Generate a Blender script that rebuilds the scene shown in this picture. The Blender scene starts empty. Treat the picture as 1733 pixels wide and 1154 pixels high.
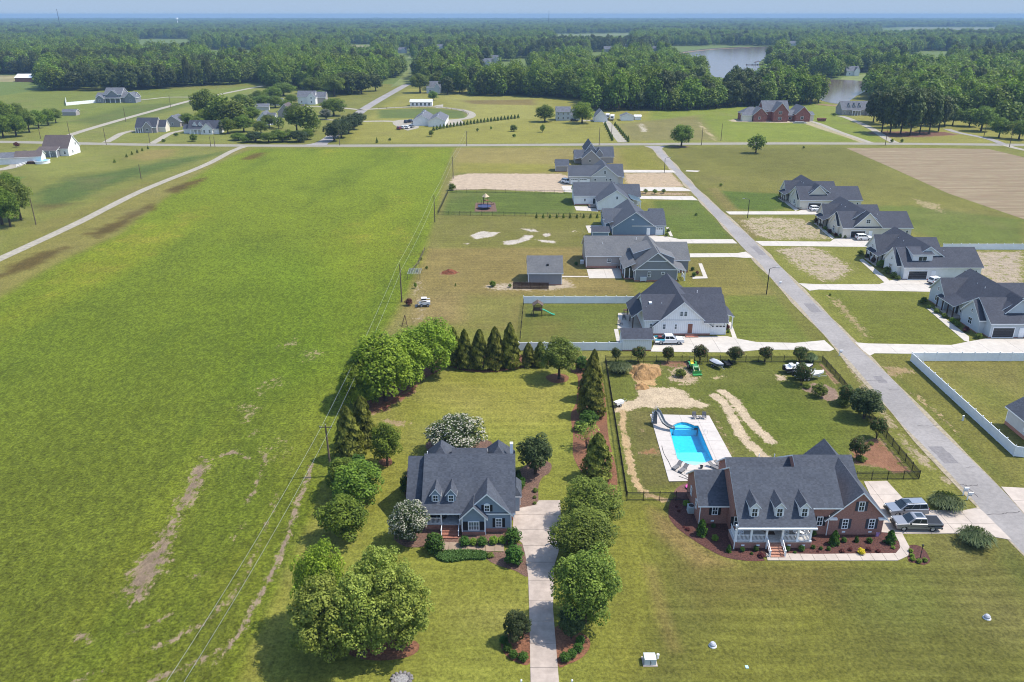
import bpy, bmesh, math, random
import numpy as np
from mathutils import Vector, Matrix
random.seed(7)
rng = np.random.default_rng(7)
scene = bpy.context.scene
COL = scene.collection
PI = math.pi
# ------------------------------------------------------------------ camera
FPX, CAM_H = 1348.0, 62.0
PITCH = math.atan(553 / FPX)
SP, CP = math.sin(PITCH), math.cos(PITCH)
cam_data = bpy.data.cameras.new("camera")
cam_data.sensor_width = 36.0
cam_data.lens = FPX * 36.0 / 1733.0
cam_data.clip_start, cam_data.clip_end = 1.0, 40000.0
camera = bpy.data.objects.new("camera", cam_data)
camera.location = (0, 0, CAM_H)
camera.rotation_euler = (PI / 2 - PITCH, 0, 0)
COL.objects.link(camera)
scene.camera = camera
# ------------------------------------------------------------------ sky, sun, exposure
SUN_EL, SUN_AZ = math.radians(58), math.radians(84)      # azimuth from +Y towards +X
world = bpy.data.worlds.new("World")
scene.world = world
world.use_nodes = True
wn = world.node_tree
sky = wn.nodes.new("ShaderNodeTexSky")
sky.sky_type = 'NISHITA'
sky.sun_disc = False
sky.sun_elevation, sky.sun_rotation = SUN_EL, SUN_AZ
sky.altitude, sky.air_density, sky.dust_density, sky.ozone_density = 60, 1.0, 0.6, 1.0
wn.nodes["Background"].inputs[1].default_value = 0.15
_tc = wn.nodes.new("ShaderNodeTexCoord")
_sx = wn.nodes.new("ShaderNodeSeparateXYZ")
_mr = wn.nodes.new("ShaderNodeMapRange")
_mx = wn.nodes.new("ShaderNodeMix")
_mx.data_type = 'RGBA'
_mr.interpolation_type = 'SMOOTHSTEP'
_mr.inputs[1].default_value, _mr.inputs[2].default_value = 0.10, 0.45
_mx.inputs[6].default_value = (1.26, 1.68, 2.26, 1)
wn.links.new(_tc.outputs["Generated"], _sx.inputs[0])
wn.links.new(_sx.outputs[2], _mr.inputs[0])
wn.links.new(_mr.outputs[0], _mx.inputs[0])
wn.links.new(sky.outputs[0], _mx.inputs[7])
wn.links.new(_mx.outputs[2], wn.nodes["Background"].inputs[0])
sun_data = bpy.data.lights.new("sun", 'SUN')
sun_data.energy, sun_data.angle, sun_data.color = 3.0, math.radians(0.53), (1.0, 0.945, 0.86)
sun = bpy.data.objects.new("sun", sun_data)
to_sun = Vector((math.sin(SUN_AZ) * math.cos(SUN_EL), math.cos(SUN_AZ) * math.cos(SUN_EL), math.sin(SUN_EL)))
sun.rotation_euler = to_sun.to_track_quat('Z', 'Y').to_euler()
sun.location = (200, 50, 300)
COL.objects.link(sun)
vs = scene.view_settings
vs.view_transform, vs.look, vs.exposure, vs.gamma = 'Standard', 'None', 1.13, 1.0
vs.use_curve_mapping = False
scene.render.engine = 'CYCLES'
cy = scene.cycles
cy.max_bounces, cy.diffuse_bounces, cy.glossy_bounces = 5, 2, 2
cy.transmission_bounces, cy.transparent_max_bounces, cy.volume_bounces = 3, 6, 0
cy.use_denoising = True
cy.pixel_filter_type, cy.filter_width = 'BLACKMAN_HARRIS', 1.05
try:
	cy.denoiser = 'OPENIMAGEDENOISE'
except Exception:
	pass
def g(px, py, z=0.0):
	"""Where a point of the photograph lies on the level z of the place."""
	v, u = (py - 577) / FPX, (px - 866.5) / FPX
	t = (CAM_H - z) / (SP + v * CP)
	return (u * t, t * (CP - v * SP))
def xz(px, py, Y):
	"""x and height of a point of the photograph that stands at depth Y."""
	v, u = (py - 577) / FPX, (px - 866.5) / FPX
	t = Y / (CP - v * SP)
	return (u * t, CAM_H - t * (SP + v * CP))
def ppm(py):
	"""metres per photograph pixel at ground level on that row"""
	v = (py - 577) / FPX
	return CAM_H / (SP + v * CP) / FPX
# ------------------------------------------------------------------ materials
def lin(c):
	c = c / 255.0
	return c / 12.92 if c <= 0.04045 else ((c + 0.055) / 1.055) ** 2.4
def L(r, gg, b, k=0.50):
	k *= 0.84
	return (lin(r) * k, lin(gg) * k, lin(b) * k)
def _nt(name):
	m = bpy.data.materials.new(name)
	m.use_nodes = True
	nt = m.node_tree
	return m, nt, nt.nodes["Principled BSDF"]
def N(nt, kind, **kw):
	n = nt.nodes.new(kind)
	for k, v in kw.items():
		setattr(n, k, v)
	return n
def mathn(nt, op, a, b=None, c=None, clamp=False):
	n = nt.nodes.new("ShaderNodeMath")
	n.operation, n.use_clamp = op, clamp
	for i, v in enumerate((a, b, c)):
		if v is None:
			continue
		if isinstance(v, (int, float)):
			n.inputs[i].default_value = v
		else:
			nt.links.new(v, n.inputs[i])
	return n.outputs[0]
def mixc(nt, fac, a, b, mode='MIX'):
	n = nt.nodes.new("ShaderNodeMix")
	n.data_type, n.blend_type = 'RGBA', mode
	for i, v in ((0, fac), (6, a), (7, b)):
		if isinstance(v, (int, float)):
			n.inputs[i].default_value = v
		elif isinstance(v, tuple):
			n.inputs[i].default_value = (*v[:3], 1)
		else:
			nt.links.new(v, n.inputs[i])
	return n.outputs[2]
def noise(nt, scale, detail=3, rough=0.6, vec=None, stretch=None):
	if vec is None:
		vec = nt.nodes.new("ShaderNodeNewGeometry").outputs["Position"]
	if stretch:
		mp = nt.nodes.new("ShaderNodeMapping")
		mp.inputs["Scale"].default_value = stretch[:3]
		if len(stretch) > 3:
			mp.inputs["Rotation"].default_value = (0, 0, stretch[3])
		nt.links.new(vec, mp.inputs[0])
		vec = mp.outputs[0]
	n = nt.nodes.new("ShaderNodeTexNoise")
	n.inputs["Scale"].default_value = scale
	n.inputs["Detail"].default_value = detail
	n.inputs["Roughness"].default_value = rough
	nt.links.new(vec, n.inputs["Vector"])
	return n.outputs["Fac"]
def ramp(nt, fac, lo, hi):
	n = nt.nodes.new("ShaderNodeMapRange")
	n.interpolation_type = 'SMOOTHSTEP'
	n.inputs[1].default_value, n.inputs[2].default_value = lo, hi
	nt.links.new(fac, n.inputs[0])
	return n.outputs[0]
def bump(nt, p, height, strength=0.4, dist=0.05):
	b = nt.nodes.new("ShaderNodeBump")
	b.inputs["Strength"].default_value = strength
	b.inputs["Distance"].default_value = dist
	nt.links.new(height, b.inputs["Height"])
	nt.links.new(b.outputs[0], p.inputs["Normal"])
def mat(name, c, rough=0.7, var=0.12, scale=3.0, bumps=0.0, metal=0.0, spec=0.3, detail=4, big=0.0, bigscale=0.15):
	"""A plain weathered surface: one colour, broken up by fine and broad noise."""
	m, nt, p = _nt(name)
	n = noise(nt, scale, detail, 0.65)
	lo, hi = tuple(x * (1 - var * 1.6) for x in c), tuple(min(1, x * (1 + var * 1.6)) for x in c)
	col = mixc(nt, ramp(nt, n, 0.25, 0.75), lo, hi)
	if big:
		n2 = noise(nt, bigscale, 3, 0.55)
		col = mixc(nt, ramp(nt, n2, 0.3, 0.7), col, tuple(1 - big if i < 3 else 1 for i in range(3)), 'MULTIPLY')
	nt.links.new(col, p.inputs["Base Color"])
	p.inputs["Roughness"].default_value = rough
	p.inputs["Metallic"].default_value = metal
	p.inputs["Specular IOR Level"].default_value = spec
	if bumps:
		bump(nt, p, n, bumps, 0.03)
	return m
def shingle_mat(name, c, var=0.28):
	m, nt, p = _nt(name)
	pos = nt.nodes.new("ShaderNodeNewGeometry").outputs["Position"]
	mp = N(nt, "ShaderNodeMapping")
	mp.inputs["Scale"].default_value = (3.6, 3.6, 7.0)
	nt.links.new(pos, mp.inputs[0])
	sn = N(nt, "ShaderNodeVectorMath", operation='FLOOR')
	nt.links.new(mp.outputs[0], sn.inputs[0])
	wn_ = N(nt, "ShaderNodeTexWhiteNoise", noise_dimensions='3D')
	nt.links.new(sn.outputs[0], wn_.inputs["Vector"])
	n1 = noise(nt, 9.0, 3, 0.7)
	f = mathn(nt, 'ADD', mathn(nt, 'MULTIPLY', wn_.outputs["Value"], 0.40), mathn(nt, 'MULTIPLY', n1, 0.60))
	lo, hi = tuple(x * (1 - var * 1.5) for x in c), tuple(x * (1 + var * 1.7) for x in c)
	col = mixc(nt, f, lo, hi)
	n2 = noise(nt, 0.35, 3, 0.6)
	col = mixc(nt, ramp(nt, n2, 0.3, 0.7), col, (0.84, 0.85, 0.88), 'MULTIPLY')
	nt.links.new(col, p.inputs["Base Color"])
	p.inputs["Roughness"].default_value = 0.85
	p.inputs["Specular IOR Level"].default_value = 0.25
	bump(nt, p, f, 0.35, 0.02)
	return m
def siding_mat(name, c, pitch=0.18, vertical=False):
	m, nt, p = _nt(name)
	sep = N(nt, "ShaderNodeSeparateXYZ")
	nt.links.new(nt.nodes.new("ShaderNodeNewGeometry").outputs["Position"], sep.inputs[0])
	if vertical:
		co = mathn(nt, 'ADD', sep.outputs[0], sep.outputs[1])
		pitch = 0.4
	else:
		co = sep.outputs[2]
	fr = mathn(nt, 'FRACT', mathn(nt, 'DIVIDE', co, pitch))
	edge = ramp(nt, fr, 0.0, 0.22)
	n = noise(nt, 1.5, 3, 0.6)
	col = mixc(nt, n, tuple(x * 0.88 for x in c), tuple(min(1, x * 1.08) for x in c))
	col = mixc(nt, edge, tuple(x * 0.7 for x in c), col)
	nt.links.new(col, p.inputs["Base Color"])
	p.inputs["Roughness"].default_value = 0.55
	p.inputs["Specular IOR Level"].default_value = 0.3
	bump(nt, p, fr, 0.25, 0.02)
	return m
def brick_mat(name, c1, c2, mortar):
	m, nt, p = _nt(name)
	sep = N(nt, "ShaderNodeSeparateXYZ")
	nt.links.new(nt.nodes.new("ShaderNodeNewGeometry").outputs["Position"], sep.inputs[0])
	cmb = N(nt, "ShaderNodeCombineXYZ")
	nt.links.new(mathn(nt, 'ADD', sep.outputs[0], sep.outputs[1]), cmb.inputs[0])
	nt.links.new(sep.outputs[2], cmb.inputs[1])
	b = N(nt, "ShaderNodeTexBrick")
	b.inputs["Scale"].default_value = 1.0
	b.inputs["Brick Width"].default_value, b.inputs["Row Height"].default_value = 0.21, 0.075
	b.inputs["Mortar Size"].default_value = 0.008
	for k, v in (("Color1", c1), ("Color2", c2), ("Mortar", mortar)):
		b.inputs[k].default_value = (*v, 1)
	nt.links.new(cmb.outputs[0], b.inputs["Vector"])
	n = noise(nt, 5.0, 3, 0.7)
	col = mixc(nt, ramp(nt, n, 0.3, 0.75), b.outputs["Color"], (0.78, 0.76, 0.76), 'MULTIPLY')
	nt.links.new(col, p.inputs["Base Color"])
	p.inputs["Roughness"].default_value = 0.85
	p.inputs["Specular IOR Level"].default_value = 0.2
	bump(nt, p, b.outputs["Fac"], -0.3, 0.01)
	return m
def glass_mat(name, c=(0.02, 0.028, 0.035), rough=0.06):
	m, nt, p = _nt(name)
	n = noise(nt, 0.8, 2, 0.5)
	col = mixc(nt, n, tuple(x * 0.6 for x in c), tuple(x * 1.6 for x in c))
	nt.links.new(col, p.inputs["Base Color"])
	p.inputs["Roughness"].default_value = rough
	p.inputs["Specular IOR Level"].default_value = 0.7
	return m
def leaf_mat(name, lo, hi, trans=0.34, rough=0.55, tips=None):
	"""Foliage: each leaf has its own shade (face attribute), each plant its own cast."""
	m, nt, p = _nt(name)
	at = N(nt, "ShaderNodeAttribute", attribute_name="leaf_tone")
	oi = N(nt, "ShaderNodeObjectInfo")
	col = mixc(nt, at.outputs["Fac"], lo, hi)
	if tips:
		at2 = N(nt, "ShaderNodeAttribute", attribute_name="flower")
		col = mixc(nt, at2.outputs["Fac"], col, tips)
	hs = N(nt, "ShaderNodeHueSaturation")
	nt.links.new(mathn(nt, 'ADD', 0.488, mathn(nt, 'MULTIPLY', oi.outputs["Random"], 0.024)), hs.inputs["Hue"])
	nt.links.new(mathn(nt, 'ADD', 0.80, mathn(nt, 'MULTIPLY', oi.outputs["Random"], 0.38)), hs.inputs["Value"])
	nt.links.new(col, hs.inputs["Color"])
	nt.links.new(hs.outputs[0], p.inputs["Base Color"])
	p.inputs["Roughness"].default_value = rough
	p.inputs["Specular IOR Level"].default_value = 0.12
	tr = N(nt, "ShaderNodeBsdfTranslucent")
	nt.links.new(mixc(nt, 1.0, hs.outputs[0], (1.0, 1.15, 0.45), 'MULTIPLY'), tr.inputs["Color"])
	ms = N(nt, "ShaderNodeMixShader")
	ms.inputs[0].default_value = trans
	nt.links.new(p.outputs[0], ms.inputs[1])
	nt.links.new(tr.outputs[0], ms.inputs[2])
	nt.links.new(ms.outputs[0], nt.nodes["Material Output"].inputs["Surface"])
	return m
# ------------------------------------------------------------------ mesh building
class MB:
	"""Collects simple solids and builds them as one mesh object."""
	def __init__(self):
		self.v, self.f, self.mi = [], [], []
	def add(self, vs_, fs, mi=0):
		o = len(self.v)
		self.v += [tuple(p) for p in vs_]
		self.f += [tuple(i + o for i in f) for f in fs]
		self.mi += ([mi] * len(fs)) if isinstance(mi, int) else list(mi)
		return self
	def box(self, x0, x1, y0, y1, z0, z1, mi=0):
		v = [(x, y, z) for z in (z0, z1) for y in (y0, y1) for x in (x0, x1)]
		f = [(0, 2, 3, 1), (4, 5, 7, 6), (0, 1, 5, 4), (2, 6, 7, 3), (0, 4, 6, 2), (1, 3, 7, 5)]
		return self.add(v, f, mi)
	def prism(self, poly, z0, z1, mi=0):
		n = len(poly)
		v = [(*p[:2], z0) for p in poly] + [(*p[:2], z1) for p in poly]
		f = [tuple(range(n - 1, -1, -1)), tuple(range(n, 2 * n))]
		f += [(i, (i + 1) % n, n + (i + 1) % n, n + i) for i in range(n)]
		return self.add(v, f, mi)
	def extr(self, poly, axis, a, b, mi=0):
		"""closed outline in the plane across 'x' or 'y', swept from a to b"""
		n = len(poly)
		P = (lambda p, t: (t, p[0], p[1])) if axis == 'x' else (lambda p, t: (p[0], t, p[1]))
		v = [P(p, a) for p in poly] + [P(p, b) for p in poly]
		f = [tuple(range(n)), tuple(range(2 * n - 1, n - 1, -1))]
		f += [(i, n + i, n + (i + 1) % n, (i + 1) % n) for i in range(n)]
		return self.add(v, f, mi)
	def tube(self, pts, rads, n=8, mi=0, cap=True):
		pts = [Vector(p) for p in pts]
		if isinstance(rads, (int, float)):
			rads = [rads] * len(pts)
		rings = []
		for i, p in enumerate(pts):
			d = (pts[min(i + 1, len(pts) - 1)] - pts[max(i - 1, 0)])
			d = d.normalized() if d.length > 1e-9 else Vector((0, 0, 1))
			a = d.orthogonal().normalized()
			b = d.cross(a)
			rings.append([p + (a * math.cos(2 * PI * k / n) + b * math.sin(2 * PI * k / n)) * rads[i] for k in range(n)])
		v = [q for r in rings for q in r]
		f = []
		for i in range(len(pts) - 1):
			for k in range(n):
				k2 = (k + 1) % n
				f.append((i * n + k, i * n + k2, (i + 1) * n + k2, (i + 1) * n + k))
		if cap:
			f.append(tuple(range(n - 1, -1, -1)))
			o = (len(pts) - 1) * n
			f.append(tuple(range(o, o + n)))
		return self.add(v, f, mi)
	def bar(self, a, b, w, h=None, mi=0):
		"""square bar between two points"""
		a, b = Vector(a), Vector(b)
		h = h or w
		d = (b - a).normalized()
		s = d.cross(Vector((0, 0, 1)))
		s = s.normalized() if s.length > 1e-6 else Vector((1, 0, 0))
		u = s.cross(d)
		v = [q + s * (i * w / 2) + u * (j * h / 2) for q in (a, b) for i, j in ((-1, -1), (1, -1), (1, 1), (-1, 1))]
		f = [(0, 1, 2, 3), (7, 6, 5, 4)] + [(i, 4 + i, 4 + (i + 1) % 4, (i + 1) % 4) for i in range(4)]
		return self.add(v, f, mi)
	def lathe(self, prof, n=16, c=(0, 0, 0), mi=0, sx=1, sy=1):
		"""(radius, height) outline turned about a vertical axis"""
		v = [(c[0] + r * sx * math.cos(2 * PI * k / n), c[1] + r * sy * math.sin(2 * PI * k / n), c[2] + z) for r, z in prof for k in range(n)]
		f = []
		for i in range(len(prof) - 1):
			for k in range(n):
				k2 = (k + 1) % n
				f.append((i * n + k, i * n + k2, (i + 1) * n + k2, (i + 1) * n + k))
		f.append(tuple(range(n - 1, -1, -1)))
		o = (len(prof) - 1) * n
		f.append(tuple(range(o, o + n)))
		return self.add(v, f, mi)
	def mesh(self, name, mats, smooth=False):
		me = bpy.data.meshes.new(name)
		me.from_pydata(self.v, [], self.f)
		mats = mats if isinstance(mats, (list, tuple)) else [mats]
		for m in mats:
			me.materials.append(m)
		if len(mats) > 1:
			me.polygons.foreach_set("material_index", self.mi)
		if smooth:
			me.polygons.foreach_set("use_smooth", [True] * len(me.polygons))
		bm = bmesh.new()
		bm.from_mesh(me)
		bmesh.ops.recalc_face_normals(bm, faces=bm.faces)
		bm.to_mesh(me)
		bm.free()
		me.update()
		return me
	def build(self, name, mats, parent=None, loc=None, smooth=False):
		return link(name, self.mesh(name, mats, smooth), parent, loc)
def link(name, data, parent=None, loc=None, rz=0.0, scale=None):
	o = bpy.data.objects.new(name, data)
	COL.objects.link(o)
	if parent is not None:
		o.parent = parent
	if loc is not None:
		o.location = loc
	if rz:
		o.rotation_euler = (0, 0, rz)
	if scale is not None:
		o.scale = scale if isinstance(scale, (tuple, list)) else (scale,) * 3
	return o
def tag(o, label=None, cat=None, group=None, kind=None):
	for k, v in (("label", label), ("category", cat), ("group", group), ("kind", kind)):
		if v:
			o[k] = v
	return o
def thing(name, label, cat, loc=(0, 0, 0), rz=0.0, group=None):
	return tag(link(name, None, None, (loc[0], loc[1], loc[2] if len(loc) > 2 else 0), rz), label, cat, group)
def copy_thing(o, loc=None, rz=None, label=None, group=None, scale=None):
	r = o.copy()
	COL.objects.link(r)
	if loc is not None:
		r.location = (loc[0], loc[1], loc[2] if len(loc) > 2 else 0)
	if rz is not None:
		r.rotation_euler = (0, 0, rz)
	if scale is not None:
		r.scale = (scale,) * 3 if isinstance(scale, (int, float)) else scale
	if label:
		r["label"] = label
	if group:
		r["group"] = group
	for ch in list(o.children):
		c = ch.copy()
		COL.objects.link(c)
		c.parent = r
		for gch in list(ch.children):
			d = gch.copy()
			COL.objects.link(d)
			d.parent = c
	return r
def struct(name, mb, mats, loc=None):
	return tag(mb.build(name, mats, None, loc), kind='structure')
def ccw(poly):
	a = sum(poly[i][0] * poly[(i + 1) % len(poly)][1] - poly[(i + 1) % len(poly)][0] * poly[i][1] for i in range(len(poly)))
	return poly if a > 0 else poly[::-1]
def smooth_line(pts, n=6):
	"""Catmull-Rom through the given points"""
	out = []
	P = [pts[0]] + list(pts) + [pts[-1]]
	for i in range(1, len(P) - 2):
		for k in range(n):
			t = k / n
			out.append(tuple(0.5 * (2 * P[i][j] + (P[i + 1][j] - P[i - 1][j]) * t
					   + (2 * P[i - 1][j] - 5 * P[i][j] + 4 * P[i + 1][j] - P[i + 2][j]) * t * t
					   + (3 * P[i][j] - P[i - 1][j] - 3 * P[i + 1][j] + P[i + 2][j]) * t ** 3) for j in range(2)))
	out.append(tuple(pts[-1]))
	return out
def smooth_loop(pts, n=5):
	m = len(pts)
	out = []
	for i in range(m):
		p0, p1, p2, p3 = pts[i - 1], pts[i], pts[(i + 1) % m], pts[(i + 2) % m]
		for k in range(n):
			t = k / n
			out.append(tuple(0.5 * (2 * p1[j] + (p2[j] - p0[j]) * t + (2 * p0[j] - 5 * p1[j] + 4 * p2[j] - p3[j]) * t * t
					   + (3 * p1[j] - p0[j] - 3 * p2[j] + p3[j]) * t ** 3) for j in range(2)))
	return out
def ribbon_mb(pts, w, z, h=None):
	"""a strip of ground along a line; w is a number or one width per point"""
	mb = MB()
	n = len(pts)
	v, f = [], []
	for i, p in enumerate(pts):
		a, b = pts[max(i - 1, 0)], pts[min(i + 1, n - 1)]
		d = Vector((b[0] - a[0], b[1] - a[1])).normalized()
		nx, ny = -d.y, d.x
		ww = (w if isinstance(w, (int, float)) else w[i]) / 2
		jl, jr = (1 + random.uniform(-0.03, 0.03)), (1 + random.uniform(-0.03, 0.03))
		v += [(p[0] + nx * ww * jl, p[1] + ny * ww * jl, z), (p[0] - nx * ww * jr, p[1] - ny * ww * jr, z)]
	for i in range(n - 1):
		f.append((2 * i, 2 * i + 1, 2 * i + 3, 2 * i + 2))
	return mb.add(v, f)
def fill_bm(outer, holes=()):
	bm = bmesh.new()
	edges = []
	for lp in [outer, *holes]:
		vs_ = [bm.verts.new((p[0], p[1], 0)) for p in lp]
		edges += [bm.edges.new((vs_[i], vs_[(i + 1) % len(vs_)])) for i in range(len(vs_))]
	bmesh.ops.triangle_fill(bm, use_beauty=True, use_dissolve=False, edges=edges)
	return bm
def slabs(parent, outer, cells, z0, z1, material, holes=(), name='slab'):
	"""Concrete cut into slabs: cells are convex loops; each piece becomes its own part."""
	base = fill_bm(outer, holes)
	for cell in cells:
		cell = ccw(list(cell))
		bm = base.copy()
		for i in range(len(cell)):
			a, b = Vector((*cell[i][:2], 0)), Vector((*cell[(i + 1) % len(cell)][:2], 0))
			d = (b - a).normalized()
			nrm = Vector((d.y, -d.x, 0))
			bmesh.ops.bisect_plane(bm, geom=bm.verts[:] + bm.edges[:] + bm.faces[:], plane_co=a, plane_no=nrm, clear_outer=True)
			if not bm.faces:
				break
		if not bm.faces:
			bm.free()
			continue
		for v in bm.verts:
			v.co.z = z1
		r = bmesh.ops.extrude_face_region(bm, geom=bm.faces[:])
		for e in r["geom"]:
			if isinstance(e, bmesh.types.BMVert):
				e.co.z = z0
		bmesh.ops.recalc_face_normals(bm, faces=bm.faces)
		me = bpy.data.meshes.new(name)
		bm.to_mesh(me)
		bm.free()
		me.materials.append(material)
		link(name, me, parent)
	base.free()
def grid_cells(x0, x1, y0, y1, dx, dy, gap=0.035):
	nx, ny = max(1, round((x1 - x0) / dx)), max(1, round((y1 - y0) / dy))
	sx, sy = (x1 - x0) / nx, (y1 - y0) / ny
	return [[(x0 + i * sx + gap / 2, y0 + j * sy + gap / 2), (x0 + (i + 1) * sx - gap / 2, y0 + j * sy + gap / 2),
			 (x0 + (i + 1) * sx - gap / 2, y0 + (j + 1) * sy - gap / 2), (x0 + i * sx + gap / 2, y0 + (j + 1) * sy - gap / 2)]
			for i in range(nx) for j in range(ny)]
def bbox(poly):
	xs, ys = [p[0] for p in poly], [p[1] for p in poly]
	return min(xs), max(xs), min(ys), max(ys)
def paved(name, poly_px, dx, dy, z1=0.06, material=None, structure=True, mid=None, gap=0.04):
	"""A concrete surface given by its outline; parts are its slabs."""
	poly = ccw([g(*p) for p in poly_px])
	x0, x1, y0, y1 = bbox(poly)
	o = link(name, None, None, (0, 0, 0))
	o['kind'] = 'structure'
	slabs(o, poly, grid_cells(x0 - .01, x1 + .01, y0 - .01, y1 + .01, dx, dy, gap), -0.05, z1, material)
	return o
MT = {}
MT['asphalt'] = mat("asphalt", L(200, 193, 187, .52), 0.9, 0.08, 1.6, 0.1, big=0.20, bigscale=0.10)
MT['road_old'] = mat("worn_road", L(205, 197, 178, .45), 0.9, 0.08, 1.0, 0.1, big=0.1)
MT['gravel'] = mat("pale_gravel", L(222, 212, 190, .47), 0.95, 0.12, 0.9, 0.2, big=0.1)
MT['concrete'] = mat("concrete", L(230, 214, 198, .62), 0.85, 0.06, 0.8, 0.05, big=0.12, bigscale=0.25)
MT['white_concrete'] = mat("pale_concrete", L(238, 228, 214, .60), 0.85, 0.05, 0.8, 0.05, big=0.08, bigscale=0.25)
MT['old_concrete'] = mat("stained_concrete", L(222, 204, 188, .62), 0.85, 0.09, 1.0, 0.06, big=0.22, bigscale=0.3)
MT['mulch'] = mat("red_mulch", L(120, 78, 68, .55), 0.95, 0.35, 5.0, 0.6, big=0.2)
MT['straw'] = mat("pine_straw", L(172, 118, 86, .50), 0.95, 0.3, 4.0, 0.5, big=0.25, bigscale=.5)
MT['chips'] = mat("bark_chips", L(152, 118, 100, .50), 0.95, 0.35, 5.0, 0.5, big=0.2, bigscale=.6)
MT['white'] = mat("white_paint", (0.84, 0.84, 0.83), 0.5, 0.03, 1.0)
MT['vinyl'] = mat("white_vinyl", (0.80, 0.81, 0.82), 0.35, 0.03, 0.6, spec=0.4)
MT['black'] = mat("black_metal", (0.012, 0.012, 0.013), 0.45, 0.15, 6.0)
MT['dark_metal'] = mat("dark_metal", (0.05, 0.05, 0.052), 0.4, 0.15, 5.0, metal=0.6)
MT['galv'] = mat("galvanised_metal", (0.42, 0.43, 0.44), 0.4, 0.1, 4.0, metal=0.5)
MT['wood_pole'] = mat("weathered_pole", L(150, 130, 110, .45), 0.9, 0.2, 2.5, 0.3)
MT['dark_wood'] = mat("stained_boards", L(120, 92, 74, .45), 0.85, 0.25, 2.0, 0.3)
MT['glass'] = glass_mat("window_glass")
MT['glass_light'] = glass_mat("window_glass_blinds", (0.12, 0.14, 0.15), 0.12)
MT['shutter'] = mat("black_shutter", (0.016, 0.016, 0.02), 0.5, 0.1, 8.0)
MT['shutter_blue'] = mat("slate_shutter", (0.05, 0.055, 0.07), 0.5, 0.1, 8.0)
MT['brick'] = brick_mat("red_brick", (0.42, 0.165, 0.11), (0.30, 0.115, 0.082), (0.40, 0.33, 0.28))
MT['brick_far'] = mat("far_red_brick", (0.26, 0.10, 0.075), 0.9, 0.2, 1.2)
MT['roof'] = shingle_mat("charcoal_shingles", (0.060, 0.067, 0.082))
MT['roof_dark'] = shingle_mat("dark_shingles", (0.046, 0.050, 0.064))
MT['roof_gray'] = shingle_mat("grey_shingles", (0.115, 0.116, 0.118), 0.2)
MT['roof_brown'] = shingle_mat("brown_shingles", (0.095, 0.075, 0.07), 0.2)
MT['roof_far'] = mat("far_shingles", (0.10, 0.105, 0.12), 0.85, 0.15, 0.8)
MT['roof_metal'] = mat("standing_seam", (0.08, 0.13, 0.16), 0.3, 0.06, 1.0, metal=0.4)
MT['blue_siding'] = siding_mat("blue_siding", (0.24, 0.305, 0.375))
MT['slate_siding'] = siding_mat("slate_blue_siding", (0.17, 0.235, 0.315))
MT['gray_siding'] = siding_mat("grey_siding", (0.22, 0.225, 0.24))
MT['lightgray_siding'] = siding_mat("pale_grey_siding", (0.50, 0.50, 0.49))
MT['tan_siding'] = siding_mat("taupe_siding", (0.33, 0.30, 0.285))
MT['white_siding'] = siding_mat("white_siding", (0.80, 0.80, 0.79), vertical=True)
MT['cream_siding'] = siding_mat("cream_siding", (0.70, 0.64, 0.53))
MT['iceblue_siding'] = siding_mat("pale_blue_siding", (0.50, 0.54, 0.57))
MT['plain_white'] = mat("plain_white_wall", (0.72, 0.71, 0.69), 0.6, 0.04, 1.0)
MT['door_red'] = mat("red_brown_door", (0.22, 0.09, 0.06), 0.5, 0.1, 4.0)
MT['door_dark'] = mat("dark_door", (0.03, 0.03, 0.036), 0.45, 0.1, 4.0)
MT['rubber'] = mat("tyre_rubber", (0.014, 0.014, 0.015), 0.8, 0.1, 8.0)
MT['chrome'] = mat("bright_metal", (0.6, 0.6, 0.6), 0.2, 0.05, 4.0, metal=1.0)
MT['lamp_lens'] = mat("lamp_lens", (0.6, 0.6, 0.58), 0.15, 0.05, 4.0, spec=0.6)
MT['tail_lens'] = mat("tail_lens", (0.30, 0.015, 0.012), 0.2, 0.05, 4.0, spec=0.6)
MT['trunk'] = mat("bark", L(120, 104, 88, .42), 0.95, 0.3, 3.0, 0.6)
MT['soil'] = mat("turned_clay", L(214, 168, 112, .5), 0.95, 0.28, 1.6, 0.6, big=0.2, bigscale=.8)
MT['red_soil'] = mat("red_clay", L(160, 96, 66, .5), 0.95, 0.3, 1.6, 0.6)
# ================================================================== GROUND
def vnoise(x, y, scale, seed=0):
	"""smooth value noise 0..1 on arrays"""
	r = np.random.default_rng(seed + 11)
	tab = r.random((256, 256))
	fx, fy = x / scale, y / scale
	ix, iy = np.floor(fx).astype(int), np.floor(fy).astype(int)
	tx, ty = fx - ix, fy - iy
	tx, ty = tx * tx * (3 - 2 * tx), ty * ty * (3 - 2 * ty)
	a, b = tab[ix % 256, iy % 256], tab[(ix + 1) % 256, iy % 256]
	c, d = tab[ix % 256, (iy + 1) % 256], tab[(ix + 1) % 256, (iy + 1) % 256]
	return (a * (1 - tx) + b * tx) * (1 - ty) + (c * (1 - tx) + d * tx) * ty
def fbm(x, y, scale, seed=0, oct=3):
	s, a, tot = 0, 1.0, 0
	for k in range(oct):
		s = s + a * vnoise(x, y, scale / 2 ** k, seed + 31 * k)
		tot += a
		a *= 0.55
	return s / tot
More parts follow.
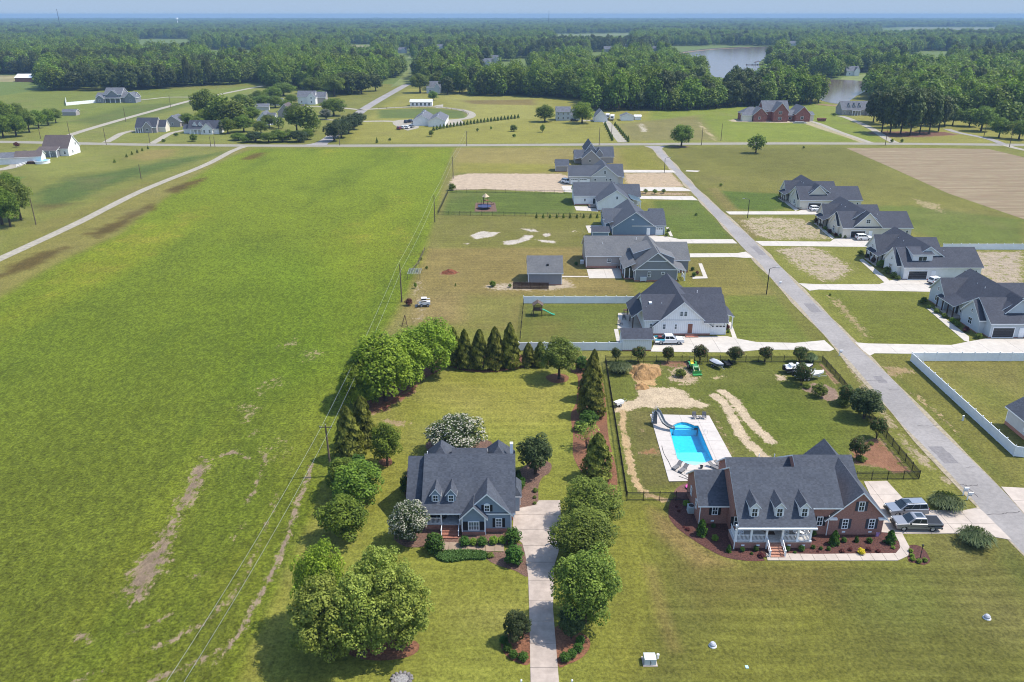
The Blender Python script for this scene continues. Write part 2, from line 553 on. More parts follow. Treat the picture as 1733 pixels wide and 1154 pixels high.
class Field:
	"""Colour of the ground, point by point: grass tint, bare-soil tint and how bare it is."""
	def __init__(self, X, Y):
		self.X, self.Y = X, Y
		n = len(X)
		self.tint = np.tile(np.array(L(146, 154, 80)), (n, 1))
		self.soil = np.tile(np.array(L(214, 190, 150)), (n, 1))
		self.bare = np.zeros(n)
		self.mow = np.zeros(n)
		self.rough = np.zeros(n)
	def _poly(self, pts, soft):
		x0, x1, y0, y1 = bbox(pts)
		m = 3 * soft + 1
		idx = np.nonzero((self.X > x0 - m) & (self.X < x1 + m) & (self.Y > y0 - m) & (self.Y < y1 + m))[0]
		if not len(idx):
			return idx, None
		x, y = self.X[idx], self.Y[idx]
		ins = np.zeros(len(idx), bool)
		d = np.full(len(idx), 1e9)
		for i in range(len(pts)):
			(ax, ay), (bx, by) = pts[i][:2], pts[(i + 1) % len(pts)][:2]
			dx, dy = bx - ax, by - ay
			t = np.clip(((x - ax) * dx + (y - ay) * dy) / (dx * dx + dy * dy + 1e-9), 0, 1)
			d = np.minimum(d, np.hypot(x - ax - t * dx, y - ay - t * dy))
			if ay != by:
				ins ^= ((ay > y) != (by > y)) & (x < (bx - ax) * (y - ay) / (by - ay) + ax)
		s = np.where(ins, d, -d)
		return idx, np.clip(s / (2 * soft) + 0.5, 0, 1)
	def _line(self, pts, w, soft):
		x0, x1, y0, y1 = bbox(pts)
		m = w + 3 * soft + 1
		idx = np.nonzero((self.X > x0 - m) & (self.X < x1 + m) & (self.Y > y0 - m) & (self.Y < y1 + m))[0]
		if not len(idx):
			return idx, None
		x, y = self.X[idx], self.Y[idx]
		d = np.full(len(idx), 1e9)
		for (ax, ay), (bx, by) in zip(pts[:-1], pts[1:]):
			dx, dy = bx - ax, by - ay
			t = np.clip(((x - ax) * dx + (y - ay) * dy) / (dx * dx + dy * dy + 1e-9), 0, 1)
			d = np.minimum(d, np.hypot(x - ax - t * dx, y - ay - t * dy))
		return idx, np.clip((w / 2 - d) / (2 * soft) + 0.5, 0, 1)
	def paint(self, px, rgb, soft=1.0, mow=None, rough=None, line=None, amt=1.0, wob=0.0):
		pts = [g(*p) for p in px]
		idx, w = self._line(pts, line, soft) if line else self._poly(pts, soft)
		if w is None:
			return
		if wob:
			w = np.clip(w + (fbm(self.X[idx], self.Y[idx], 3.0, int(px[0][0])) - 0.5) * wob * (w > 0) * (w < 1) * 2, 0, 1)
		w = w * amt
		self.tint[idx] = self.tint[idx] * (1 - w[:, None]) + np.array(L(*rgb)) * w[:, None]
		if mow is not None:
			self.mow[idx] = self.mow[idx] * (1 - w) + mow * w
		if rough is not None:
			self.rough[idx] = self.rough[idx] * (1 - w) + rough * w
	def dirt(self, px, rgb, soft=0.8, amt=1.0, line=None):
		pts = [g(*p) for p in px]
		idx, w = self._line(pts, line, soft) if line else self._poly(pts, soft)
		if w is None:
			return
		w = w * amt
		up = np.clip(w * 1.5, 0, 1)[:, None]
		self.soil[idx] = self.soil[idx] * (1 - up) + np.array(L(*rgb)) * up
		self.bare[idx] = np.maximum(self.bare[idx], w)
def cr(ox, oy, s, pts):
	return [(ox + x / s, oy + y / s) for x, y in pts]
POOL_LOOP = ccw([g(*p) for p in cr(1000, 570, 4.12, [(548, 640), (575, 618), (600, 605), (632, 597), (665, 600), (700, 612), (722, 622), (748, 622), (765, 660), (805, 755), (852, 862), (790, 880), (725, 897), (670, 885), (640, 872), (604, 852), (580, 770)])])
FIELD_PX = [(398, 262), (430, 252), (770, 250), (748, 312), (737, 372), (722, 420), (702, 470), (682, 512), (660, 548),
			(634, 575), (606, 625), (585, 680), (562, 760), (548, 820), (520, 900), (492, 960), (455, 1040), (425, 1100), (395, 1190),
			(-60, 1190), (-60, 520), (0, 505), (60, 470), (130, 432), (200, 400), (262, 352), (330, 300)]
def colour_ground(F):
	P, D = F.paint, F.dirt
	X, Y = F.X, F.Y
	P([(-400, 236), (545, 242), (545, 150), (-400, 150)], (150, 162, 88), 3)
	P([(590, 242), (1733, 242), (1900, 242), (1900, 175), (1400, 170), (1000, 150), (690, 150), (600, 215)], (168, 172, 92), 3)
	P([(700, 150), (905, 150), (905, 200), (800, 215), (750, 165)], (176, 180, 104), 3)
	P([(640, 186), (640, 200), (795, 200), (785, 188), (730, 183)], (120, 142, 80), 2)
	P([(1100, 180), (1400, 172), (1440, 200), (1500, 240), (1100, 240)], (150, 170, 76), 3)
	P([(1045, 210), (1180, 195), (1215, 238), (1060, 238)], (156, 156, 104), 4)
	D(cr(860, 20, 3.847, [(850, 725), (880, 730), (905, 780), (870, 782)]), (232, 220, 195), 2)
	D(cr(860, 20, 3.847, [(1240, 710), (1265, 740), (1360, 832), (1345, 838), (1250, 750)]), (220, 200, 150), 1.2)
	D([(1232, 203), (1260, 200), (1345, 203), (1360, 206), (1330, 208), (1290, 207), (1240, 206)], (228, 210, 178), 1.6)
	D([(1345, 203), (1368, 205), (1420, 222), (1475, 241), (1460, 242), (1400, 222)], (214, 200, 158), 1.0)
	D([(1465, 225), (1500, 222), (1600, 223), (1625, 228), (1560, 232), (1500, 232)], (150, 110, 90), 3)
	D([(0, 129), (75, 129), (75, 141), (0, 142)], (196, 178, 140), 5, .7)
	P([(780, 170), (905, 168), (905, 178), (800, 176)], (150, 140, 92), 3)
	P([(0, 145), (170, 145), (330, 152), (430, 145), (420, 160), (220, 200), (0, 220)], (140, 158, 78), 6)
	P([(120, 205), (220, 178), (330, 172), (320, 178), (180, 215)], (120, 140, 74), 6)
	P([(-400, 246), (410, 250), (340, 285), (240, 328), (130, 385), (0, 445), (-200, 545), (-500, 545)], (146, 156, 84), 1.5)
	P([(55, 330), (120, 300), (200, 288), (290, 270), (385, 256), (320, 276), (230, 300), (170, 320), (110, 345), (60, 350)], (106, 130, 70), 4, wob=.6)
	P([(0, 260), (90, 250), (180, 262), (190, 285), (80, 300), (60, 290)], (156, 168, 92), 4)
	P([(215, 268), (245, 254), (300, 252), (290, 264), (250, 272)], (176, 160, 110), 3, amt=.6)
	P([(60, 380), (150, 345), (250, 305), (265, 310), (130, 375), (20, 425)], (150, 152, 86), 3)
	P(cr(0, 230, 3.847, [(220, 450), (420, 440), (500, 440), (300, 490)]), (120, 112, 70), 3, amt=.7)
	P([(400, 250), (440, 252), (330, 305), (262, 358), (200, 405), (130, 438), (60, 478), (0, 512), (-80, 540), (-80, 470), (0, 441), (130, 380), (242, 324), (348, 281)],
	  (156, 156, 90), 1.2)
	P(FIELD_PX, (126, 150, 50), 1.6, rough=1.0, wob=.5)
	idx, w = F._poly([g(*p) for p in FIELD_PX], 3)
	x, y = X[idx], Y[idx]
	n1 = fbm(x * 1.6, y * .3, 34, 3)
	n2 = fbm(x * 2.0, y * .35, 16, 5)
	n3 = fbm(x, y, 5, 9)
	near = np.clip((150 - y) / 90, 0, 1)
	far = np.clip((y - 150) / 120, 0, 1)
	base = np.array(L(112, 136, 48))[None] * (1 - near[:, None]) + np.array(L(110, 124, 54))[None] * near[:, None]
	base = base * (1 - far[:, None] * .8) + np.array(L(136, 160, 54))[None] * far[:, None] * .8
	yel = np.clip((n1 - .5) * 3.2, 0, 1)[:, None] * .5
	base = base * (1 - yel) + np.array(L(152, 166, 56))[None] * yel
	dk = np.clip((n2 - .55) * 3.2, 0, 1)[:, None] * .55
	base = base * (1 - dk) + np.array(L(92, 118, 44))[None] * dk
	tn = np.clip((n3 * n1 - .36) * 5, 0, 1)[:, None] * np.clip(.25 + far, 0, 1)[:, None] * .5
	base = base * (1 - tn) + np.array(L(164, 162, 84))[None] * tn
	F.tint[idx] = F.tint[idx] * (1 - w[:, None]) + base * w[:, None]
	P([(470, 700), (540, 650), (590, 640), (560, 760), (545, 830), (500, 800)], (132, 146, 66), 5, amt=.6)
	P([(380, 420), (560, 430), (660, 470), (640, 560), (560, 680), (430, 640), (420, 560)], (110, 142, 40), 14, amt=.55)
	for pts in ([(-10, 475), (60, 452), (118, 420), (110, 418), (60, 430), (0, 460)],
				[(150, 395), (200, 372), (252, 346), (262, 350), (215, 380), (165, 402)],
				[(282, 325), (300, 312), (350, 300), (345, 306), (300, 328)],
				[(405, 268), (430, 259), (450, 258), (445, 264), (420, 272)]):
		P(pts, (112, 100, 58), 2.0, amt=.95, wob=.8)
	th = (166, 144, 120)
	D(cr(0, 700, 2.5417, [(880, 180), (905, 200), (880, 290), (830, 370), (770, 440), (760, 490), (735, 560), (730, 630), (690, 690), (650, 730), (640, 790),
						  (560, 830), (555, 770), (510, 770), (540, 710), (600, 620), (660, 580), (690, 510), (740, 450), (760, 380), (820, 250)]), th, 1.3, .74)
	for ln, w in (([(1140, 180), (1125, 260), (1085, 350), (1060, 380)], 1.0), ([(1050, 470), (1000, 540)], .8), ([(1190, 340), (1170, 420), (1130, 520), (1100, 590)], .8),
				  ([(1085, 620), (1040, 720), (990, 790), (920, 870), (840, 920), (740, 975), (640, 1020)], 1.0), ([(740, 860), (640, 915), (540, 945)], .8),
				  ([(880, 1050), (800, 1090), (640, 1150)], 1.3), ([(1010, 990), (910, 1030)], .8), ([(430, 1110), (330, 1150), (280, 1170)], 1.2),
				  ([(960, 180), (1010, 165), (1060, 190)], 1.5), ([(340, 960), (390, 970)], 1.6), ([(830, 700), (860, 690)], 1.4), ([(1075, 95), (1110, 70)], 1.2)):
		D(cr(0, 700, 2.5417, ln), th, .5, .60, line=w * .75)
	for pts_ in ([(425, 655), (470, 635), (480, 650), (440, 668)], [(395, 690), (430, 680), (450, 700), (410, 715)], [(500, 600), (540, 585), (545, 600), (510, 615)], [(440, 760), (480, 740), (490, 770), (455, 790)]):
		D(pts_, (176, 164, 118), 2.2, .42)
	D(cr(430, 500, 3.297, [(320, 940), (290, 1050), (245, 1150)]) + [(488, 905), (470, 950), (440, 1010), (412, 1060), (390, 1092)], (178, 156, 132), .45, .74, line=.8)
	D([(393, 1090), (365, 1120)], (178, 156, 132), .4, .6, line=.6)
	D([(470, 585), (500, 573), (505, 580), (480, 590)], (170, 160, 110), 1.5, .55)
	P([(770, 250), (790, 250), (765, 320), (752, 375), (740, 430), (715, 490), (690, 530), (672, 560), (640, 575), (682, 512), (702, 470), (722, 420), (737, 372), (748, 312)], (148, 150, 90), 1.0)
	P([(548, 820), (560, 815), (545, 880), (520, 950), (498, 1000), (470, 1080), (440, 1190), (395, 1190), (425, 1100), (455, 1040), (492, 960), (520, 900)], (156, 162, 82), .8, mow=.4)
	P([(768, 250), (1098, 250), (1160, 316), (948, 318), (940, 294), (770, 292)], (168, 162, 104), 1.2, mow=.7)
	P([(775, 275), (935, 278), (935, 292), (770, 292)], (162, 164, 86), 2.5, mow=.5)
	P([(1045, 252), (1095, 250), (1125, 280), (1140, 288), (1060, 288)], (156, 160, 78), 2.5)
	D([(768, 297), (800, 293), (950, 294), (965, 300), (962, 322), (950, 326), (820, 320), (765, 322), (760, 312)], (232, 208, 178), 1.2)
	D([(1055, 293), (1135, 292), (1160, 316), (1080, 318), (1062, 318)], (226, 200, 166), 1.2, .85)
	P([(760, 322), (972, 326), (972, 362), (748, 366)], (112, 134, 66), 1.0, mow=1.0)
	P([(745, 364), (1005, 362), (1000, 392), (985, 420), (725, 420), (735, 392)], (138, 142, 78), 1.6, mow=.5)
	P([(725, 420), (990, 418), (990, 455), (1070, 480), (1075, 500), (886, 502), (880, 560), (690, 545), (700, 480)], (158, 148, 96), 1.6, mow=.6)
	P([(790, 500), (886, 500), (880, 560), (770, 555)], (150, 152, 88), 3, mow=.4)
	P([(690, 510), (770, 500), (780, 540), (690, 550)], (164, 152, 106), 3)
	P([(886, 515), (1075, 515), (1050, 545), (1050, 585), (878, 590)], (122, 136, 68), 1.2, mow=.6)
	P([(900, 540), (960, 545), (950, 575), (890, 580)], (146, 146, 82), 3, amt=.7)
	for pts in ([(795, 398), (815, 391), (845, 393), (835, 400), (805, 405)], [(850, 408), (878, 405), (890, 397), (905, 398), (895, 406), (870, 414), (855, 414)],
				[(880, 386), (905, 388), (912, 392), (895, 392)], [(905, 404), (940, 408), (940, 412), (918, 410)], [(918, 395), (932, 394), (930, 400), (920, 401)],
				[(782, 412), (795, 411), (792, 414)], [(968, 390), (978, 391), (972, 393)]):
		D(pts, (236, 224, 206), .55, .95)
	D([(745, 461), (760, 459), (780, 461), (765, 465), (748, 465)], (150, 84, 56), .5)
	D([(818, 484), (840, 480), (960, 470), (975, 486), (930, 492), (830, 492)], (220, 200, 170), 1.2, .72)
	D([(700, 480), (715, 470), (720, 540), (700, 545)], (196, 180, 150), 1.5, .5)
	P([(1105, 340), (1180, 338), (1262, 420), (1125, 405)], (116, 138, 66), 1.2, mow=.8)
	P([(1065, 322), (1165, 318), (1172, 332), (1090, 332)], (150, 142, 96), 1.2)
	D([(1080, 325), (1165, 326), (1170, 331), (1085, 330)], (210, 180, 145), .8, .6)
	P([(1165, 412), (1250, 410), (1262, 428), (1165, 428)], (140, 148, 82), 1.0)
	P([(1160, 436), (1270, 438), (1320, 500), (1225, 505), (1165, 480)], (150, 148, 86), 1.2, mow=.6)
	P([(1230, 500), (1318, 500), (1392, 580), (1255, 575), (1232, 560)], (128, 144, 68), 1.0, mow=.8)
	P([(1125, 255), (1150, 262), (1560, 720), (1733, 925), (1733, 965), (1650, 860), (1380, 590)], (136, 142, 76), 1.0)
	P([(1130, 250), (1432, 250), (1604, 327), (1733, 372), (1733, 420), (1590, 415), (1540, 395), (1450, 345), (1330, 330), (1200, 325)], (142, 146, 80), 2, wob=.5)
	P([(1150, 250), (1430, 250), (1500, 280), (1450, 300), (1250, 290)], (132, 138, 72), 5, amt=.7)
	P([(1205, 322), (1325, 328), (1338, 350), (1300, 358), (1235, 352)], (106, 132, 60), 1.5)
	P([(1196, 318), (1215, 318), (1290, 400), (1270, 405)], (150, 146, 92), 1)
	P([(1450, 350), (1540, 348), (1733, 372), (1733, 414), (1590, 414), (1545, 390)], (124, 142, 72), 2, wob=.5)
	D([(1250, 372), (1285, 366), (1360, 370), (1400, 392), (1410, 405), (1300, 406), (1270, 395)], (216, 196, 164), 2, .62)
	D([(1310, 420), (1370, 416), (1400, 425), (1450, 455), (1420, 475), (1390, 476), (1350, 455)], (214, 194, 166), 2, .66)
	D([(1640, 425), (1733, 425), (1733, 490), (1680, 482), (1640, 455)], (212, 192, 166), 2, .7)
	D([(1540, 335), (1590, 345), (1600, 362), (1560, 350)], (206, 186, 140), 1.5, .6)
	P([(1380, 492), (1565, 495), (1640, 575), (1625, 583), (1470, 580)], (130, 142, 66), 1.2, mow=.5)
	D([(1400, 500), (1420, 505), (1475, 570), (1460, 570), (1410, 515)], (190, 168, 120), 1, .6)
	P([(1475, 600), (1540, 600), (1733, 780), (1733, 860), (1690, 815)], (140, 144, 78), 1.2)
	P(cr(1283, 570, 3.8511, [(880, 250), (960, 300), (1100, 420), (1300, 620), (1420, 740), (1480, 800), (1560, 840), (1660, 970), (1560, 930), (1380, 780), (1200, 560), (1000, 370)]), (118, 130, 62), 1.0, amt=.9)
	D(cr(1283, 570, 3.8511, [(1020, 370), (1100, 440), (1190, 520), (1320, 640)]), (200, 170, 120), .6, .6, line=1.0)
	D(cr(1283, 570, 3.8511, [(800, 190), (1000, 195), (1010, 230), (900, 270), (840, 250)]), (190, 162, 118), 1.0, .65)
	P([(1545, 608), (1733, 610), (1733, 770), (1610, 660)], (152, 152, 90), 1.2, mow=.4)
	P([(1610, 630), (1700, 660), (1733, 690), (1733, 740), (1650, 680)], (130, 142, 68), 3, amt=.8)
	D(cr(1380, 740, 4.615, [(760, 60), (830, 100), (900, 190), (870, 220), (800, 200), (720, 120)]), (212, 192, 160), .8, .62)
	D(cr(1380, 740, 4.615, [(960, 250), (1080, 350), (1100, 390), (1050, 380), (970, 300)]), (212, 192, 160), .6, .66)
	D(cr(1283, 570, 3.8511, [(560, 130), (640, 240), (740, 390), (860, 560), (960, 700), (1120, 860)]), (196, 176, 140), .5, .52, line=1.8)
	YARD = [(560, 815), (600, 700), (640, 640), (760, 625), (880, 628), (985, 630), (1028, 700), (1058, 850), (1060, 1000), (1040, 1190), (430, 1190), (470, 1080), (520, 950)]
	P(YARD, (154, 164, 78), 1.0, mow=.7)
	P([(760, 640), (960, 640), (960, 720), (840, 720), (720, 690)], (166, 170, 84), 4, mow=.9)
	P([(740, 940), (890, 960), (895, 1060), (740, 1050)], (152, 160, 74), 3, mow=.5)
	P([(600, 720), (700, 690), (690, 800), (640, 860), (600, 830)], (156, 162, 74), 3)
	D(cr(430, 500, 3.297, [(650, 600), (850, 540), (890, 490), (920, 490), (900, 540), (800, 600), (740, 650), (660, 660)]), (166, 108, 84), .8, .8)
	D(cr(430, 500, 3.297, [(700, 690), (840, 690), (880, 720), (780, 740), (720, 730)]), (190, 162, 120), 1.0, .55)
	P([(1060, 850), (1140, 850), (1230, 955), (1540, 955), (1580, 900), (1690, 905), (1740, 960), (1740, 1190), (1040, 1190)], (122, 128, 66), 1.2, mow=1.0)
	P([(1150, 960), (1420, 955), (1400, 1010), (1200, 1020)], (138, 132, 78), 4, mow=1.0, amt=.8)
	P([(1240, 1020), (1380, 1020), (1420, 1070), (1300, 1090), (1240, 1070)], (142, 148, 68), 3, amt=.8)
	P([(1180, 1090), (1320, 1080), (1500, 1140), (1500, 1190), (1150, 1190)], (140, 146, 68), 3, amt=.7)
	P([(1440, 985), (1560, 980), (1600, 1040), (1530, 1060), (1460, 1040)], (126, 138, 74), 3, amt=.8)
	P([(1040, 855), (1110, 855), (1115, 1000), (1080, 1190), (1000, 1190), (1045, 1050)], (148, 154, 72), 2, mow=.5)
	P([(1100, 860), (1140, 880), (1200, 935), (1240, 955), (1180, 960), (1110, 900)], (164, 150, 100), 1.2)
	P([(1690, 900), (1733, 945), (1760, 990), (1730, 1000), (1690, 950)], (112, 124, 62), 1.0)
	P([(1090, 955), (1110, 960), (1130, 1040), (1150, 1100), (1135, 1100), (1112, 1040)], (160, 148, 96), .8, amt=.7)
	P([(1020, 606), (1392, 604), (1420, 660), (1500, 740), (1552, 808), (1450, 810), (1400, 770), (1240, 790), (1060, 845)], (124, 136, 68), 1.0, mow=.4)
	P([(1215, 665), (1330, 650), (1420, 720), (1430, 780), (1340, 775), (1260, 700)], (118, 136, 58), 3, mow=.5)
	P([(1060, 692), (1200, 690), (1240, 790), (1170, 820), (1080, 830)], (122, 124, 74), 1.2)
	c4 = lambda p: cr(1000, 570, 4.12, p)
	sand = (238, 214, 178)
	D(c4([(320, 330), (450, 350), (560, 355), (660, 375), (690, 425), (830, 470), (800, 492), (330, 497), (250, 520), (165, 525), (170, 480), (220, 455), (300, 445), (330, 400)]), sand, .8)
	D(c4([(265, 200), (330, 185), (480, 190), (490, 225), (440, 290), (470, 330), (440, 350), (330, 330), (265, 260)]), (228, 186, 130), .6)
	D(c4([(560, 210), (650, 200), (760, 290), (720, 330), (620, 330), (540, 300), (530, 240)]), (222, 196, 160), 1.0, .72)
	D(c4([(830, 290), (880, 270), (945, 272), (930, 290), (860, 300)]), (232, 206, 160), .5, .8)
	D(c4([(480, 170), (680, 165), (700, 200), (600, 215), (480, 200)]), (176, 130, 104), .6, .7)
	D(c4([(860, 405), (925, 455), (965, 520), (1010, 610), (1050, 690), (1140, 780), (1250, 870)]), sand, .45, .95, line=1.9)
	D(c4([(920, 380), (1000, 440), (1060, 530), (1150, 630), (1250, 730)]), sand, .45, .95, line=1.8)
	D(c4([(225, 520), (222, 640), (255, 780), (290, 950), (340, 1060), (420, 1110), (520, 1140)]), (230, 196, 146), .4, .92, line=1.15)
	D(c4([(330, 790), (470, 765), (490, 820), (350, 825)]), (176, 132, 92), .6, .75)
	D(c4([(330, 650), (410, 605), (410, 630), (350, 670)]), (176, 140, 98), .5, .55)
	D(c4([(850, 520), (900, 620), (950, 720), (1010, 860), (970, 870), (930, 760)]), (170, 140, 96), .8, .55)
	D(cr(1283, 570, 3.8511, [(105, 245), (180, 250), (190, 280), (130, 285)]), sand, .5, .8)
	D(cr(1283, 570, 3.8511, [(600, 740), (720, 670), (780, 660), (900, 780), (1000, 880), (900, 890), (740, 840), (620, 830)]), (176, 128, 98), .8, .9)
	D(cr(1310, 580, 8.665, [(400, 690), (560, 590), (760, 620), (930, 680), (960, 850), (760, 860), (640, 780), (480, 720)]), (178, 150, 130), .6, .88)
	D(cr(1310, 580, 8.665, [(640, 300), (700, 300), (830, 440), (960, 600), (930, 640), (760, 460)]), (200, 158, 120), .4, .8)
	D(c4([(1000, 1090), (1030, 1080), (1060, 1100), (1040, 1130)]), (215, 180, 130), .5, .7)
	D([(1000, 700), (1022, 700), (1050, 840), (1040, 850), (1020, 760)], (150, 130, 90), .8, .5)
	n = fbm(X, Y, 9, 21)
	m = fbm(X, Y, 40, 23)
	F.tint *= np.array([[1.02, .91, .73]])
	F.tint *= 1 + F.rough[:, None] * np.array([[.10, .08, -.16]])
	F.tint *= (0.86 + 0.28 * n)[:, None] * (0.92 + 0.16 * m)[:, None]
	dry = np.clip((fbm(X, Y, 14, 29) - .55) * 3, 0, 1)[:, None] * (1 - F.rough[:, None]) * .28
	F.tint[:] = F.tint * (1 - dry) + np.array(L(164, 150, 98))[None] * dry
def ground_sheet():
	pats = [(-125, 125, 48, 180, .42), (-200, 200, 180, 330, 1.0), (-420, 420, 330, 800, 2.6)]
	vs_, fs, off = [], [], 0
	for x0, x1, y0, y1, s in pats:
		nx, ny = int((x1 - x0) / s) + 1, int((y1 - y0) / s) + 1
		xs, ys = np.linspace(x0, x1, nx), np.linspace(y0, y1, ny)
		XX, YY = np.meshgrid(xs, ys)
		vs_.append(np.stack([XX.ravel(), YY.ravel(), np.zeros(nx * ny)], 1))
		i = (np.arange(ny - 1)[:, None] * nx + np.arange(nx - 1)[None]).ravel() + off
		fs.append(np.stack([i, i + 1, i + 1 + nx, i + nx], 1))
		off += nx * ny
	R = 13000.0
	extra, ef = [], []
	for q in ([(-R, -200), (R, -200), (R, 48), (-R, 48)], [(-R, 48), (-125, 48), (-125, 180), (-R, 180)], [(125, 48), (R, 48), (R, 180), (125, 180)],
			  [(-R, 180), (-200, 180), (-200, 330), (-R, 330)], [(200, 180), (R, 180), (R, 330), (200, 330)],
			  [(-R, 330), (-420, 330), (-420, 800), (-R, 800)], [(420, 330), (R, 330), (R, 800), (420, 800)], [(-R, 800), (R, 800), (R, 14000), (-R, 14000)]):
		ef.append([off + k for k in range(4)])
		extra += [(*p, 0.0) for p in q]
		off += 4
	vs_.append(np.array(extra))
	fs.append(np.array(ef))
	V, Fc = np.concatenate(vs_), np.concatenate(fs)
	ctr = V[Fc].mean(1)
	hole = np.ones(len(Fc), bool)
	near = np.nonzero((ctr[:, 0] > 20) & (ctr[:, 0] < 36) & (ctr[:, 1] > 97) & (ctr[:, 1] < 120))[0]
	tf = Field(ctr[near, 0], ctr[near, 1])
	ii, ww = tf._poly(POOL_LOOP, .55)
	hole[near[ii[ww > .01]]] = False
	Fc = Fc[hole]
	me = bpy.data.meshes.new("ground")
	me.vertices.add(len(V))
	me.vertices.foreach_set("co", V.astype(np.float32).ravel())
	me.loops.add(len(Fc) * 4)
	me.loops.foreach_set("vertex_index", Fc.astype(np.int32).ravel())
	me.polygons.add(len(Fc))
	me.polygons.foreach_set("loop_start", np.arange(0, len(Fc) * 4, 4, dtype=np.int32))
	me.update(calc_edges=True)
	F = Field(V[:, 0], V[:, 1])
	colour_ground(F)
	F.bare[-len(extra):] = 0
	F.tint[-len(extra):] = np.array(L(130, 148, 72))
	for nm, arr in (("grass_tint", np.c_[F.tint, F.mow]), ("soil_tint", np.c_[F.soil, F.bare])):
		a = me.attributes.new(nm, 'FLOAT_COLOR', 'POINT')
		a.data.foreach_set("color", arr.astype(np.float32).ravel())
	a = me.attributes.new("rough_grass", 'FLOAT', 'POINT')
	a.data.foreach_set("value", F.rough.astype(np.float32))
	m, nt, p = _nt("ground")
	ga = N(nt, "ShaderNodeAttribute", attribute_name="grass_tint")
	sa = N(nt, "ShaderNodeAttribute", attribute_name="soil_tint")
	ra = N(nt, "ShaderNodeAttribute", attribute_name="rough_grass")
	pos = nt.nodes.new("ShaderNodeNewGeometry").outputs["Position"]
	fine = noise(nt, 2.4, 5, 0.8, pos)
	clump = noise(nt, 1.1, 4, 0.65, pos, (1.0, 0.55, 1.0, 0.5))
	wide = noise(nt, 0.22, 4, 0.6, pos)
	streak = noise(nt, 0.55, 3, 0.6, pos, (0.12, 1.6, 1.0))
	fa = mathn(nt, 'ADD', .85, mathn(nt, 'MULTIPLY', ra.outputs["Fac"], .35))
	v = mathn(nt, 'ADD', 1.0, mathn(nt, 'MULTIPLY', fa, mathn(nt, 'SUBTRACT', ramp(nt, fine, .30, .70), .5)))
	amp = mathn(nt, 'ADD', 0.26, mathn(nt, 'MULTIPLY', ra.outputs["Fac"], 0.36))
	v = mathn(nt, 'MULTIPLY', v, mathn(nt, 'ADD', 1.0, mathn(nt, 'MULTIPLY', mathn(nt, 'SUBTRACT', ramp(nt, clump, .28, .72), .5), amp)))
	v = mathn(nt, 'MULTIPLY', v, mathn(nt, 'ADD', 1.0, mathn(nt, 'MULTIPLY', mathn(nt, 'SUBTRACT', ramp(nt, wide, .3, .7), .5), 0.16)))
	sep = N(nt, "ShaderNodeSeparateXYZ")
	nt.links.new(pos, sep.inputs[0])
	wob = mathn(nt, 'MULTIPLY', noise(nt, 0.06, 2, 0.5, pos), 5.0)
	sn = mathn(nt, 'SINE', mathn(nt, 'MULTIPLY', mathn(nt, 'ADD', sep.outputs[1], wob), 2 * PI / 2.1))
	mow = mathn(nt, 'MULTIPLY', mathn(nt, 'MULTIPLY', sn, ga.outputs["Alpha"]), mathn(nt, 'MULTIPLY', ramp(nt, streak, .35, .7), .17))
	v = mathn(nt, 'ADD', v, mow)
	st = mathn(nt, 'MULTIPLY', mathn(nt, 'SUBTRACT', ramp(nt, streak, .3, .7), .5), mathn(nt, 'MULTIPLY', ga.outputs["Alpha"], .19))
	v = mathn(nt, 'ADD', v, st)
	vc = N(nt, "ShaderNodeCombineColor")
	for i in range(3):
		nt.links.new(v, vc.inputs[i])
	rows = noise(nt, .9, 4, .65, pos, (1.2, .07, 1))
	v = mathn(nt, 'ADD', v, mathn(nt, 'MULTIPLY', mathn(nt, 'SUBTRACT', ramp(nt, rows, .3, .7), .5), mathn(nt, 'MULTIPLY', ra.outputs["Fac"], .36)))
	grass = mixc(nt, 1.0, ga.outputs["Color"], vc.outputs[0], 'MULTIPLY')
	dryf = mathn(nt, 'MULTIPLY', ramp(nt, noise(nt, 2.3, 4, 0.7, pos), .56, .72), .22)
	grass = mixc(nt, dryf, grass, L(176, 164, 112))
	frf = mathn(nt, 'MULTIPLY', ramp(nt, noise(nt, 1.7, 4, 0.7, pos, (1, 1, 1)), .60, .78), mathn(nt, 'MULTIPLY', ra.outputs["Fac"], .4))
	grass = mixc(nt, frf, grass, L(100, 126, 40))
	brk = mathn(nt, 'ADD', mathn(nt, 'MULTIPLY', noise(nt, 1.1, 6, 0.75, pos, (1.3, .8, 1)), 2.1), mathn(nt, 'MULTIPLY', noise(nt, 0.35, 3, 0.6, pos), .9))
	bare = ramp(nt, mathn(nt, 'ADD', mathn(nt, 'MULTIPLY', sa.outputs["Alpha"], 1.05), mathn(nt, 'MULTIPLY', mathn(nt, 'SUBTRACT', brk, 1.5), 1.35)), .36, .72)
	bare = mathn(nt, 'MULTIPLY', bare, ramp(nt, sa.outputs["Alpha"], .02, .25))
	sv = mathn(nt, 'ADD', mathn(nt, 'ADD', mathn(nt, 'MULTIPLY', ramp(nt, noise(nt, 2.4, 6, .8, pos, (1.6, .7, 1)), .3, .7), .55), mathn(nt, 'MULTIPLY', ramp(nt, noise(nt, .5, 4, .65, pos), .3, .7), .28)), .56)
	svc = N(nt, "ShaderNodeCombineColor")
	for i in range(3):
		nt.links.new(sv, svc.inputs[i])
	soil = mixc(nt, 1.0, sa.outputs["Color"], svc.outputs[0], 'MULTIPLY')
	nt.links.new(mixc(nt, bare, grass, soil), p.inputs["Base Color"])
	p.inputs["Roughness"].default_value = 0.95
	p.inputs["Specular IOR Level"].default_value = 0.1
	hgt = mathn(nt, 'ADD', mathn(nt, 'MULTIPLY', fine, .4), clump)
	bump(nt, p, hgt, 0.55, 0.22)
	me.materials.append(m)
	o = link("ground", me)
	o['kind'] = 'structure'
	return o
ground = ground_sheet()
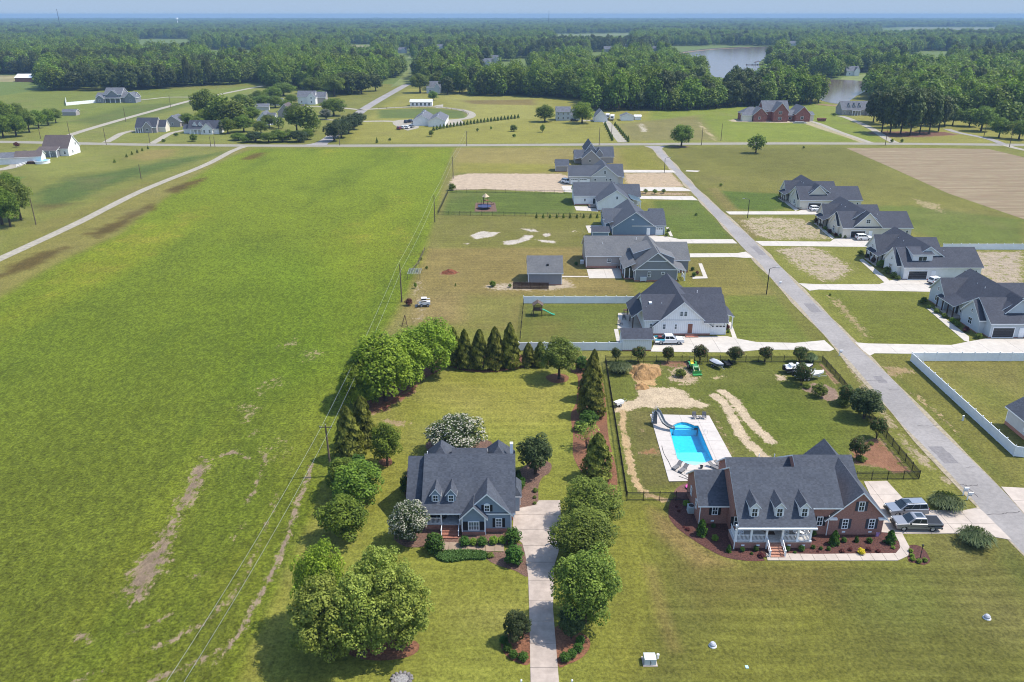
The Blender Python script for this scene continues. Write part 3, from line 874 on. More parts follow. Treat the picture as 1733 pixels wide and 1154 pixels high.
# ------------------------------------------------------------------ roads and lanes
cross_px = [(-420, 236), (-150, 238), (0, 240), (110, 242), (230, 244.5), (430, 246.3), (640, 246.3), (880, 245.2), (1100, 243.8), (1310, 242.6), (1520, 243.2), (1733, 245), (2100, 247)]
struct("cross_road", ribbon_mb(smooth_line([g(*p) for p in cross_px], 4), 7.6, 0.02), MT['road_old'])
lpx = cr(1283, 570, 3.8511, [(440, 0), (725, 330), (1000, 650), (1330, 1000), (1430, 1117)])
rpx = cr(1283, 570, 3.8511, [(600, 0), (870, 270), (1180, 590), (1560, 960), (1690, 1100)])
left = [g(1088, 246), g(1104, 252), g(1112, 262), g(1164, 318), g(1283, 447)] + [g(*p) for p in lpx] + [g(1733, 942), (66.5, 60), (66, 28)]
right = [g(1128, 246), g(1120, 252), g(1128, 262), g(1179, 318), g(1283, 412.5)] + [g(*p) for p in rpx] + [g(1790, 926), (73.5, 60), (73, 28)]
mbr = MB()
ls, rs = [], []
for side, out in ((left, ls), (right, rs)):
	ys = np.array([p[1] for p in side][::-1])
	xs = np.array([p[0] for p in side][::-1])
	for yy in np.linspace(30, 413, 78):
		out.append((float(np.interp(yy, ys, xs)) + random.uniform(-.06, .06), float(yy)))
mbr.add([(*p, .036) for q in zip(ls, rs) for p in q], [(2 * i, 2 * i + 1, 2 * i + 3, 2 * i + 2) for i in range(len(ls) - 1)])
street = struct("street", mbr, MT['asphalt'])
for side in (ls, rs):
	sg = 1 if side is ls else -1
	w_ = [max(.05, .5 + .5 * math.sin(i * .9 + sg) + random.uniform(-.25, .35)) for i in range(len(side))]
	link("sandy_edge", ribbon_mb([(x + sg * .05, y) for x, y in side], w_, .040).mesh("sandy_edge", mat("edge_sand", L(206, 190, 160), .95, .2, 1.5)), street)
for yy, wd, ln in ((103, 2.2, 5.0), (131, 1.6, 3.0), (168, 2.4, 6.0), (214, 2.0, 9.0)):
	xm = float(np.interp(yy, [p[1] for p in ls], [(p[0] + q[0]) / 2 for p, q in zip(ls, rs)])) + random.uniform(-1, 1)
	pts_ = [(xm + random.uniform(-.1, .1), yy + ln * t) for t in np.linspace(0, 1, 5)]
	link("patch", ribbon_mb(pts_, wd, .0385).mesh("patch", mat("asphalt_patch", L(176, 170, 168, .46), .9, .12, 2.0)), street)
crack = mat("crack_sealer", L(120, 112, 110, .4), .8, .2, 3)
for x0, y0, x1, y1 in ((1463, 644, 1500, 645), (1505, 660, 1522, 660), (1552, 721, 1586, 721), (1634, 791, 1650, 790), (1634, 823, 1656, 821), (1625, 820, 1636, 822), (1640, 827, 1655, 842), (1666, 871, 1700, 869), (1700, 869, 1726, 866)):
	a, b = g(x0, y0), g(x1, y1)
	pts = [(a[0] + (b[0] - a[0]) * t + random.uniform(-.1, .1), a[1] + (b[1] - a[1]) * t + random.uniform(-.12, .12)) for t in np.linspace(0, 1, 7)]
	link("crack", ribbon_mb(pts, .11, .042).mesh("crack", crack), street)
struct("gravel_lane", ribbon_mb(smooth_line([g(*p) for p in ((414, 247.5), (390, 257), (348, 279), (242, 322), (130, 378), (0, 438), (-120, 492))], 8), [4.2] * 4 + [3.4] * 100, 0.05), MT['gravel'])
struct("dirt_road", ribbon_mb(smooth_line([g(*p) for p in ((104, 240), (112, 231), (172, 212), (250, 190), (328, 169), (390, 156), (446, 145))], 8), 5.0, 0.05), MT['gravel'])
struct("dirt_drive", ribbon_mb(smooth_line([g(*p) for p in ((224, 170), (250, 168), (286, 164.5), (332, 164.5))], 6), 4.0, 0.064), MT['gravel'])
struct("side_street", ribbon_mb(smooth_line([g(*p) for p in ((534, 246), (552, 238), (570, 224), (609, 190), (640, 170), (690, 142))], 8), [14, 13, 11, 9, 8] + [7.0] * 100, 0.05), MT['asphalt'])
for nm, pts, w in (("farm_drive", ((179, 241), (190, 235), (206, 226), (226, 221)), 4.2), ("ranch_drive", ((257, 243), (268, 237), (288, 226), (314, 220)), 4.0),
				   ("loop_drive", ((614, 205.5), (650, 205), (690, 206), (752, 204), (778, 202), (794, 199), (798, 193), (783, 186.5), (737, 181), (690, 181), (606, 186)), 5.5),
				   ("shrub_drive", ((1054, 241), (1043, 228), (1034, 216), (1024, 205), (1012, 203.5), (985, 204.5)), 5.0),
				   ("mansion_drive", ((1474, 242), (1420, 223), (1385, 209), (1362, 204), (1335, 205)), 3.6),
				   ("lake_drive", ((1516, 242), (1500, 234), (1470, 215), (1432, 199), (1418, 196)), 4.2),
				   ("woods_drive", ((1700, 245), (1680, 237), (1660, 232), (1620, 224), (1602, 218)), 4.2),
				   ("verge_drive", ((1700, 245), (1716, 250), (1740, 255)), 4.0),
				   ("garden_drive", ((545, 202), (580, 204), (612, 205)), 3.5), ("cottage_drive", ((518, 180), (560, 181), (612, 186)), 4.5),
				   ("barn_track", ((-30, 290), (20, 283), (45, 268), (66, 258)), 6.0), ("barn_link", ((128, 242), (124, 247), (121, 252)), 4.0)):
	struct(nm, ribbon_mb(smooth_line([g(*p) for p in pts], 6), w, 0.058), MT['gravel'] if nm != "woods_drive" else MT['asphalt'])
for nm, pts in (("parking_area", [(664, 205), (676, 203), (700, 202), (712, 207), (708, 217), (690, 221), (674, 216), (665, 210)]),
				("gravel_yard", [(752, 203), (778, 201), (786, 208), (774, 213), (752, 211)]), ("stable_yard", [(735, 179), (750, 176.5), (750, 183), (738, 183)])):
	mb = MB()
	mb.prism(ccw([g(*p) for p in pts]), .03, .068)
	struct(nm, mb, MT['gravel'])
fa, fb, fc, fd = g(1432, 250.5), g(1760, 268), g(2000, 440), g(1604, 327)
fld = [g(1432, 250.5), g(1560, 250.5), g(1673, 252), g(1740, 268), g(1900, 300), g(1900, 425), g(1733, 371), g(1604, 327), g(1500, 280)]
m_pl, nt_, p_ = _nt("ploughed_soil")
pos_ = nt_.nodes.new("ShaderNodeNewGeometry").outputs["Position"]
str_ = noise(nt_, .6, 4, .65, pos_, (.05, 1.0, 1, 0.42))
cl_ = noise(nt_, .25, 4, .6, pos_)
c_ = mixc(nt_, ramp(nt_, str_, .3, .7), L(164, 146, 116), L(206, 188, 152))
c_ = mixc(nt_, mathn(nt_, 'MULTIPLY', ramp(nt_, cl_, .35, .7), .5), c_, L(178, 148, 124))
nt_.links.new(c_, p_.inputs["Base Color"])
p_.inputs["Roughness"].default_value = 1.0
p_.inputs["Specular IOR Level"].default_value = 0.05
bump(nt_, p_, str_, .5, .2)
mb = MB()
mb.add([(*p, .03) for p in ccw(fld)], [tuple(range(len(fld)))])
struct("ploughed_field", mb, m_pl)
def patch(name, px, rgb, z=0.05):
	mb = MB()
	pts = ccw([g(*p) for p in px])
	mb.add([(*p, z) for p in pts], [tuple(range(len(pts)))])
	return struct(name, mb, mat(name, L(*rgb), .95, .15, .05, big=.2, bigscale=.02))
patch("far_meadow", [(572, 80.5), (622, 80.5), (628, 76.5), (575, 75.5)], (170, 164, 104))
patch("far_meadow", [(930, 62.5), (1085, 59), (1080, 56.5), (945, 58.5)], (146, 156, 92))
patch("far_meadow", [(1520, 50.5), (1733, 50), (1760, 46.5), (1530, 46.5)], (150, 152, 104))
patch("far_meadow", [(690, 98), (738, 90), (738, 80), (700, 82)], (168, 176, 110))
patch("barn_meadow", [(-60, 138), (76, 139), (76, 128), (-60, 127)], (188, 176, 120))
patch("lake_lawn", [(1418, 140), (1500, 142), (1515, 130), (1470, 124), (1425, 131)], (158, 170, 88))
patch("grassy_bank", [(660, 148), (698, 140), (706, 124), (735, 96), (726, 90), (694, 110), (676, 134)], (156, 168, 92))
# ------------------------------------------------------------------ lake
lake_px = [(1136, 92), (1148, 88.5), (1180, 84), (1215, 81), (1270, 79.0), (1330, 79.5), (1345, 86), (1300, 96), (1284, 112), (1330, 128), (1400, 134), (1432, 135), (1462, 138.5),
		   (1470, 150), (1450, 162), (1430, 174), (1400, 173), (1340, 155), (1240, 134), (1180, 126), (1150, 112)]
mw, ntw, pw = _nt("lake_water")
pw.inputs["Base Color"].default_value = (*L(150, 132, 118, .55), 1)
pw.inputs["Roughness"].default_value = 0.12
pw.inputs["Specular IOR Level"].default_value = 0.5
bump(ntw, pw, noise(ntw, .35, 3, .6, None, (1, .4, 1)), .25, .15)
mb = MB()
lk = ccw(smooth_loop([g(*p) for p in lake_px], 3))
bm_l = fill_bm(lk)
me = bpy.data.meshes.new("lake")
for v in bm_l.verts:
	v.co.z = .09
bm_l.to_mesh(me)
bm_l.free()
me.materials.append(mw)
tag(link("lake", me), kind='structure')
LAKE = lk
shore = mat("lake_shore", L(180, 150, 110), .95, .2, .3)
struct("shore", ribbon_mb(smooth_line([g(*p) for p in ((1146, 90.5), (1180, 86), (1220, 82.5), (1270, 80.5))], 6), 9, .10), shore)
struct("shore", ribbon_mb(smooth_line([g(*p) for p in ((1386, 176), (1400, 178), (1418, 179), (1430, 178))], 4), 8, .10), shore)
# ------------------------------------------------------------------ concrete drives, walks
OC, CC, WC = MT['old_concrete'], MT['concrete'], MT['white_concrete']
paved("driveway", [(896, 1330), (898, 1154), (896, 1050), (894, 976), (889, 939), (884, 920), (868, 905), (869, 862), (880, 860), (905, 855), (912, 847), (948, 847), (950, 900), (945, 935), (937, 960), (936, 1032), (946, 1154), (952, 1330)],
	  8.6, 3.4, .06, OC)
paved("driveway", [(1462, 815), (1501, 814), (1532, 848), (1575, 863.5), (1627, 864.6), (1655, 859), (1664, 866), (1712, 914), (1677, 908), (1618, 903), (1527, 903.5), (1492, 901), (1490, 875)], 3.4, 3.4, .055, CC)
paved("front_walk", [(1514, 903.5), (1527, 903.5), (1532, 913), (1539, 926), (1537, 941), (1519, 949), (1380, 949), (1299, 948.5), (1296, 936.5), (1380, 938), (1516, 936.5), (1523, 928), (1522, 919)], 1.5, 4, .065, CC)
paved("front_walk", [(745, 917.5), (853, 921), (853, 933.5), (747, 932)], 1.25, 4, .06, mat("walk_concrete", L(214, 186, 158), .85, .08, 1.0, big=.15))
paved("driveway", [(1101, 595), (1113, 569), (1230, 569), (1242, 572), (1280, 579), (1345, 580.5), (1395, 576), (1412, 591), (1404, 594.5), (1352, 592), (1288, 592), (1256, 595), (1240, 596.5), (1170, 596)], 4.5, 4.5, .05, WC)
for nm, px in (("driveway", [(1167, 429), (1248, 428.5), (1262, 426), (1275, 436), (1262, 436.5), (1240, 435), (1168, 435.5)]),
			   ("driveway", [(1095, 398), (1128, 400), (1150, 405), (1165, 405), (1240, 405), (1248, 412), (1165, 412), (1130, 411), (1098, 408)]),
			   ("driveway", [(1076, 331.5), (1172, 332), (1181, 339), (1082, 336.5)]),
			   ("driveway", [(1065, 317), (1155, 317), (1164, 320), (1170, 323.5), (1068, 323)]),
			   ("driveway", [(1055, 287.5), (1138, 288), (1144, 292), (1055, 292)]),
			   ("driveway", [(1352, 479.5), (1380, 481), (1488, 481), (1505, 475), (1530, 470), (1590, 472), (1580, 494), (1385, 490), (1370, 492)]),
			   ("driveway", [(1278, 408), (1405, 409), (1412, 404), (1430, 402), (1480, 404), (1475, 418), (1300, 416), (1290, 416)]),
			   ("driveway", [(1228, 358), (1350, 357.5), (1360, 354), (1395, 355), (1390, 363), (1235, 363)]),
			   ("driveway", [(1447, 579.5), (1470, 581.5), (1610, 584), (1640, 578), (1668, 573), (1800, 573), (1800, 602), (1480, 598), (1472, 602), (1460, 593)])):
	paved(nm, px, 6.0, 6.0, .052, WC)
mb = MB()
mb.prism(ccw([g(1162, 288), g(1185, 289), g(1180, 291), g(1160, 290)]), .02, .05)
struct("driveway_stub", mb, WC)
paved("driveway", [(1694, 824), (1733, 826), (1800, 840), (1800, 900), (1760, 900)], 4, 4, .055, CC)
for nm, px in (("front_walk", [(1454, 440), (1460, 438), (1500, 470), (1510, 480), (1500, 481)]), ("front_walk", [(1568, 522), (1576, 521), (1640, 570), (1640, 579), (1632, 577)]),
			   ("front_walk", [(1322, 338), (1328, 337), (1352, 355), (1346, 357)]), ("front_walk", [(1385, 385), (1390, 384), (1412, 402), (1408, 405)]),
			   ("front_walk", [(1182, 446), (1188, 446), (1198, 471), (1172, 472), (1172, 468), (1190, 468)]), ("front_walk", [(1127, 385), (1132, 385), (1139, 400), (1134, 400)]),
			   ("front_walk", [(1231, 545), (1237, 545), (1247, 572), (1240, 573)])):
	paved(nm, px, 4, 4, .06, WC)
for nm, px in (("patio", [(993, 456), (1050, 454), (1052, 471), (997, 471)]), ("patio", [(1046, 530), (1065, 529), (1072, 556), (1045, 556)]), ("patio", [(991, 382), (1022, 381), (1024, 395), (996, 394)]),
			   ("patio", [(972, 349), (1012, 350), (1012, 358), (975, 356)]), ("patio", [(950, 315), (970, 314), (972, 326), (955, 325)]), ("garden_path", [(950, 467), (996, 467.5), (996, 469), (950, 469)]),
			   ("patio", [(1039, 557), (1046, 557), (1052, 590), (1046, 590)])):
	paved(nm, px, 5, 5, .055, WC)
# ------------------------------------------------------------------ planting beds
def bed(name, px, material, z=.03, smooth=True):
	mb = MB()
	pts = [g(*p) for p in px]
	pts = ccw(smooth_loop(pts, 4) if smooth else pts)
	bm = fill_bm(pts)
	me = bpy.data.meshes.new(name)
	for v in bm.verts:
		v.co.z = z
	bm.to_mesh(me)
	bm.free()
	me.materials.append(material)
	return tag(link(name, me), kind='structure')
bed("mulch_bed", [(1141, 842), (1131, 868), (1142, 890), (1168, 910), (1196, 928), (1227, 943), (1262, 949), (1294, 949), (1297, 941), (1400, 938), (1510, 937), (1522, 928), (1520, 916), (1508, 903), (1490, 900), (1440, 880), (1400, 868), (1240, 870), (1180, 846)], MT['mulch'])
bed("mulch_bed", [(1537, 927), (1545, 922), (1560, 926), (1570, 938), (1574, 950), (1564, 956), (1550, 953), (1537, 949)], MT['mulch'])
bed("paver_terrace", [(1141, 836), (1148, 824), (1165, 817), (1185, 816), (1185, 845), (1160, 846)], mat("red_paver", L(150, 108, 96), .9, .2, 3, .3), .035)
bed("straw_bed", [(752, 612), (772, 624), (808, 630), (844, 629), (878, 623), (912, 619), (950, 616), (950, 604), (860, 600), (760, 600)], MT['straw'])
bed("straw_bed", [(925, 636), (945, 632), (962, 637), (958, 646), (938, 648), (926, 642)], MT['straw'])
bed("straw_bed", [(966, 628), (978, 638), (975, 680), (966, 702), (970, 735), (970, 770), (985, 800), (1010, 830), (1040, 838), (1044, 800), (1030, 740), (1026, 690), (1018, 640), (1000, 610), (975, 612)], MT['straw'])
bed("straw_bed", [(848, 1090), (855, 1108), (872, 1120), (897, 1122), (897, 1066), (885, 1064), (862, 1072)], MT['straw'])
bed("straw_bed", [(939, 1062), (943, 1125), (962, 1124), (985, 1113), (998, 1096), (996, 1080), (975, 1068)], MT['straw'])
bed("straw_bed", [(560, 1086), (600, 1112), (650, 1118), (700, 1108), (705, 1086), (640, 1072), (580, 1070)], MT['straw'])
bed("straw_bed", [(590, 846), (612, 852), (622, 840), (600, 834)], MT['straw'])
bed("straw_bed", [(622, 700), (660, 680), (720, 640), (752, 622), (740, 612), (640, 640), (610, 660)], MT['straw'])
bed("straw_bed", [(640, 780), (652, 790), (664, 784), (658, 774)], MT['straw'])
bed("bark_bed", [(868, 862), (880, 862), (903, 858), (911, 848), (911, 825), (918, 808), (930, 800), (932, 784), (905, 778), (884, 792), (872, 800), (866, 830)], MT['chips'])
bed("bark_bed", [(672, 900), (668, 914), (690, 926), (720, 924), (740, 912), (742, 895), (700, 880)], MT['chips'])
bed("bark_bed", [(745, 918), (860, 922), (860, 892), (748, 890)], MT['chips'], smooth=False)
bed("bark_bed", [(822, 934), (850, 934), (866, 922), (884, 922), (892, 950), (893, 976), (872, 966), (846, 958), (826, 948)], MT['chips'])
bed("bark_bed", [(685, 838), (692, 838), (700, 810), (704, 780), (696, 778), (688, 800)], MT['chips'])
bed("bark_bed", [(722, 760), (780, 772), (826, 758), (824, 745), (740, 742)], MT['chips'])
for px in ([(1130, 248), (1150, 250), (1168, 248.5), (1150, 246.5)],):
	bed("straw_bed", px, MT['chips'])
# ================================================================== HOUSES
ROT = {'S': 0.0, 'E': PI / 2, 'N': PI, 'W': -PI / 2}
_cache = {}
def grid_plate(w, h, nx, nz, border, bar, depth, arch=False):
	"""a frame with nx by nz openings, one connected solid, facing -Y, centred on x, foot at z=0"""
	holes = []
	iw, ih = w - 2 * border, h - 2 * border
	cw, chh = (iw - bar * (nx - 1)) / nx, (ih - bar * (nz - 1)) / nz
	for i in range(nx):
		for j in range(nz):
			x0, z0 = -w / 2 + border + i * (cw + bar), border + j * (chh + bar)
			holes.append([(x0, z0), (x0 + cw, z0), (x0 + cw, z0 + chh), (x0, z0 + chh)])
	outer = [(-w / 2, 0), (w / 2, 0), (w / 2, h)]
	if arch:
		outer += [(w / 2 * math.cos(a), h + w * .28 * math.sin(a)) for a in np.linspace(.25, PI - .25, 8)]
	outer.append((-w / 2, h))
	bm = fill_bm(outer, holes)
	for v in bm.verts:
		v.co = Vector((v.co.x, -depth, v.co.y))
	r = bmesh.ops.extrude_face_region(bm, geom=bm.faces[:])
	for e in r["geom"]:
		if isinstance(e, bmesh.types.BMVert):
			e.co.y = 0
	bmesh.ops.recalc_face_normals(bm, faces=bm.faces)
	me = bpy.data.meshes.new("window_frame")
	bm.to_mesh(me)
	bm.free()
	return me
class House:
	def __init__(self, label, ox, oy, roof, wall, trim='white', group=None, name='house', cat='house'):
		self.o = (ox, oy)
		self.t = thing(name, label, cat, (ox, oy, 0), group=group)
		self.roof, self.wall, self.trim = MT[roof], MT[wall], MT[trim]
		self.eps = 0.0
	def part(self, name, mb, mats, parent=None):
		mb.v = [(x - self.o[0], y - self.o[1], z) for x, y, z in mb.v]
		return mb.build(name, mats, parent or self.t)
	def box(self, name, x0, x1, y0, y1, z0, z1, m, parent=None):
		mb = MB()
		mb.box(x0, x1, y0, y1, z0, z1)
		return self.part(name, mb, MT[m] if isinstance(m, str) else m, parent)
	def gable(self, axis, a0, a1, b0, b1, ze, zr, br=None, i0=0, i1=0, over=.4, oa=.35, z0=0.0, t=.17, wall=None, roof=None, found=None, w_ends=(0, 0), name='wall'):
		"""a block under a two-sided roof; axis is the ridge's direction"""
		self.eps += .004
		br = (b0 + b1) / 2 if br is None else br
		e0 = e1 = ze
		s0, s1 = (zr - e0) / (br - b0), (zr - e1) / (b1 - br)
		rz = lambda b: e0 + (b - b0) * s0 if b < br else e1 + (b1 - b) * s1
		w0, w1 = b0 + i0, b1 - i1
		c = 'y' if axis == 'y' else 'x'
		a0w, a1w = a0 + w_ends[0] + self.eps, a1 - w_ends[1] - self.eps
		mb = MB()
		sec = [(w0 + self.eps, z0), (w1 - self.eps, z0), (w1 - self.eps, rz(w1) - .02), (br, zr - .03), (w0 + self.eps, rz(w0) - .02)]
		mb.extr(sec, c, a0w, a1w)
		wob = self.part(name, mb, wall or self.wall)
		mb = MB()
		th0, th1 = t * math.hypot(1, s0), t * math.hypot(1, s1)
		A, C = (b0 - over, e0 - over * s0 + th0), (b1 + over, e1 - over * s1 + th1)
		F_, D = (b0 - over, e0 - over * s0), (b1 + over, e1 - over * s1)
		mb.extr([A, (br, zr + max(th0, th1)), C, D, (br, zr), F_], c, a0 - oa, a1 + oa, [1, 1, 0, 0, 1, 1, 1, 1])
		self.part('roof', mb, [roof or self.roof, self.trim])
		if found:
			mb = MB()
			if c == 'x':
				mb.box(a0w - .03, a1w + .03, w0 - .03, w1 + .03, z0 - .02, found)
			else:
				mb.box(w0 - .03, w1 + .03, a0w - .03, a1w + .03, z0 - .02, found)
			self.part('foundation', mb, MT['brick'])
		return wob
	def corners(self, pts, z0, z1, w=.14):
		for x, y in pts:
			self.box('corner_board', x - w / 2, x + w / 2, y - w / 2, y + w / 2, z0, z1, self.trim)
	def hip(self, x0, x1, y0, y1, ze, zr, over=.4, z0=0.0, wall=None, roof=None, t=.16, name='wall', walls=True):
		self.eps += .004
		if walls:
			mb = MB()
			mb.box(x0 + self.eps, x1 - self.eps, y0 + self.eps, y1 - self.eps, z0, ze + .05)
			self.part(name, mb, wall or self.wall)
		X0, X1, Y0, Y1 = x0 - over, x1 + over, y0 - over, y1 + over
		w, d = X1 - X0, Y1 - Y0
		if w > d:
			p, q = (X0 + d / 2, (Y0 + Y1) / 2), (X1 - d / 2, (Y0 + Y1) / 2)
		else:
			p, q = ((X0 + X1) / 2, Y0 + w / 2), ((X0 + X1) / 2, Y1 - w / 2)
		zb = ze - .12
		v = [(X0, Y0, zb), (X1, Y0, zb), (X1, Y1, zb), (X0, Y1, zb), (X0, Y0, zb + t), (X1, Y0, zb + t), (X1, Y1, zb + t), (X0, Y1, zb + t), (*p, zr), (*q, zr)]
		f = [(3, 2, 1, 0), (0, 1, 5, 4), (1, 2, 6, 5), (2, 3, 7, 6), (3, 0, 4, 7)]
		mi = [1] * 5
		if w > d:
			f += [(4, 5, 9, 8), (5, 6, 9), (6, 7, 8, 9), (7, 4, 8)]
		elif d > w:
			f += [(4, 5, 8), (5, 6, 9, 8), (6, 7, 9), (7, 4, 8, 9)]
		else:
			f += [(4, 5, 8), (5, 6, 8), (6, 7, 8), (7, 4, 8)]
			v[9] = v[8]
		mb = MB()
		mb.add(v, f, mi + [0] * 4)
		return self.part('roof', mb, [roof or self.roof, self.trim])
	def lean(self, x0, x1, y0, y1, zlo, zhi, side='S', t=.14, roof=None, name='porch_roof'):
		"""single-pitch roof falling towards the given side"""
		mb = MB()
		if side in 'SN':
			a, b = (zlo, zhi) if side == 'S' else (zhi, zlo)
			mb.extr([(y0, a + t), (y1, b + t), (y1, b), (y0, a)], 'x', x0, x1, [1, 1, 0, 1, 1, 1])
		else:
			a, b = (zlo, zhi) if side == 'W' else (zhi, zlo)
			mb.extr([(x0, a + t), (x1, b + t), (x1, b), (x0, a)], 'y', y0, y1, [1, 1, 0, 1, 1, 1])
		return self.part(name, mb, [roof or self.roof, self.trim])
	def win(self, face, u, plane, z, w=.9, h=1.5, nx=2, nz=2, shut=None, parent=None, arch=False, light=False, name='window'):
		key = (w, h, nx, nz, arch, self.trim.name)
		if key not in _cache:
			me = grid_plate(w, h, nx, nz, .10, .05, .07, arch)
			me.materials.append(self.trim)
			mb = MB()
			mb.box(-w / 2 + .04, w / 2 - .04, -.035, -.005, .04, h - .04)
			pn = mb.mesh("pane", MT['glass'])
			mb = MB()
			mb.box(-w / 2 + .04, w / 2 - .04, -.035, -.005, .04, h - .04)
			pl = mb.mesh("pane", MT['glass_light'])
			_cache[key] = (me, pn, pl)
		me, pn, pl = _cache[key]
		loc = {'S': (u, plane - .012), 'N': (u, plane + .012), 'E': (plane + .012, u), 'W': (plane - .012, u)}[face]
		lx, ly = loc[0] - self.o[0], loc[1] - self.o[1]
		par = parent or self.t
		if parent is not None and parent is not self.t:
			fr = link('window_frame', me, par, (lx, ly, z), ROT[face])
			link('pane', pl if light else pn, par, (lx, ly, z), ROT[face])
		else:
			fr = link(name, me, par, (lx, ly, z), ROT[face])
			link('pane', pl if light else pn, fr)
		if shut:
			sw = w * .42
			k2 = ('sh', round(sw, 2), h, shut)
			if k2 not in _cache:
				mb = MB()
				mb.box(-sw / 2, sw / 2, -.05, 0, 0, h - .06)
				for i in range(3):
					z_ = .08 + i * (h - .2) / 3
					mb.box(-sw / 2 + .05, sw / 2 - .05, -.065, -.05, z_, z_ + (h - .3) / 3 - .04)
				_cache[k2] = mb.mesh("shutter", MT[shut])
			for sg in (-1, 1):
				off = sg * (w / 2 + sw / 2 + .02)
				d = {'S': (off, 0), 'N': (-off, 0), 'E': (0, off), 'W': (0, -off)}[face]
				link('shutter', _cache[k2], self.t, (lx + d[0], ly + d[1], z + .03), ROT[face])
		return fr
	def door(self, face, u, plane, z, w=1.0, h=2.1, m='door_dark', frame=True):
		key = ('door', w, h, m, self.trim.name)
		if key not in _cache:
			mb = MB()
			mb.box(-w / 2 - .1, w / 2 + .1, -.05, 0, 0, h + .1)
			fr = mb.mesh("door_frame", self.trim)
			mb = MB()
			mb.box(-w / 2, w / 2, -.08, -.05, 0.01, h)
			for i in range(2):
				for j in range(3):
					x0 = -w / 2 + .1 + i * (w - .15) / 2
					z0 = .12 + j * (h - .2) / 3
					mb.box(x0, x0 + (w - .3) / 2, -.092, -.08, z0, z0 + (h - .2) / 3 - .1)
			dr = mb.mesh("door", MT[m])
			mb = MB()
			mb.lathe([(.0, 0), (.035, .01), (.035, .05), (.0, .06)], 8, (w / 2 - .1, -.11, h * .46))
			kn = mb.mesh("handle", MT['chrome'])
			_cache[key] = (fr, dr, kn)
		fr, dr, kn = _cache[key]
		loc = {'S': (u, plane - .012), 'N': (u, plane + .012), 'E': (plane + .012, u), 'W': (plane - .012, u)}[face]
		d = link('door', dr, self.t, (loc[0] - self.o[0], loc[1] - self.o[1], z), ROT[face])
		link('door_frame', fr, d)
		link('handle', kn, d)
		return d
	def garage(self, face, u, plane, z, w=2.6, h=2.25, m='white', lights=True):
		loc = {'S': (u, plane - .012), 'N': (u, plane + .012), 'E': (plane + .012, u), 'W': (plane - .012, u)}[face]
		key = ('gar', w, h, m, lights)
		if key not in _cache:
			fr = grid_plate(w + .3, h + .15, 1, 1, .14, .05, .06)
			fr.materials.append(self.trim)
			sh = (h - .1) / 4
			mb = MB()
			mb.box(-w / 2, w / 2, -.02, -.002, 0, sh - .02)
			npn = max(2, round(w / .62))
			pw_ = w / npn
			for i in range(npn):
				mb.box(-w / 2 + i * pw_ + .06, -w / 2 + (i + 1) * pw_ - .06, -.035, -.02, .07, sh - .09)
			pan = mb.mesh("panel", MT[m])
			mb = MB()
			for i in range(npn):
				mb.box(-w / 2 + i * pw_ + .09, -w / 2 + (i + 1) * pw_ - .09, -.044, -.03, .10, sh - .12)
			gl = mb.mesh("door_lights", MT['glass'])
			_cache[key] = (fr, pan, gl, sh)
		fr, pan, gl, sh = _cache[key]
		d = link('garage_door', fr, self.t, (loc[0] - self.o[0], loc[1] - self.o[1], z), ROT[face])
		for k in range(4):
			link('panel', pan, d, (0, 0, .01 + k * sh))
		if lights:
			link('door_lights', gl, d, (0, 0, .01 + 3 * sh))
		return d
	def dormer(self, xc, y, z, w, hw, hr, depth, win=None, wall=None, over=.16, roof=None):
		mb = MB()
		mb.extr([(xc - w / 2, z - .4), (xc + w / 2, z - .4), (xc + w / 2, z + hw), (xc, z + hr), (xc - w / 2, z + hw)], 'y', y, y + depth)
		d = self.part('dormer', mb, wall or self.wall)
		s = (hr - hw) / (w / 2)
		t = .1 * math.hypot(1, s)
		mb = MB()
		mb.extr([(xc - w / 2 - over, z + hw - over * s + t), (xc, z + hr + t), (xc + w / 2 + over, z + hw - over * s + t),
				 (xc + w / 2 + over, z + hw - over * s), (xc, z + hr), (xc - w / 2 - over, z + hw - over * s)], 'y', y - .2, y + depth, [1, 1, 0, 0, 1, 1, 1, 1])
		self.part('roof', mb, [roof or self.roof, self.trim], d)
		if win:
			self.win('S', xc, y, z + .12, *win, parent=d)
		return d
	def shed_dormer(self, x0, x1, y, z0, z1, depth, zback, wall=None, wins=(), roof=None):
		mb = MB()
		mb.extr([(y, z0 - .5), (y, z1), (y + depth, zback), (y + depth, z0 - .5)], 'x', x0, x1)
		d = self.part('dormer', mb, wall or self.wall)
		mb = MB()
		mb.extr([(y - .3, z1 - .02 + .15), (y + depth, zback + .17), (y + depth, zback + .02), (y - .3, z1 - .02)], 'x', x0 - .25, x1 + .25, [1, 1, 0, 1, 1, 1])
		self.part('roof', mb, [roof or self.roof, self.trim], d)
		for u, zz, w, h, nx, nz in wins:
			self.win('S', u, y, zz, w, h, nx, nz, parent=d)
		return d
	def column(self, x, y, z0, z1, w=.26, m='white', taper=False):
		mb = MB()
		mb.box(x - w * .72, x + w * .72, y - w * .72, y + w * .72, z0, z0 + .14)
		mb.box(x - w / 2, x + w / 2, y - w / 2, y + w / 2, z0 + .14, z1 - .12)
		mb.box(x - w * .66, x + w * .66, y - w * .66, y + w * .66, z1 - .12, z1)
		return self.part('column', mb, MT[m])
	def rail(self, p, q, z, h=.9, m='white', step=.16):
		mb = MB()
		p, q = Vector((*p, 0)), Vector((*q, 0))
		n = max(2, int((q - p).length / step))
		for zz, w in ((z + h, .09), (z + .12, .06)):
			mb.bar((p.x, p.y, zz), (q.x, q.y, zz), .07, w)
		for i in range(1, n):
			c = p.lerp(q, i / n)
			mb.box(c.x - .02, c.x + .02, c.y - .02, c.y + .02, z + .1, z + h)
		return self.part('railing', mb, MT[m])
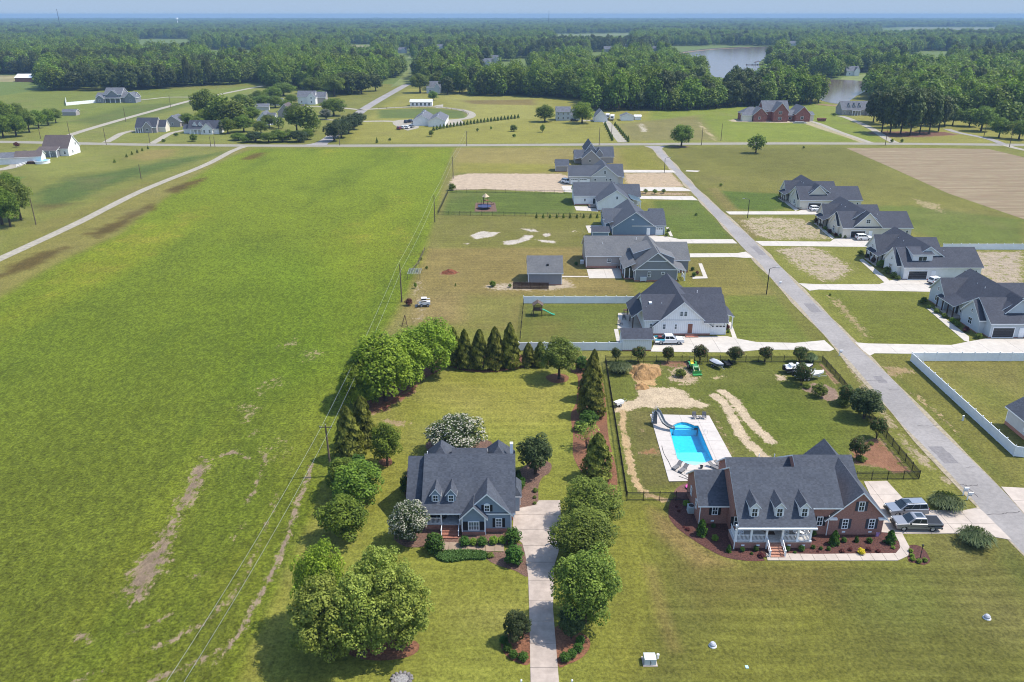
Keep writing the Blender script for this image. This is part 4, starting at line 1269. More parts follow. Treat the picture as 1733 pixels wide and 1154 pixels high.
	def steps(self, x0, x1, y0, y1, z, n, m='brick', side='S'):
		"""n steps rising from the outer edge to the floor level z"""
		for k in range(n):
			zt = z * (k + 1) / (n + 1)
			if side == 'S':
				d = (y1 - y0) / n
				self.box('step', x0, x1, y0 + k * d, y1 - .001 * k, zt - z / (n + 1) + .002, zt, m)
			elif side == 'W':
				d = (x1 - x0) / n
				self.box('step', x0 + k * d, x1 - .001 * k, y0, y1, zt - z / (n + 1) + .002, zt, m)
	def vent(self, face, u, plane, z, w=.42, h=.22):
		mb = MB()
		mb.box(-w / 2, w / 2, -.03, 0, 0, h)
		for i in range(3):
			mb.box(-w / 2 + .03, w / 2 - .03, -.045, -.03, .03 + i * h / 3, .03 + i * h / 3 + .03)
		if 'vent' not in _cache:
			_cache['vent'] = mb.mesh("vent", MT['white'])
		loc = {'S': (u, plane - .012), 'E': (plane + .012, u), 'W': (plane - .012, u)}[face]
		link('foundation_vent', _cache['vent'], self.t, (loc[0] - self.o[0], loc[1] - self.o[1], z), ROT[face])
	def pipe(self, x, y, z, h=.6):
		mb = MB()
		mb.tube([(x, y, z), (x, y, z + h)], .06, 6)
		self.part('vent_pipe', mb, MT['white'])
	def downspout(self, x, y, z0, z1):
		self.box('downspout', x - .05, x + .05, y - .05, y + .05, z0, z1, 'white')
# ------------------------------------------------------------------ the blue house
h = House('blue-sided house with two small white dormers and a dark shingle roof beside the concrete drive', -6.4, 86.0, 'roof', 'blue_siding')
h.gable('x', -11.3, .1, 86.3, 98.3, 3.0, 7.75, i0=2.3, found=.65)
h.gable('x', -13.5, -11.25, 88.4, 97.0, 3.1, 7.15, found=.6)
h.gable('y', 86.0, 92.2, -6.3, -.1, 2.75, 5.75, oa=.3, found=.55)
h.gable('y', 85.35, 88.0, -6.4, -3.45, 2.7, 4.25, oa=.3, over=.35, found=.5)
h.hip(-12.0, -8.0, 95.5, 101.2, 3.0, 6.2)
h.hip(-3.9, .05, 95.5, 101.2, 3.0, 6.2)
h.gable('x', -8.1, -3.8, 95.0, 100.6, 3.0, 5.45)
h.hip(.1, 1.05, 90.6, 94.0, 2.5, 3.6, over=.25)
for zz in (91.3, 92.3, 93.3):
	h.win('E', zz, 1.05, .8, .75, 1.5, 1, 2)
h.box('porch_floor', -11.3, -6.45, 86.5, 88.6, .02, .78, 'brick')
h.box('porch_deck', -11.25, -6.5, 86.45, 88.58, .782, .82, mat("porch_boards", (.45, .46, .47), .6))
for x in (-11.0, -9.15, -6.75):
	h.column(x, 86.6, .82, 2.75, .2)
h.box('porch_beam', -11.25, -6.5, 86.5, 86.72, 2.72, 2.98, 'white')
h.rail((-10.9, 86.6), (-9.25, 86.6), .82)
h.rail((-11.0, 86.7), (-11.0, 88.5), .82)
h.steps(-9.0, -6.9, 84.5, 86.45, .78, 4, mat("brick_steps", (.24, .10, .065), .85, .2, 6))
for zz in (-9.05, -6.85):
	h.rail((zz, 84.7), (zz, 86.4), .25, .85)
h.door('S', -7.9, 88.62, .82, .95, 2.05)
h.win('S', -10.2, 88.62, 1.2, .9, 1.4, shut='shutter')
h.win('S', -4.9, 85.36, .75, 1.45, 1.35, 4, 2, 'shutter', light=True)
h.win('S', -1.7, 86.02, .75, .85, 1.4, 2, 3, 'shutter', light=True)
h.win('S', -3.2, 86.02, 3.15, .75, 1.0, 2, 2, 'shutter', arch=True)
for xc in (-9.85, -7.85):
	h.dormer(xc, 87.2, 3.75, 1.15, 1.2, 1.95, 4.0, (.75, 1.0, 2, 2), over=.2)
h.downspout(-3.4, 85.3, .1, 2.6)
h.downspout(-.1, 85.95, .1, 2.6)
h.corners([(-6.38, 85.38), (-3.5, 85.38), (-.14, 86.03), (-.12, 98.2)], .5, 2.7)
h.win('W', 91.5, -13.5, 1.2, .9, 1.5)
h.pipe(-11.6, 95.2, 6.0)
h.box('chimney_cap', -.3, .15, 97.6, 98.2, 3.0, 6.4, 'white')
# ------------------------------------------------------------------ the brick house
h = House('red brick house with three white dormers and a white railed front porch', 36, 88, 'roof', 'brick')
h.gable('x', 28.2, 37.6, 82.6, 95.2, 3.35, 7.8, i0=2.6, oa=.15, over=.3)
h.gable('x', 37.5, 41.6, 84.6, 93.2, 4.76, 7.8, i0=.85, oa=.0, over=.25)
h.gable('x', 24.4, 28.3, 87.8, 95.0, 3.1, 5.85, oa=.25)
h.gable('y', 85.4, 98.5, 40.4, 47.5, 2.7, 6.35, br=44.1, oa=.35, over=.55)
h.gable('x', 29.5, 38.5, 91.5, 98.5, 3.0, 5.6, oa=.3)
h.gable('x', 38.0, 46.0, 88.5, 99.5, 3.0, 6.6, oa=.0)
WS = mat("dormer_white_boards", (.74, .74, .73), .5, .04, 2)
for xc in (30.15, 33.25, 36.35):
	h.dormer(xc, 83.5, 3.95, 1.12, 1.55, 2.15, 4.2, (.82, 1.3, 2, 2), wall=WS, over=.16)
h.box('porch_floor', 27.75, 37.4, 82.6, 85.2, .02, .92, 'brick')
h.box('porch_deck', 27.7, 37.45, 82.55, 85.18, .922, 1.0, mat("porch_slab", (.5, .47, .43), .7))
cols = (27.95, 29.85, 31.75, 33.75, 35.65, 37.25)
for x in cols:
	h.column(x, 82.75, 1.0, 3.2, .24)
h.box('porch_beam', 27.8, 37.4, 82.62, 82.88, 3.2, 3.42, 'white')
h.box('eave_board', 27.9, 37.8, 82.2, 82.28, 3.0, 3.2, 'white')
for i, j in ((0, 1), (1, 2), (3, 4), (4, 5)):
	h.rail((cols[i] + .13, 82.75), (cols[j] - .13, 82.75), 1.0)
h.rail((27.95, 82.9), (27.95, 85.1), 1.0)
h.rail((37.25, 82.9), (37.25, 85.1), 1.0)
h.steps(31.9, 33.6, 80.7, 82.55, 1.0, 5, mat("front_steps", (.34, .17, .115), .85, .2, 6))
for x in (31.82, 33.68):
	for k in range(2):
		h.box('newel', x - .08, x + .08, 80.8 + k * 1.6, 80.96 + k * 1.6, 0, 1.0 + .6 * k, 'white')
	mb = MB()
	mb.bar((x, 80.9, .95), (x, 82.5, 1.75), .08, .09)
	mb.bar((x, 80.9, .3), (x, 82.5, 1.1), .05, .06)
	for k in range(7):
		y = 81.0 + k * .22
		mb.box(x - .02, x + .02, y, y + .04, .3 + (y - 80.9) * .5, .95 + (y - 80.9) * .5)
	h.part('stair_rail', mb, MT['white'])
for u in (28.7, 30.9, 34.6, 36.6):
	h.win('S', u, 85.22, 1.5, .9, 1.45, 2, 2, 'shutter')
h.door('S', 32.75, 85.22, 1.0, 1.0, 2.1, 'white')
h.win('S', 26.5, 87.82, 1.4, .8, 1.3, 2, 2, 'shutter')
h.win('S', 39.3, 85.42, 1.4, .8, 1.4, 2, 2, 'shutter')
h.win('S', 42.6, 85.42, .95, .8, 1.5, 2, 3, 'shutter_blue')
h.win('S', 46.0, 85.42, .95, .8, 1.5, 2, 3, 'shutter_blue')
h.win('S', 44.3, 85.42, 3.6, .8, 1.45, 2, 2, 'shutter_blue')
for u, pl in ((28.9, 82.62), (30.8, 82.62), (34.7, 82.62), (36.5, 82.62), (26.3, 87.82), (42.6, 85.42), (46.0, 85.42)):
	h.vent('S', u, pl, .35)
for u in (89.4, 92.5):
	h.win('W', u, 24.42, 1.4, .8, 1.3)
for x, y in ((27.75, 82.4), (24.5, 87.6), (40.35, 85.25)):
	h.downspout(x, y, .05, 3.0)
for x, y, z in ((34, 95.4, 5.5), (42.2, 94, 5.9), (36.5, 96.4, 4.9)):
	h.pipe(x, y, z)
for sx, hw in ((40.9, -1), (47.2, 1)):
	h.box('cornice_return', sx - .5, sx + .5, 85.05, 85.4, 2.45, 2.68, 'white')
for k in range(2):
	h.garage('E', 89.6 + k * 3.6, 47.5, .05, 2.6, 2.25, 'white')
# ------------------------------------------------------------------ the left row along the street, near to far
h = House('white farmhouse with charcoal roof and two white garage doors behind the crape myrtle row', 36, 158, 'roof_dark', 'white_siding', trim='white')
h.gable('x', 27.6, 44.5, 154.5, 166.0, 3.45, 6.85, found=.5)
h.gable('y', 154.2, 173.5, 29.4, 41.2, 2.1, 7.25, br=35.3, over=.3, found=.45)
h.gable('x', 36, 46.2, 165.0, 172.0, 3.2, 5.6)
h.lean(25.2, 28.2, 157.2, 166.5, 2.7, 5.2, 'W')
for y in (157.6, 161.8, 166.0):
	h.column(25.6, y, .1, 2.75, .2, 'dark_wood')
h.box('porch_floor', 25.2, 27.8, 157.2, 166.4, .02, .3, 'concrete')
mb = MB()
mb.extr([(157.8, 4.2), (160.4, 4.2), (160.4, 6.0), (157.8, 6.0), ], 'x', 28.8, 29.4)
h.part('chimney', mb, MT['white_siding'])
h.lean(39.6, 44.7, 153.3, 154.3, 3.0, 3.45, 'S', t=.1)
for u in (41.0, 43.4):
	h.garage('S', u, 154.5, .1, 2.1, 2.2, 'white')
h.door('S', 37.0, 154.2, .55, .95, 2.05, 'door_red')
h.steps(36.0, 38.6, 152.9, 154.2, .55, 2)
for u, w in ((28.9, .75), (31.6, .75), (34.0, .6)):
	h.win('S', u, 154.2 if u > 29.4 else 154.5, 1.35, w, 1.25, 1, 2, light=True)
h.win('S', 35.0, 154.2, 4.2, .75, 1.2, 1, 2, light=True)
h.win('S', 35.85, 154.2, 4.2, .75, 1.2, 1, 2, light=True)
for u in (41.8, 44.0):
	h.box('bracket', u - .06, u + .06, 153.8, 154.2, 2.6, 3.0, 'black')
h.lean(44.4, 47.0, 157.5, 164.0, 2.8, 3.6, 'E')
for y in (157.8, 160.7, 163.7):
	h.column(46.7, y, .1, 2.8, .2)
h.pipe(31.5, 158, 5.3)
h.pipe(40.2, 164, 6.0)
h = House('long grey house with a light grey roof, screened porch and shed dormers', 32, 200, 'roof_gray', 'gray_siding')
h.gable('y', 190.4, 207.5, 30.7, 41.3, 3.05, 7.35, br=36.05, over=.5, found=.45)
h.gable('x', 19.5, 36.2, 201.6, 213.6, 3.45, 7.1, found=.7, wall=MT['tan_siding'])
h.gable('x', 36.2, 45.6, 198.0, 209.0, 3.4, 6.55, found=.5)
h.lean(28.0, 31.0, 191.8, 203.0, 2.85, 4.3, 'W')
h.box('screen_porch', 28.4, 30.8, 192.3, 202.0, .4, 2.9, MT['glass'])
for x, y in ((28.4, 192.3), (29.6, 192.3), (30.7, 192.3), (28.4, 196), (28.4, 200)):
	h.box('porch_post', x - .1, x + .1, y - .12, y + .1, .4, 2.9, 'white')
h.box('porch_skirt', 28.3, 30.9, 192.2, 202.0, .0, .4, 'brick')
mb = MB()
mb.extr([(31.2, 4.0), (31.2, 5.6), (35.2, 6.9), (35.2, 4.0)], 'y', 196.5, 203.5)
d = h.part('dormer', mb, MT['gray_siding'])
mb = MB()
mb.extr([(30.9, 5.65), (35.4, 7.15), (35.4, 7.0), (30.9, 5.5)], 'y', 196.2, 203.8, [1, 1, 0, 1, 1, 1])
h.part('roof', mb, [MT['roof_gray'], MT['white']], d)
mb = MB()
mb.extr([(40.6, 4.0), (40.6, 5.5), (37.0, 6.9), (37.0, 4.0)], 'y', 192.5, 197.5)
d = h.part('dormer', mb, MT['gray_siding'])
mb = MB()
mb.extr([(40.9, 5.55), (36.9, 7.1), (36.9, 6.95), (40.9, 5.4)], 'y', 192.2, 197.8, [1, 1, 0, 1, 1, 1])
h.part('roof', mb, [MT['roof_gray'], MT['white']], d)
h.win('S', 34.3, 190.4, 1.2, .8, 1.4, 2, 2)
h.win('S', 37.7, 190.4, 1.9, .9, .6, 2, 1)
h.win('S', 25.5, 201.6, 1.6, 1.1, 1.0, 2, 2)
h.box('belt_board', 30.6, 41.4, 190.3, 190.38, 3.0, 3.2, 'white')
h.box('belt_board', 33.6, 38.5, 190.3, 190.38, 5.2, 5.38, 'white')
h.corners([(30.75, 190.4), (41.25, 190.4), (19.55, 201.62)], .45, 3.1)
h.lean(41.3, 43.6, 190.6, 198.0, 2.6, 3.2, 'E')
for y in (190.9, 194.2, 197.6):
	h.column(43.3, y, .1, 2.6, .24)
h.rail((43.3, 191), (43.3, 194), .4)
h.pipe(33, 206, 6.6)
h.pipe(24, 205, 5.6)
h = House('slate blue house with a single front gable and a white garage door', 38, 242, 'roof', 'slate_siding')
h.gable('y', 235.4, 253.5, 30.4, 43.6, 2.4, 7.0, br=37.1, over=.35, found=.25)
h.gable('x', 36.5, 46.2, 235.7, 245.0, 3.1, 6.2, found=.25)
h.gable('x', 28.6, 37, 243.0, 252.0, 3.2, 5.4)
h.lean(28.2, 30.9, 238.0, 246.5, 2.8, 3.7, 'W')
for y in (238.3, 241.6):
	h.column(28.5, y, .1, 2.8, .22)
h.garage('S', 44.0, 235.7, .1, 3.2, 2.25, 'white')
h.door('S', 41.2, 235.4, .2, .85, 2.0, 'white')
h.box('vent_louver', 36.0, 36.7, 235.36, 235.4, 4.7, 4.95, 'white')
h.corners([(30.45, 235.42), (43.5, 235.42), (46.15, 235.72)], .2, 3.0)
h.gable('x', 43.5, 47.5, 246, 252, 3.0, 5.0)
h = House('white house with a long charcoal roof and rear deck beside the fenced striped lawn', 32, 276, 'roof', 'white_siding')
h.gable('y', 268.0, 283.5, 29.2, 41.0, 3.0, 6.9, br=35.4, over=.35, found=.25)
h.gable('x', 21.8, 36, 276.6, 288.0, 3.4, 6.8, found=.5)
h.gable('x', 36, 44.8, 277.0, 287.0, 3.0, 6.2)
h.lean(40.5, 44.2, 269.5, 277.0, 2.7, 3.8, 'E', roof=MT['roof_metal'])
for y in (269.8, 273, 276.5):
	h.column(43.9, y, .1, 2.7, .22)
h.win('S', 35.6, 268.0, 3.9, .7, 1.1, 1, 2)
h.win('S', 25.5, 276.6, 1.3, .7, 1.1, 1, 2)
h.door('S', 28.8, 276.6, .4, .9, 2.0, 'glass')
h.box('deck', 26.6, 29.2, 272.2, 276.5, .3, .5, 'dark_wood')
h.rail((26.6, 272.3), (29.1, 272.3), .5, .9, 'white', .3)
h.corners([(29.25, 268.02), (21.85, 276.62)], .2, 3.3)
h = House('pale grey house with white garage doors beside the big sand lot', 32, 318, 'roof', 'lightgray_siding')
h.gable('y', 313.0, 328.0, 30.8, 41.6, 3.1, 7.2, br=36.4, over=.35, found=.25)
h.gable('x', 22.5, 36.4, 313.4, 323.0, 3.4, 6.5, found=.25)
h.gable('x', 36.4, 43.7, 314.0, 326.0, 3.1, 6.8)
for u in (24.5, 28.0):
	h.garage('S', u, 313.4, .1, 2.7, 2.2, 'white')
h.door('S', 30.0, 313.4, .1, .9, 2.0, 'white')
h.win('S', 36.3, 313.0, 4.2, 1.2, 1.2, 2, 2)
for u, w in ((32.6, .8), (37.0, .6), (38.6, 1.0)):
	h.win('S', u, 313.0, 1.5, w, 1.0, 1, 1)
h.lean(41.4, 43.9, 312.6, 316, 2.7, 3.4, 'E')
h = House('small taupe house with grey roof, farthest in the row before the cross road', 36, 364, 'roof', 'tan_siding')
h.gable('y', 357.5, 368.0, 31.0, 39.0, 2.7, 6.2, br=35.0, over=.35)
h.gable('y', 364.0, 378.0, 33.0, 38.0, 5.0, 8.4, br=35.4, over=.35)
h.gable('x', 36.5, 45.6, 362.0, 373.0, 2.9, 6.4)
h.gable('x', 28.2, 34, 361.5, 371.0, 2.9, 5.2)
h.gable('y', 361.8, 366, 37.6, 40.6, 4.2, 6.2, over=.2)
h.win('S', 34.6, 357.5, 1.2, .9, 1.2, 1, 1)
h.lean(28.0, 31, 357.4, 361.5, 2.5, 3.2, 'W')
# ------------------------------------------------------------------ sheds along the left row
def shed(label, x0, x1, y0, y1, ze, zr, roof, wall, wins=(), door=None, found=.2, over=.3):
	s = House(label, (x0 + x1) / 2, (y0 + y1) / 2, roof, wall, name='shed', cat='shed')
	s.gable('x', x0, x1, y0, y1, ze, zr, found=found, over=over)
	for w in wins:
		s.win(*w)
	s.corners([(x0 + .03, y0 + .03), (x1 - .03, y0 + .03)], found, ze)
	if door:
		s.door(*door)
	return s
shed('white garden shed with a charcoal roof at the end of the vinyl fence', 22.0, 27.7, 146.0, 151.0, 2.45, 3.75, 'roof_dark', 'white_siding', door=('W', 148.5, 22.0, .2, 1.4, 2.0, 'white'), over=.2)
s = shed('grey workshop with a roof vent behind a brown board screen', 4.0, 12.3, 187.6, 196.5, 3.1, 6.1, 'roof_gray', 'gray_siding', door=('E', 191, 12.3, .2, 1.0, 2.0, 'white'))
mb = MB()
mb.box(8.6, 9.1, 189.2, 189.7, 4.0, 4.9)
s.part('roof_vent', mb, MT['dark_metal'])
shed('taupe outbuilding with a grey roof left of the far row of houses', 18.6, 24.0, 341.0, 348.0, 2.5, 4.5, 'roof', 'tan_siding')
shed('little slate shed with a dark roof on a pale patio', 24.0, 28.8, 231.5, 236.5, 2.0, 3.0, 'roof_dark', 'slate_siding', over=.2)
# ------------------------------------------------------------------ the right row along the street
def right_house(label, y0, wall, trim, gables, front, roof='roof_dark', x1=118.0, garage=(103.0, 4.4), extra=None, ridge_n=22):
	h = House(label, 106, y0 + 8, roof, wall, trim=trim)
	h.gable('x', 98.6, x1, y0, y0 + 11.4, 3.3, 6.75, found=.2)
	h.gable('y', y0 + 3.0, y0 + ridge_n, 99.2, 112.2, 3.2, 7.65, br=105.6)
	h.gable('x', 104, x1 - 4.5, y0 + 11, y0 + ridge_n - 1.5, 3.2, 6.5)
	for ya, yb, xf, zr in gables:
		h.gable('x', xf, 104.5, ya, yb, 3.1, zr, over=.3, oa=.35, found=.2)
		ym = (ya + yb) / 2
		h.win('W', ym, xf, 1.0, 1.5, 1.5, 2, 2)
		h.win('W', ym, xf, 3.6, .7, .9, 1, 2)
	h.garage('S', garage[0], y0, .05, garage[1], 2.2, 'door_dark')
	if front == 'gable':
		h.gable('y', y0 - .02, y0 + 6, 101.6, 109.9, 3.45, 7.6, br=105.7, z0=3.35)
		h.win('S', 105.7, y0 - .02, 4.5, 1.3, 1.2, 2, 2)
		h.lean(101.2, 110.2, y0 - .6, y0, 3.2, 3.5, 'S', t=.08)
	elif front == 'cap':
		h.gable('y', y0 + 2.0, y0 + 6, 102.4, 107.8, 5.0, 7.6, br=105.0, z0=4.6)
	elif front == 'shed':
		h.shed_dormer(101.0, 106.0, y0 + 1.6, 4.1, 6.0, 4.0, 6.9, wins=((103.5, 4.35, 2.2, 1.3, 2, 1),))
	h.door('S', garage[0] + garage[1] / 2 + 1.6, y0, .15, .9, 2.0, 'white')
	h.win('S', x1 - 3.6, y0, 1.3, 1.6, 1.2, 2, 2)
	h.win('S', x1 - 1.3, y0, 1.3, .7, 1.2, 1, 2)
	h.lean(96.6, 99.4, y0 + 11.2, y0 + ridge_n - 4.2, 2.7, 3.9, 'W')
	n = 4
	for k in range(n):
		h.column(96.9, y0 + 11.5 + k * (ridge_n - 16) / (n - 1), .1, 2.7, .22, 'dark_wood' if trim == 'white' else 'white')
	h.box('porch_floor', 96.7, 99.4, y0 + 11.3, y0 + ridge_n - 4.3, .01, .25, 'concrete')
	h.door('W', y0 + 14, 99.2, .25, 1.0, 2.1, 'door_dark')
	for u in (y0 + 12.4, y0 + 16.2):
		h.win('W', u, 99.2, .9, .9, 1.5)
	h.pipe(110, y0 + 4.5, 5.8)
	h.pipe(103.6, y0 + 13, 6.2)
	return h
right_house('pale blue house with charcoal roof, nearest of the row right of the street', 152.8, 'iceblue_siding', 'white', [(155.0, 162.0, 97.5, 6.2), (169.5, 176.5, 97.6, 6.4)], 'cap', x1=119, garage=(101.4, 4.3), ridge_n=23)
right_house('bright white house with a window in a shed dormer over its dark garage', 192.0, 'plain_white', 'white', [(194.0, 201.5, 97.8, 6.6), (206.0, 213.0, 97.8, 6.9)], 'shed', x1=118, garage=(102.2, 4.6), ridge_n=23)
right_house('cream house with a windowed front gable, second from the far end on the right', 232.0, 'cream_siding', 'white', [(235.0, 241.0, 98.2, 6.2), (246.5, 252.5, 98.2, 6.4)], 'gable', x1=119, garage=(103.2, 4.2), ridge_n=22.5)
right_house('cream house with a small blank roof gable, farthest on the right of the street', 270.0, 'cream_siding', 'white', [(272.0, 278.5, 98.4, 6.4), (284.5, 290.5, 98.4, 6.4)], 'cap', x1=119.5, garage=(103.6, 4.2), ridge_n=22)
h = House('grey house with brick base at the right edge inside the vinyl fence', 86, 112, 'roof', 'lightgray_siding')
h.gable('y', 104.0, 115.5, 80.6, 93.0, 3.1, 7.2, found=.6)
h.win('W', 110.3, 80.6, 1.2, .9, 1.4, 2, 2)
h.win('W', 106.5, 80.6, 1.2, .9, 1.4, 2, 2)
h.corners([(80.65, 115.4)], .6, 3.0)
# ================================================================== FAR BUILDINGS
def far(label, px, py, roof, wall, blocks, rz=0.0, wins=(), name='house', cat='house', trim='white', group=None):
	"""blocks: (axis, a0, a1, b0, b1, eave, ridge) measured from the near left corner"""
	ox, oy = g(px, py)
	h = House(label, ox, oy, roof, wall, trim, name=name, cat=cat, group=group)
	for b in blocks:
		ax, a0, a1, b0, b1, ze, zr = b[:7]
		kw = dict(wall=MT[b[7]] if len(b) > 7 and b[7] else None, roof=MT[b[8]] if len(b) > 8 else None)
		if ax == 'x':
			h.gable('x', ox + a0, ox + a1, oy + b0, oy + b1, ze, zr, **kw)
		elif ax == 'y':
			h.gable('y', oy + b0, oy + b1, ox + a0, ox + a1, ze, zr, **kw)
		elif ax == 'h':
			h.hip(ox + a0, ox + a1, oy + b0, oy + b1, ze, zr, **kw)
		elif ax == 'p':      # porch roof with posts
			h.lean(ox + a0, ox + a1, oy + b0, oy + b1, ze, zr, 'S')
			for k in range(4):
				h.column(ox + a0 + .3 + k * (a1 - a0 - .6) / 3, oy + b0 + .3, 0, ze, .3)
	for face, u, pl, z, w, hh in wins:
		h.win(face, (ox if face == 'S' else oy) + u, (oy if face == 'S' else ox) + pl, z, w, hh, 2, 2)
	h.t.rotation_euler = (0, 0, rz)
	return h
far("big two storey grey house with white porch posts standing in the left meadow", 163, 173.8, 'roof_far', 'gray_siding',
	[('x', 0, 6, 1, 10, 4, 6.8), ('y', 1, 6.5, -1.5, 3, 3.4, 5.4), ('x', 6, 19, 2, 14, 6.0, 10.2), ('y', 9, 16, 1.4, 5, 6.1, 8.8), ('p', 7, 19, -.8, 1.9, 3.2, 3.9), ('x', 19, 29, 2, 12, 3.8, 7.0), ('y', 22.5, 30.5, -1, 8, 3.8, 7.4)],
	wins=[('S', x, 1.9, z, 1.2, 1.6) for x in (7.5, 10, 12.5, 15, 17.5) for z in (.8, 4.0)] + [('S', 26.5, -1.05, 1, 1.4, 1.6), ('S', 26.5, -1.05, 4.4, 1.0, 1.2), ('S', 3.5, -1.55, 1, 1.6, 1.6)])
far("small grey farmhouse with dark roof and cream end walls left of the brick cottage", 231, 224.5, 'roof_dark', 'cream_siding',
	[('x', 0, 11.5, 0, 9, 3.2, 7.6, 'tan_siding'), ('y', 4.6, 9.4, -1.2, 4, 3.2, 6.0, 'tan_siding'), ('x', 11, 15.5, 3, 9, 3.0, 6.2), ('p', 0, 4.5, -1.4, .2, 2.6, 3.2)], wins=[('S', 7, -1.25, .8, 1.5, 1.6), ('S', 2, 0, .9, 1, 1.5), ('E', 4, 11.6, 1, 1, 1.4)])
far("low brown brick cottage with a slate roof behind the small grey farmhouse", 280, 214.5, 'roof_far', 'tan_siding', [('y', 0, 9, 0, 11, 3.0, 6.2), ('x', 2, 10, 3, 11, 3.0, 5.8)], wins=[('S', 4.5, 0, .9, 1.2, 1.5)])
far("long white ranch house with a blue grey roof and small dormers by the cross road", 314, 227, 'roof_dark', 'plain_white',
	[('x', 1.5, 18.5, 1, 9.5, 3.0, 6.8), ('y', 9.5, 15.5, -.8, 5, 3.0, 5.8), ('x', -2, 2, 3, 9, 2.6, 4.4), ('p', 3, 9.4, -.9, 1.2, 2.6, 3.1), ('y', 4.2, 5.8, 2.2, 6, 5.0, 6.2), ('y', 7.2, 8.8, 2.2, 6, 5.0, 6.2)],
	wins=[('S', 11, -.85, .8, 1.1, 1.6), ('S', 14, -.85, .8, 1.1, 1.6), ('S', 5, .95, .8, 1, 1.5), ('E', 5, 18.6, 1, 1, 1.4)])
far("white barn like house with a tall brown roof at the left of the cross road", 74, 264, 'roof_brown', 'plain_white', [('x', 0, 12, 0, 11, 3.6, 8.8), ('p', -1, 8.6, -4, 0, 2.9, 4.3), ('x', 0, 8, -3.4, 0, 2.6, 3.4, 'gray_siding')],
	wins=[('E', 4, 12.05, 1, 1, 1.4), ('E', 7.5, 12.05, 4.2, 1, 1.3), ('S', 10.3, 0, .8, 1, 1.5), ('S', 2.2, -3.45, .6, 1.4, 1.6), ('S', 5.4, -3.45, .6, 1.4, 1.6)])
far("low white outbuilding with a faded red roof at the left edge behind the round pool", -2, 279, 'roof_brown', 'plain_white', [('x', 0, 17, 0, 8, 2.9, 4.6, None, 'roof_far'), ('x', 7, 17.4, -.3, 7.6, 3.0, 5.0)], rz=.28, name='outbuilding', cat='outbuilding')
far("red barn with a white metal roof beyond the meadow at the far left", 26, 138.5, 'plain_white', 'door_red', [('x', 0, 18, 0, 14, 4, 7, None, 'plain_white'), ('x', 18, 32, 3, 12, 3.2, 5.2, None, 'plain_white')], name='barn', cat='barn')
far("long low brown shed beside the tree row in the left meadow", 106, 195.5, 'roof_far', 'tan_siding', [('x', 0, 9, 0, 5, 2.4, 3.8)], name='shed', cat='shed')
far("white sided cottage with a pale gable among the garden trees", 436, 212, 'roof_far', 'plain_white', [('y', 0, 7.5, 0, 10, 3.4, 7.6), ('x', 2, 10, 2, 9, 3.2, 6.6)], wins=[('S', 3.7, 0, 1, 1.2, 1.5)])
far("grey brick cottage with a long brown roof among the garden trees", 471, 199, 'roof_brown', 'tan_siding', [('y', 0, 9, 0, 13, 3.6, 8.4), ('x', 3, 15, 5, 14, 3.4, 7.2)], wins=[('S', 4.5, 0, 1, 1.4, 1.6)])
far("small white cottage with a grey roof behind the garden trees", 452, 178.5, 'roof_far', 'plain_white', [('x', 0, 11, 0, 7, 2.8, 4.8)])
far("tall bright white house with grey roof and chimney beside the garden drive", 503, 176.5, 'roof_far', 'plain_white', [('x', 0, 13, 2, 11, 5.4, 9.0), ('y', 8, 14, -1, 6, 5.0, 8.2), ('x', 12, 20, 6, 14, 4.6, 8.0, 'tan_siding')], wins=[('S', 3, 2, 1, 1, 1.5), ('S', 11, -1, 1, 1.2, 1.5), ('S', 11, -1, 4, 1, 1.3)])
far("low silver roofed cottage far left among the garden trees", 438, 187, 'lightgray_siding', 'lightgray_siding', [('x', -2, 7, 0, 6, 2.6, 4.2, None, 'roof_far')], rz=.2)
h = far("long white metal building with a grey roof and cupolas beside the oval drive", 700, 213.5, 'roof_far', 'plain_white', [('y', 9, 19, -2, 26, 3.2, 5.6), ('y', -.5, 9.6, 2, 28, 3.2, 6.2)], name='metal_building', cat='building')
for dx, dy, zz in ((4.5, 12, 6.0), (4.5, 22, 6.0), (14, 8, 5.4)):
	x, y = h.o[0] + dx, h.o[1] + dy
	cup = h.box('cupola', x - .5, x + .5, y - .5, y + .5, zz - .2, zz + 1.0, 'white')
	mb = MB()
	mb.lathe([(.9, zz + 1.0), (.0, zz + 1.8)], 4, (x, y, 0))
	h.part('roof', mb, MT['roof_far'], cup)
far("long low white stable with a pale roof behind the oval drive", 694, 179.5, 'lightgray_siding', 'plain_white', [('x', 0, 16, 0, 8, 2.9, 4.4, None, 'lightgray_siding')], wins=[('S', x, 0, .3, 1.6, 2.0) for x in (2, 5, 8, 11, 14)], name='stable', cat='stable')
far("colonial house with white upper floor between two big trees", 941, 204, 'roof_far', 'iceblue_siding', [('x', 0, 9, 0, 9, 5.4, 8.0), ('x', 9, 15, 1, 9, 3.4, 6.4)], wins=[('S', x, 0, z, 1, 1.5) for x in (1.5, 4.5, 7.5) for z in (.8, 3.5)] + [('S', 12, 1, .8, 1.2, 1.6)])
far("small gabled garage with grey roof at the end of the shrub lined drive", 1006, 206.5, 'roof_far', 'plain_white', [('y', 0, 8, 0, 12, 2.8, 7.0)], name='garage', cat='garage')
far("open sided white shed in the lot right of the campers", 1051, 204, 'galv', 'plain_white', [('y', 0, 8, 0, 7, 2.6, 4.2, None, 'roof_far')], name='shed', cat='shed')
far("small white box shed at the right end of the lot by the campers", 1074, 203, 'plain_white', 'plain_white', [('x', 0, 4, 0, 4, 2.2, 2.9, None, 'plain_white')], name='shed', cat='shed')
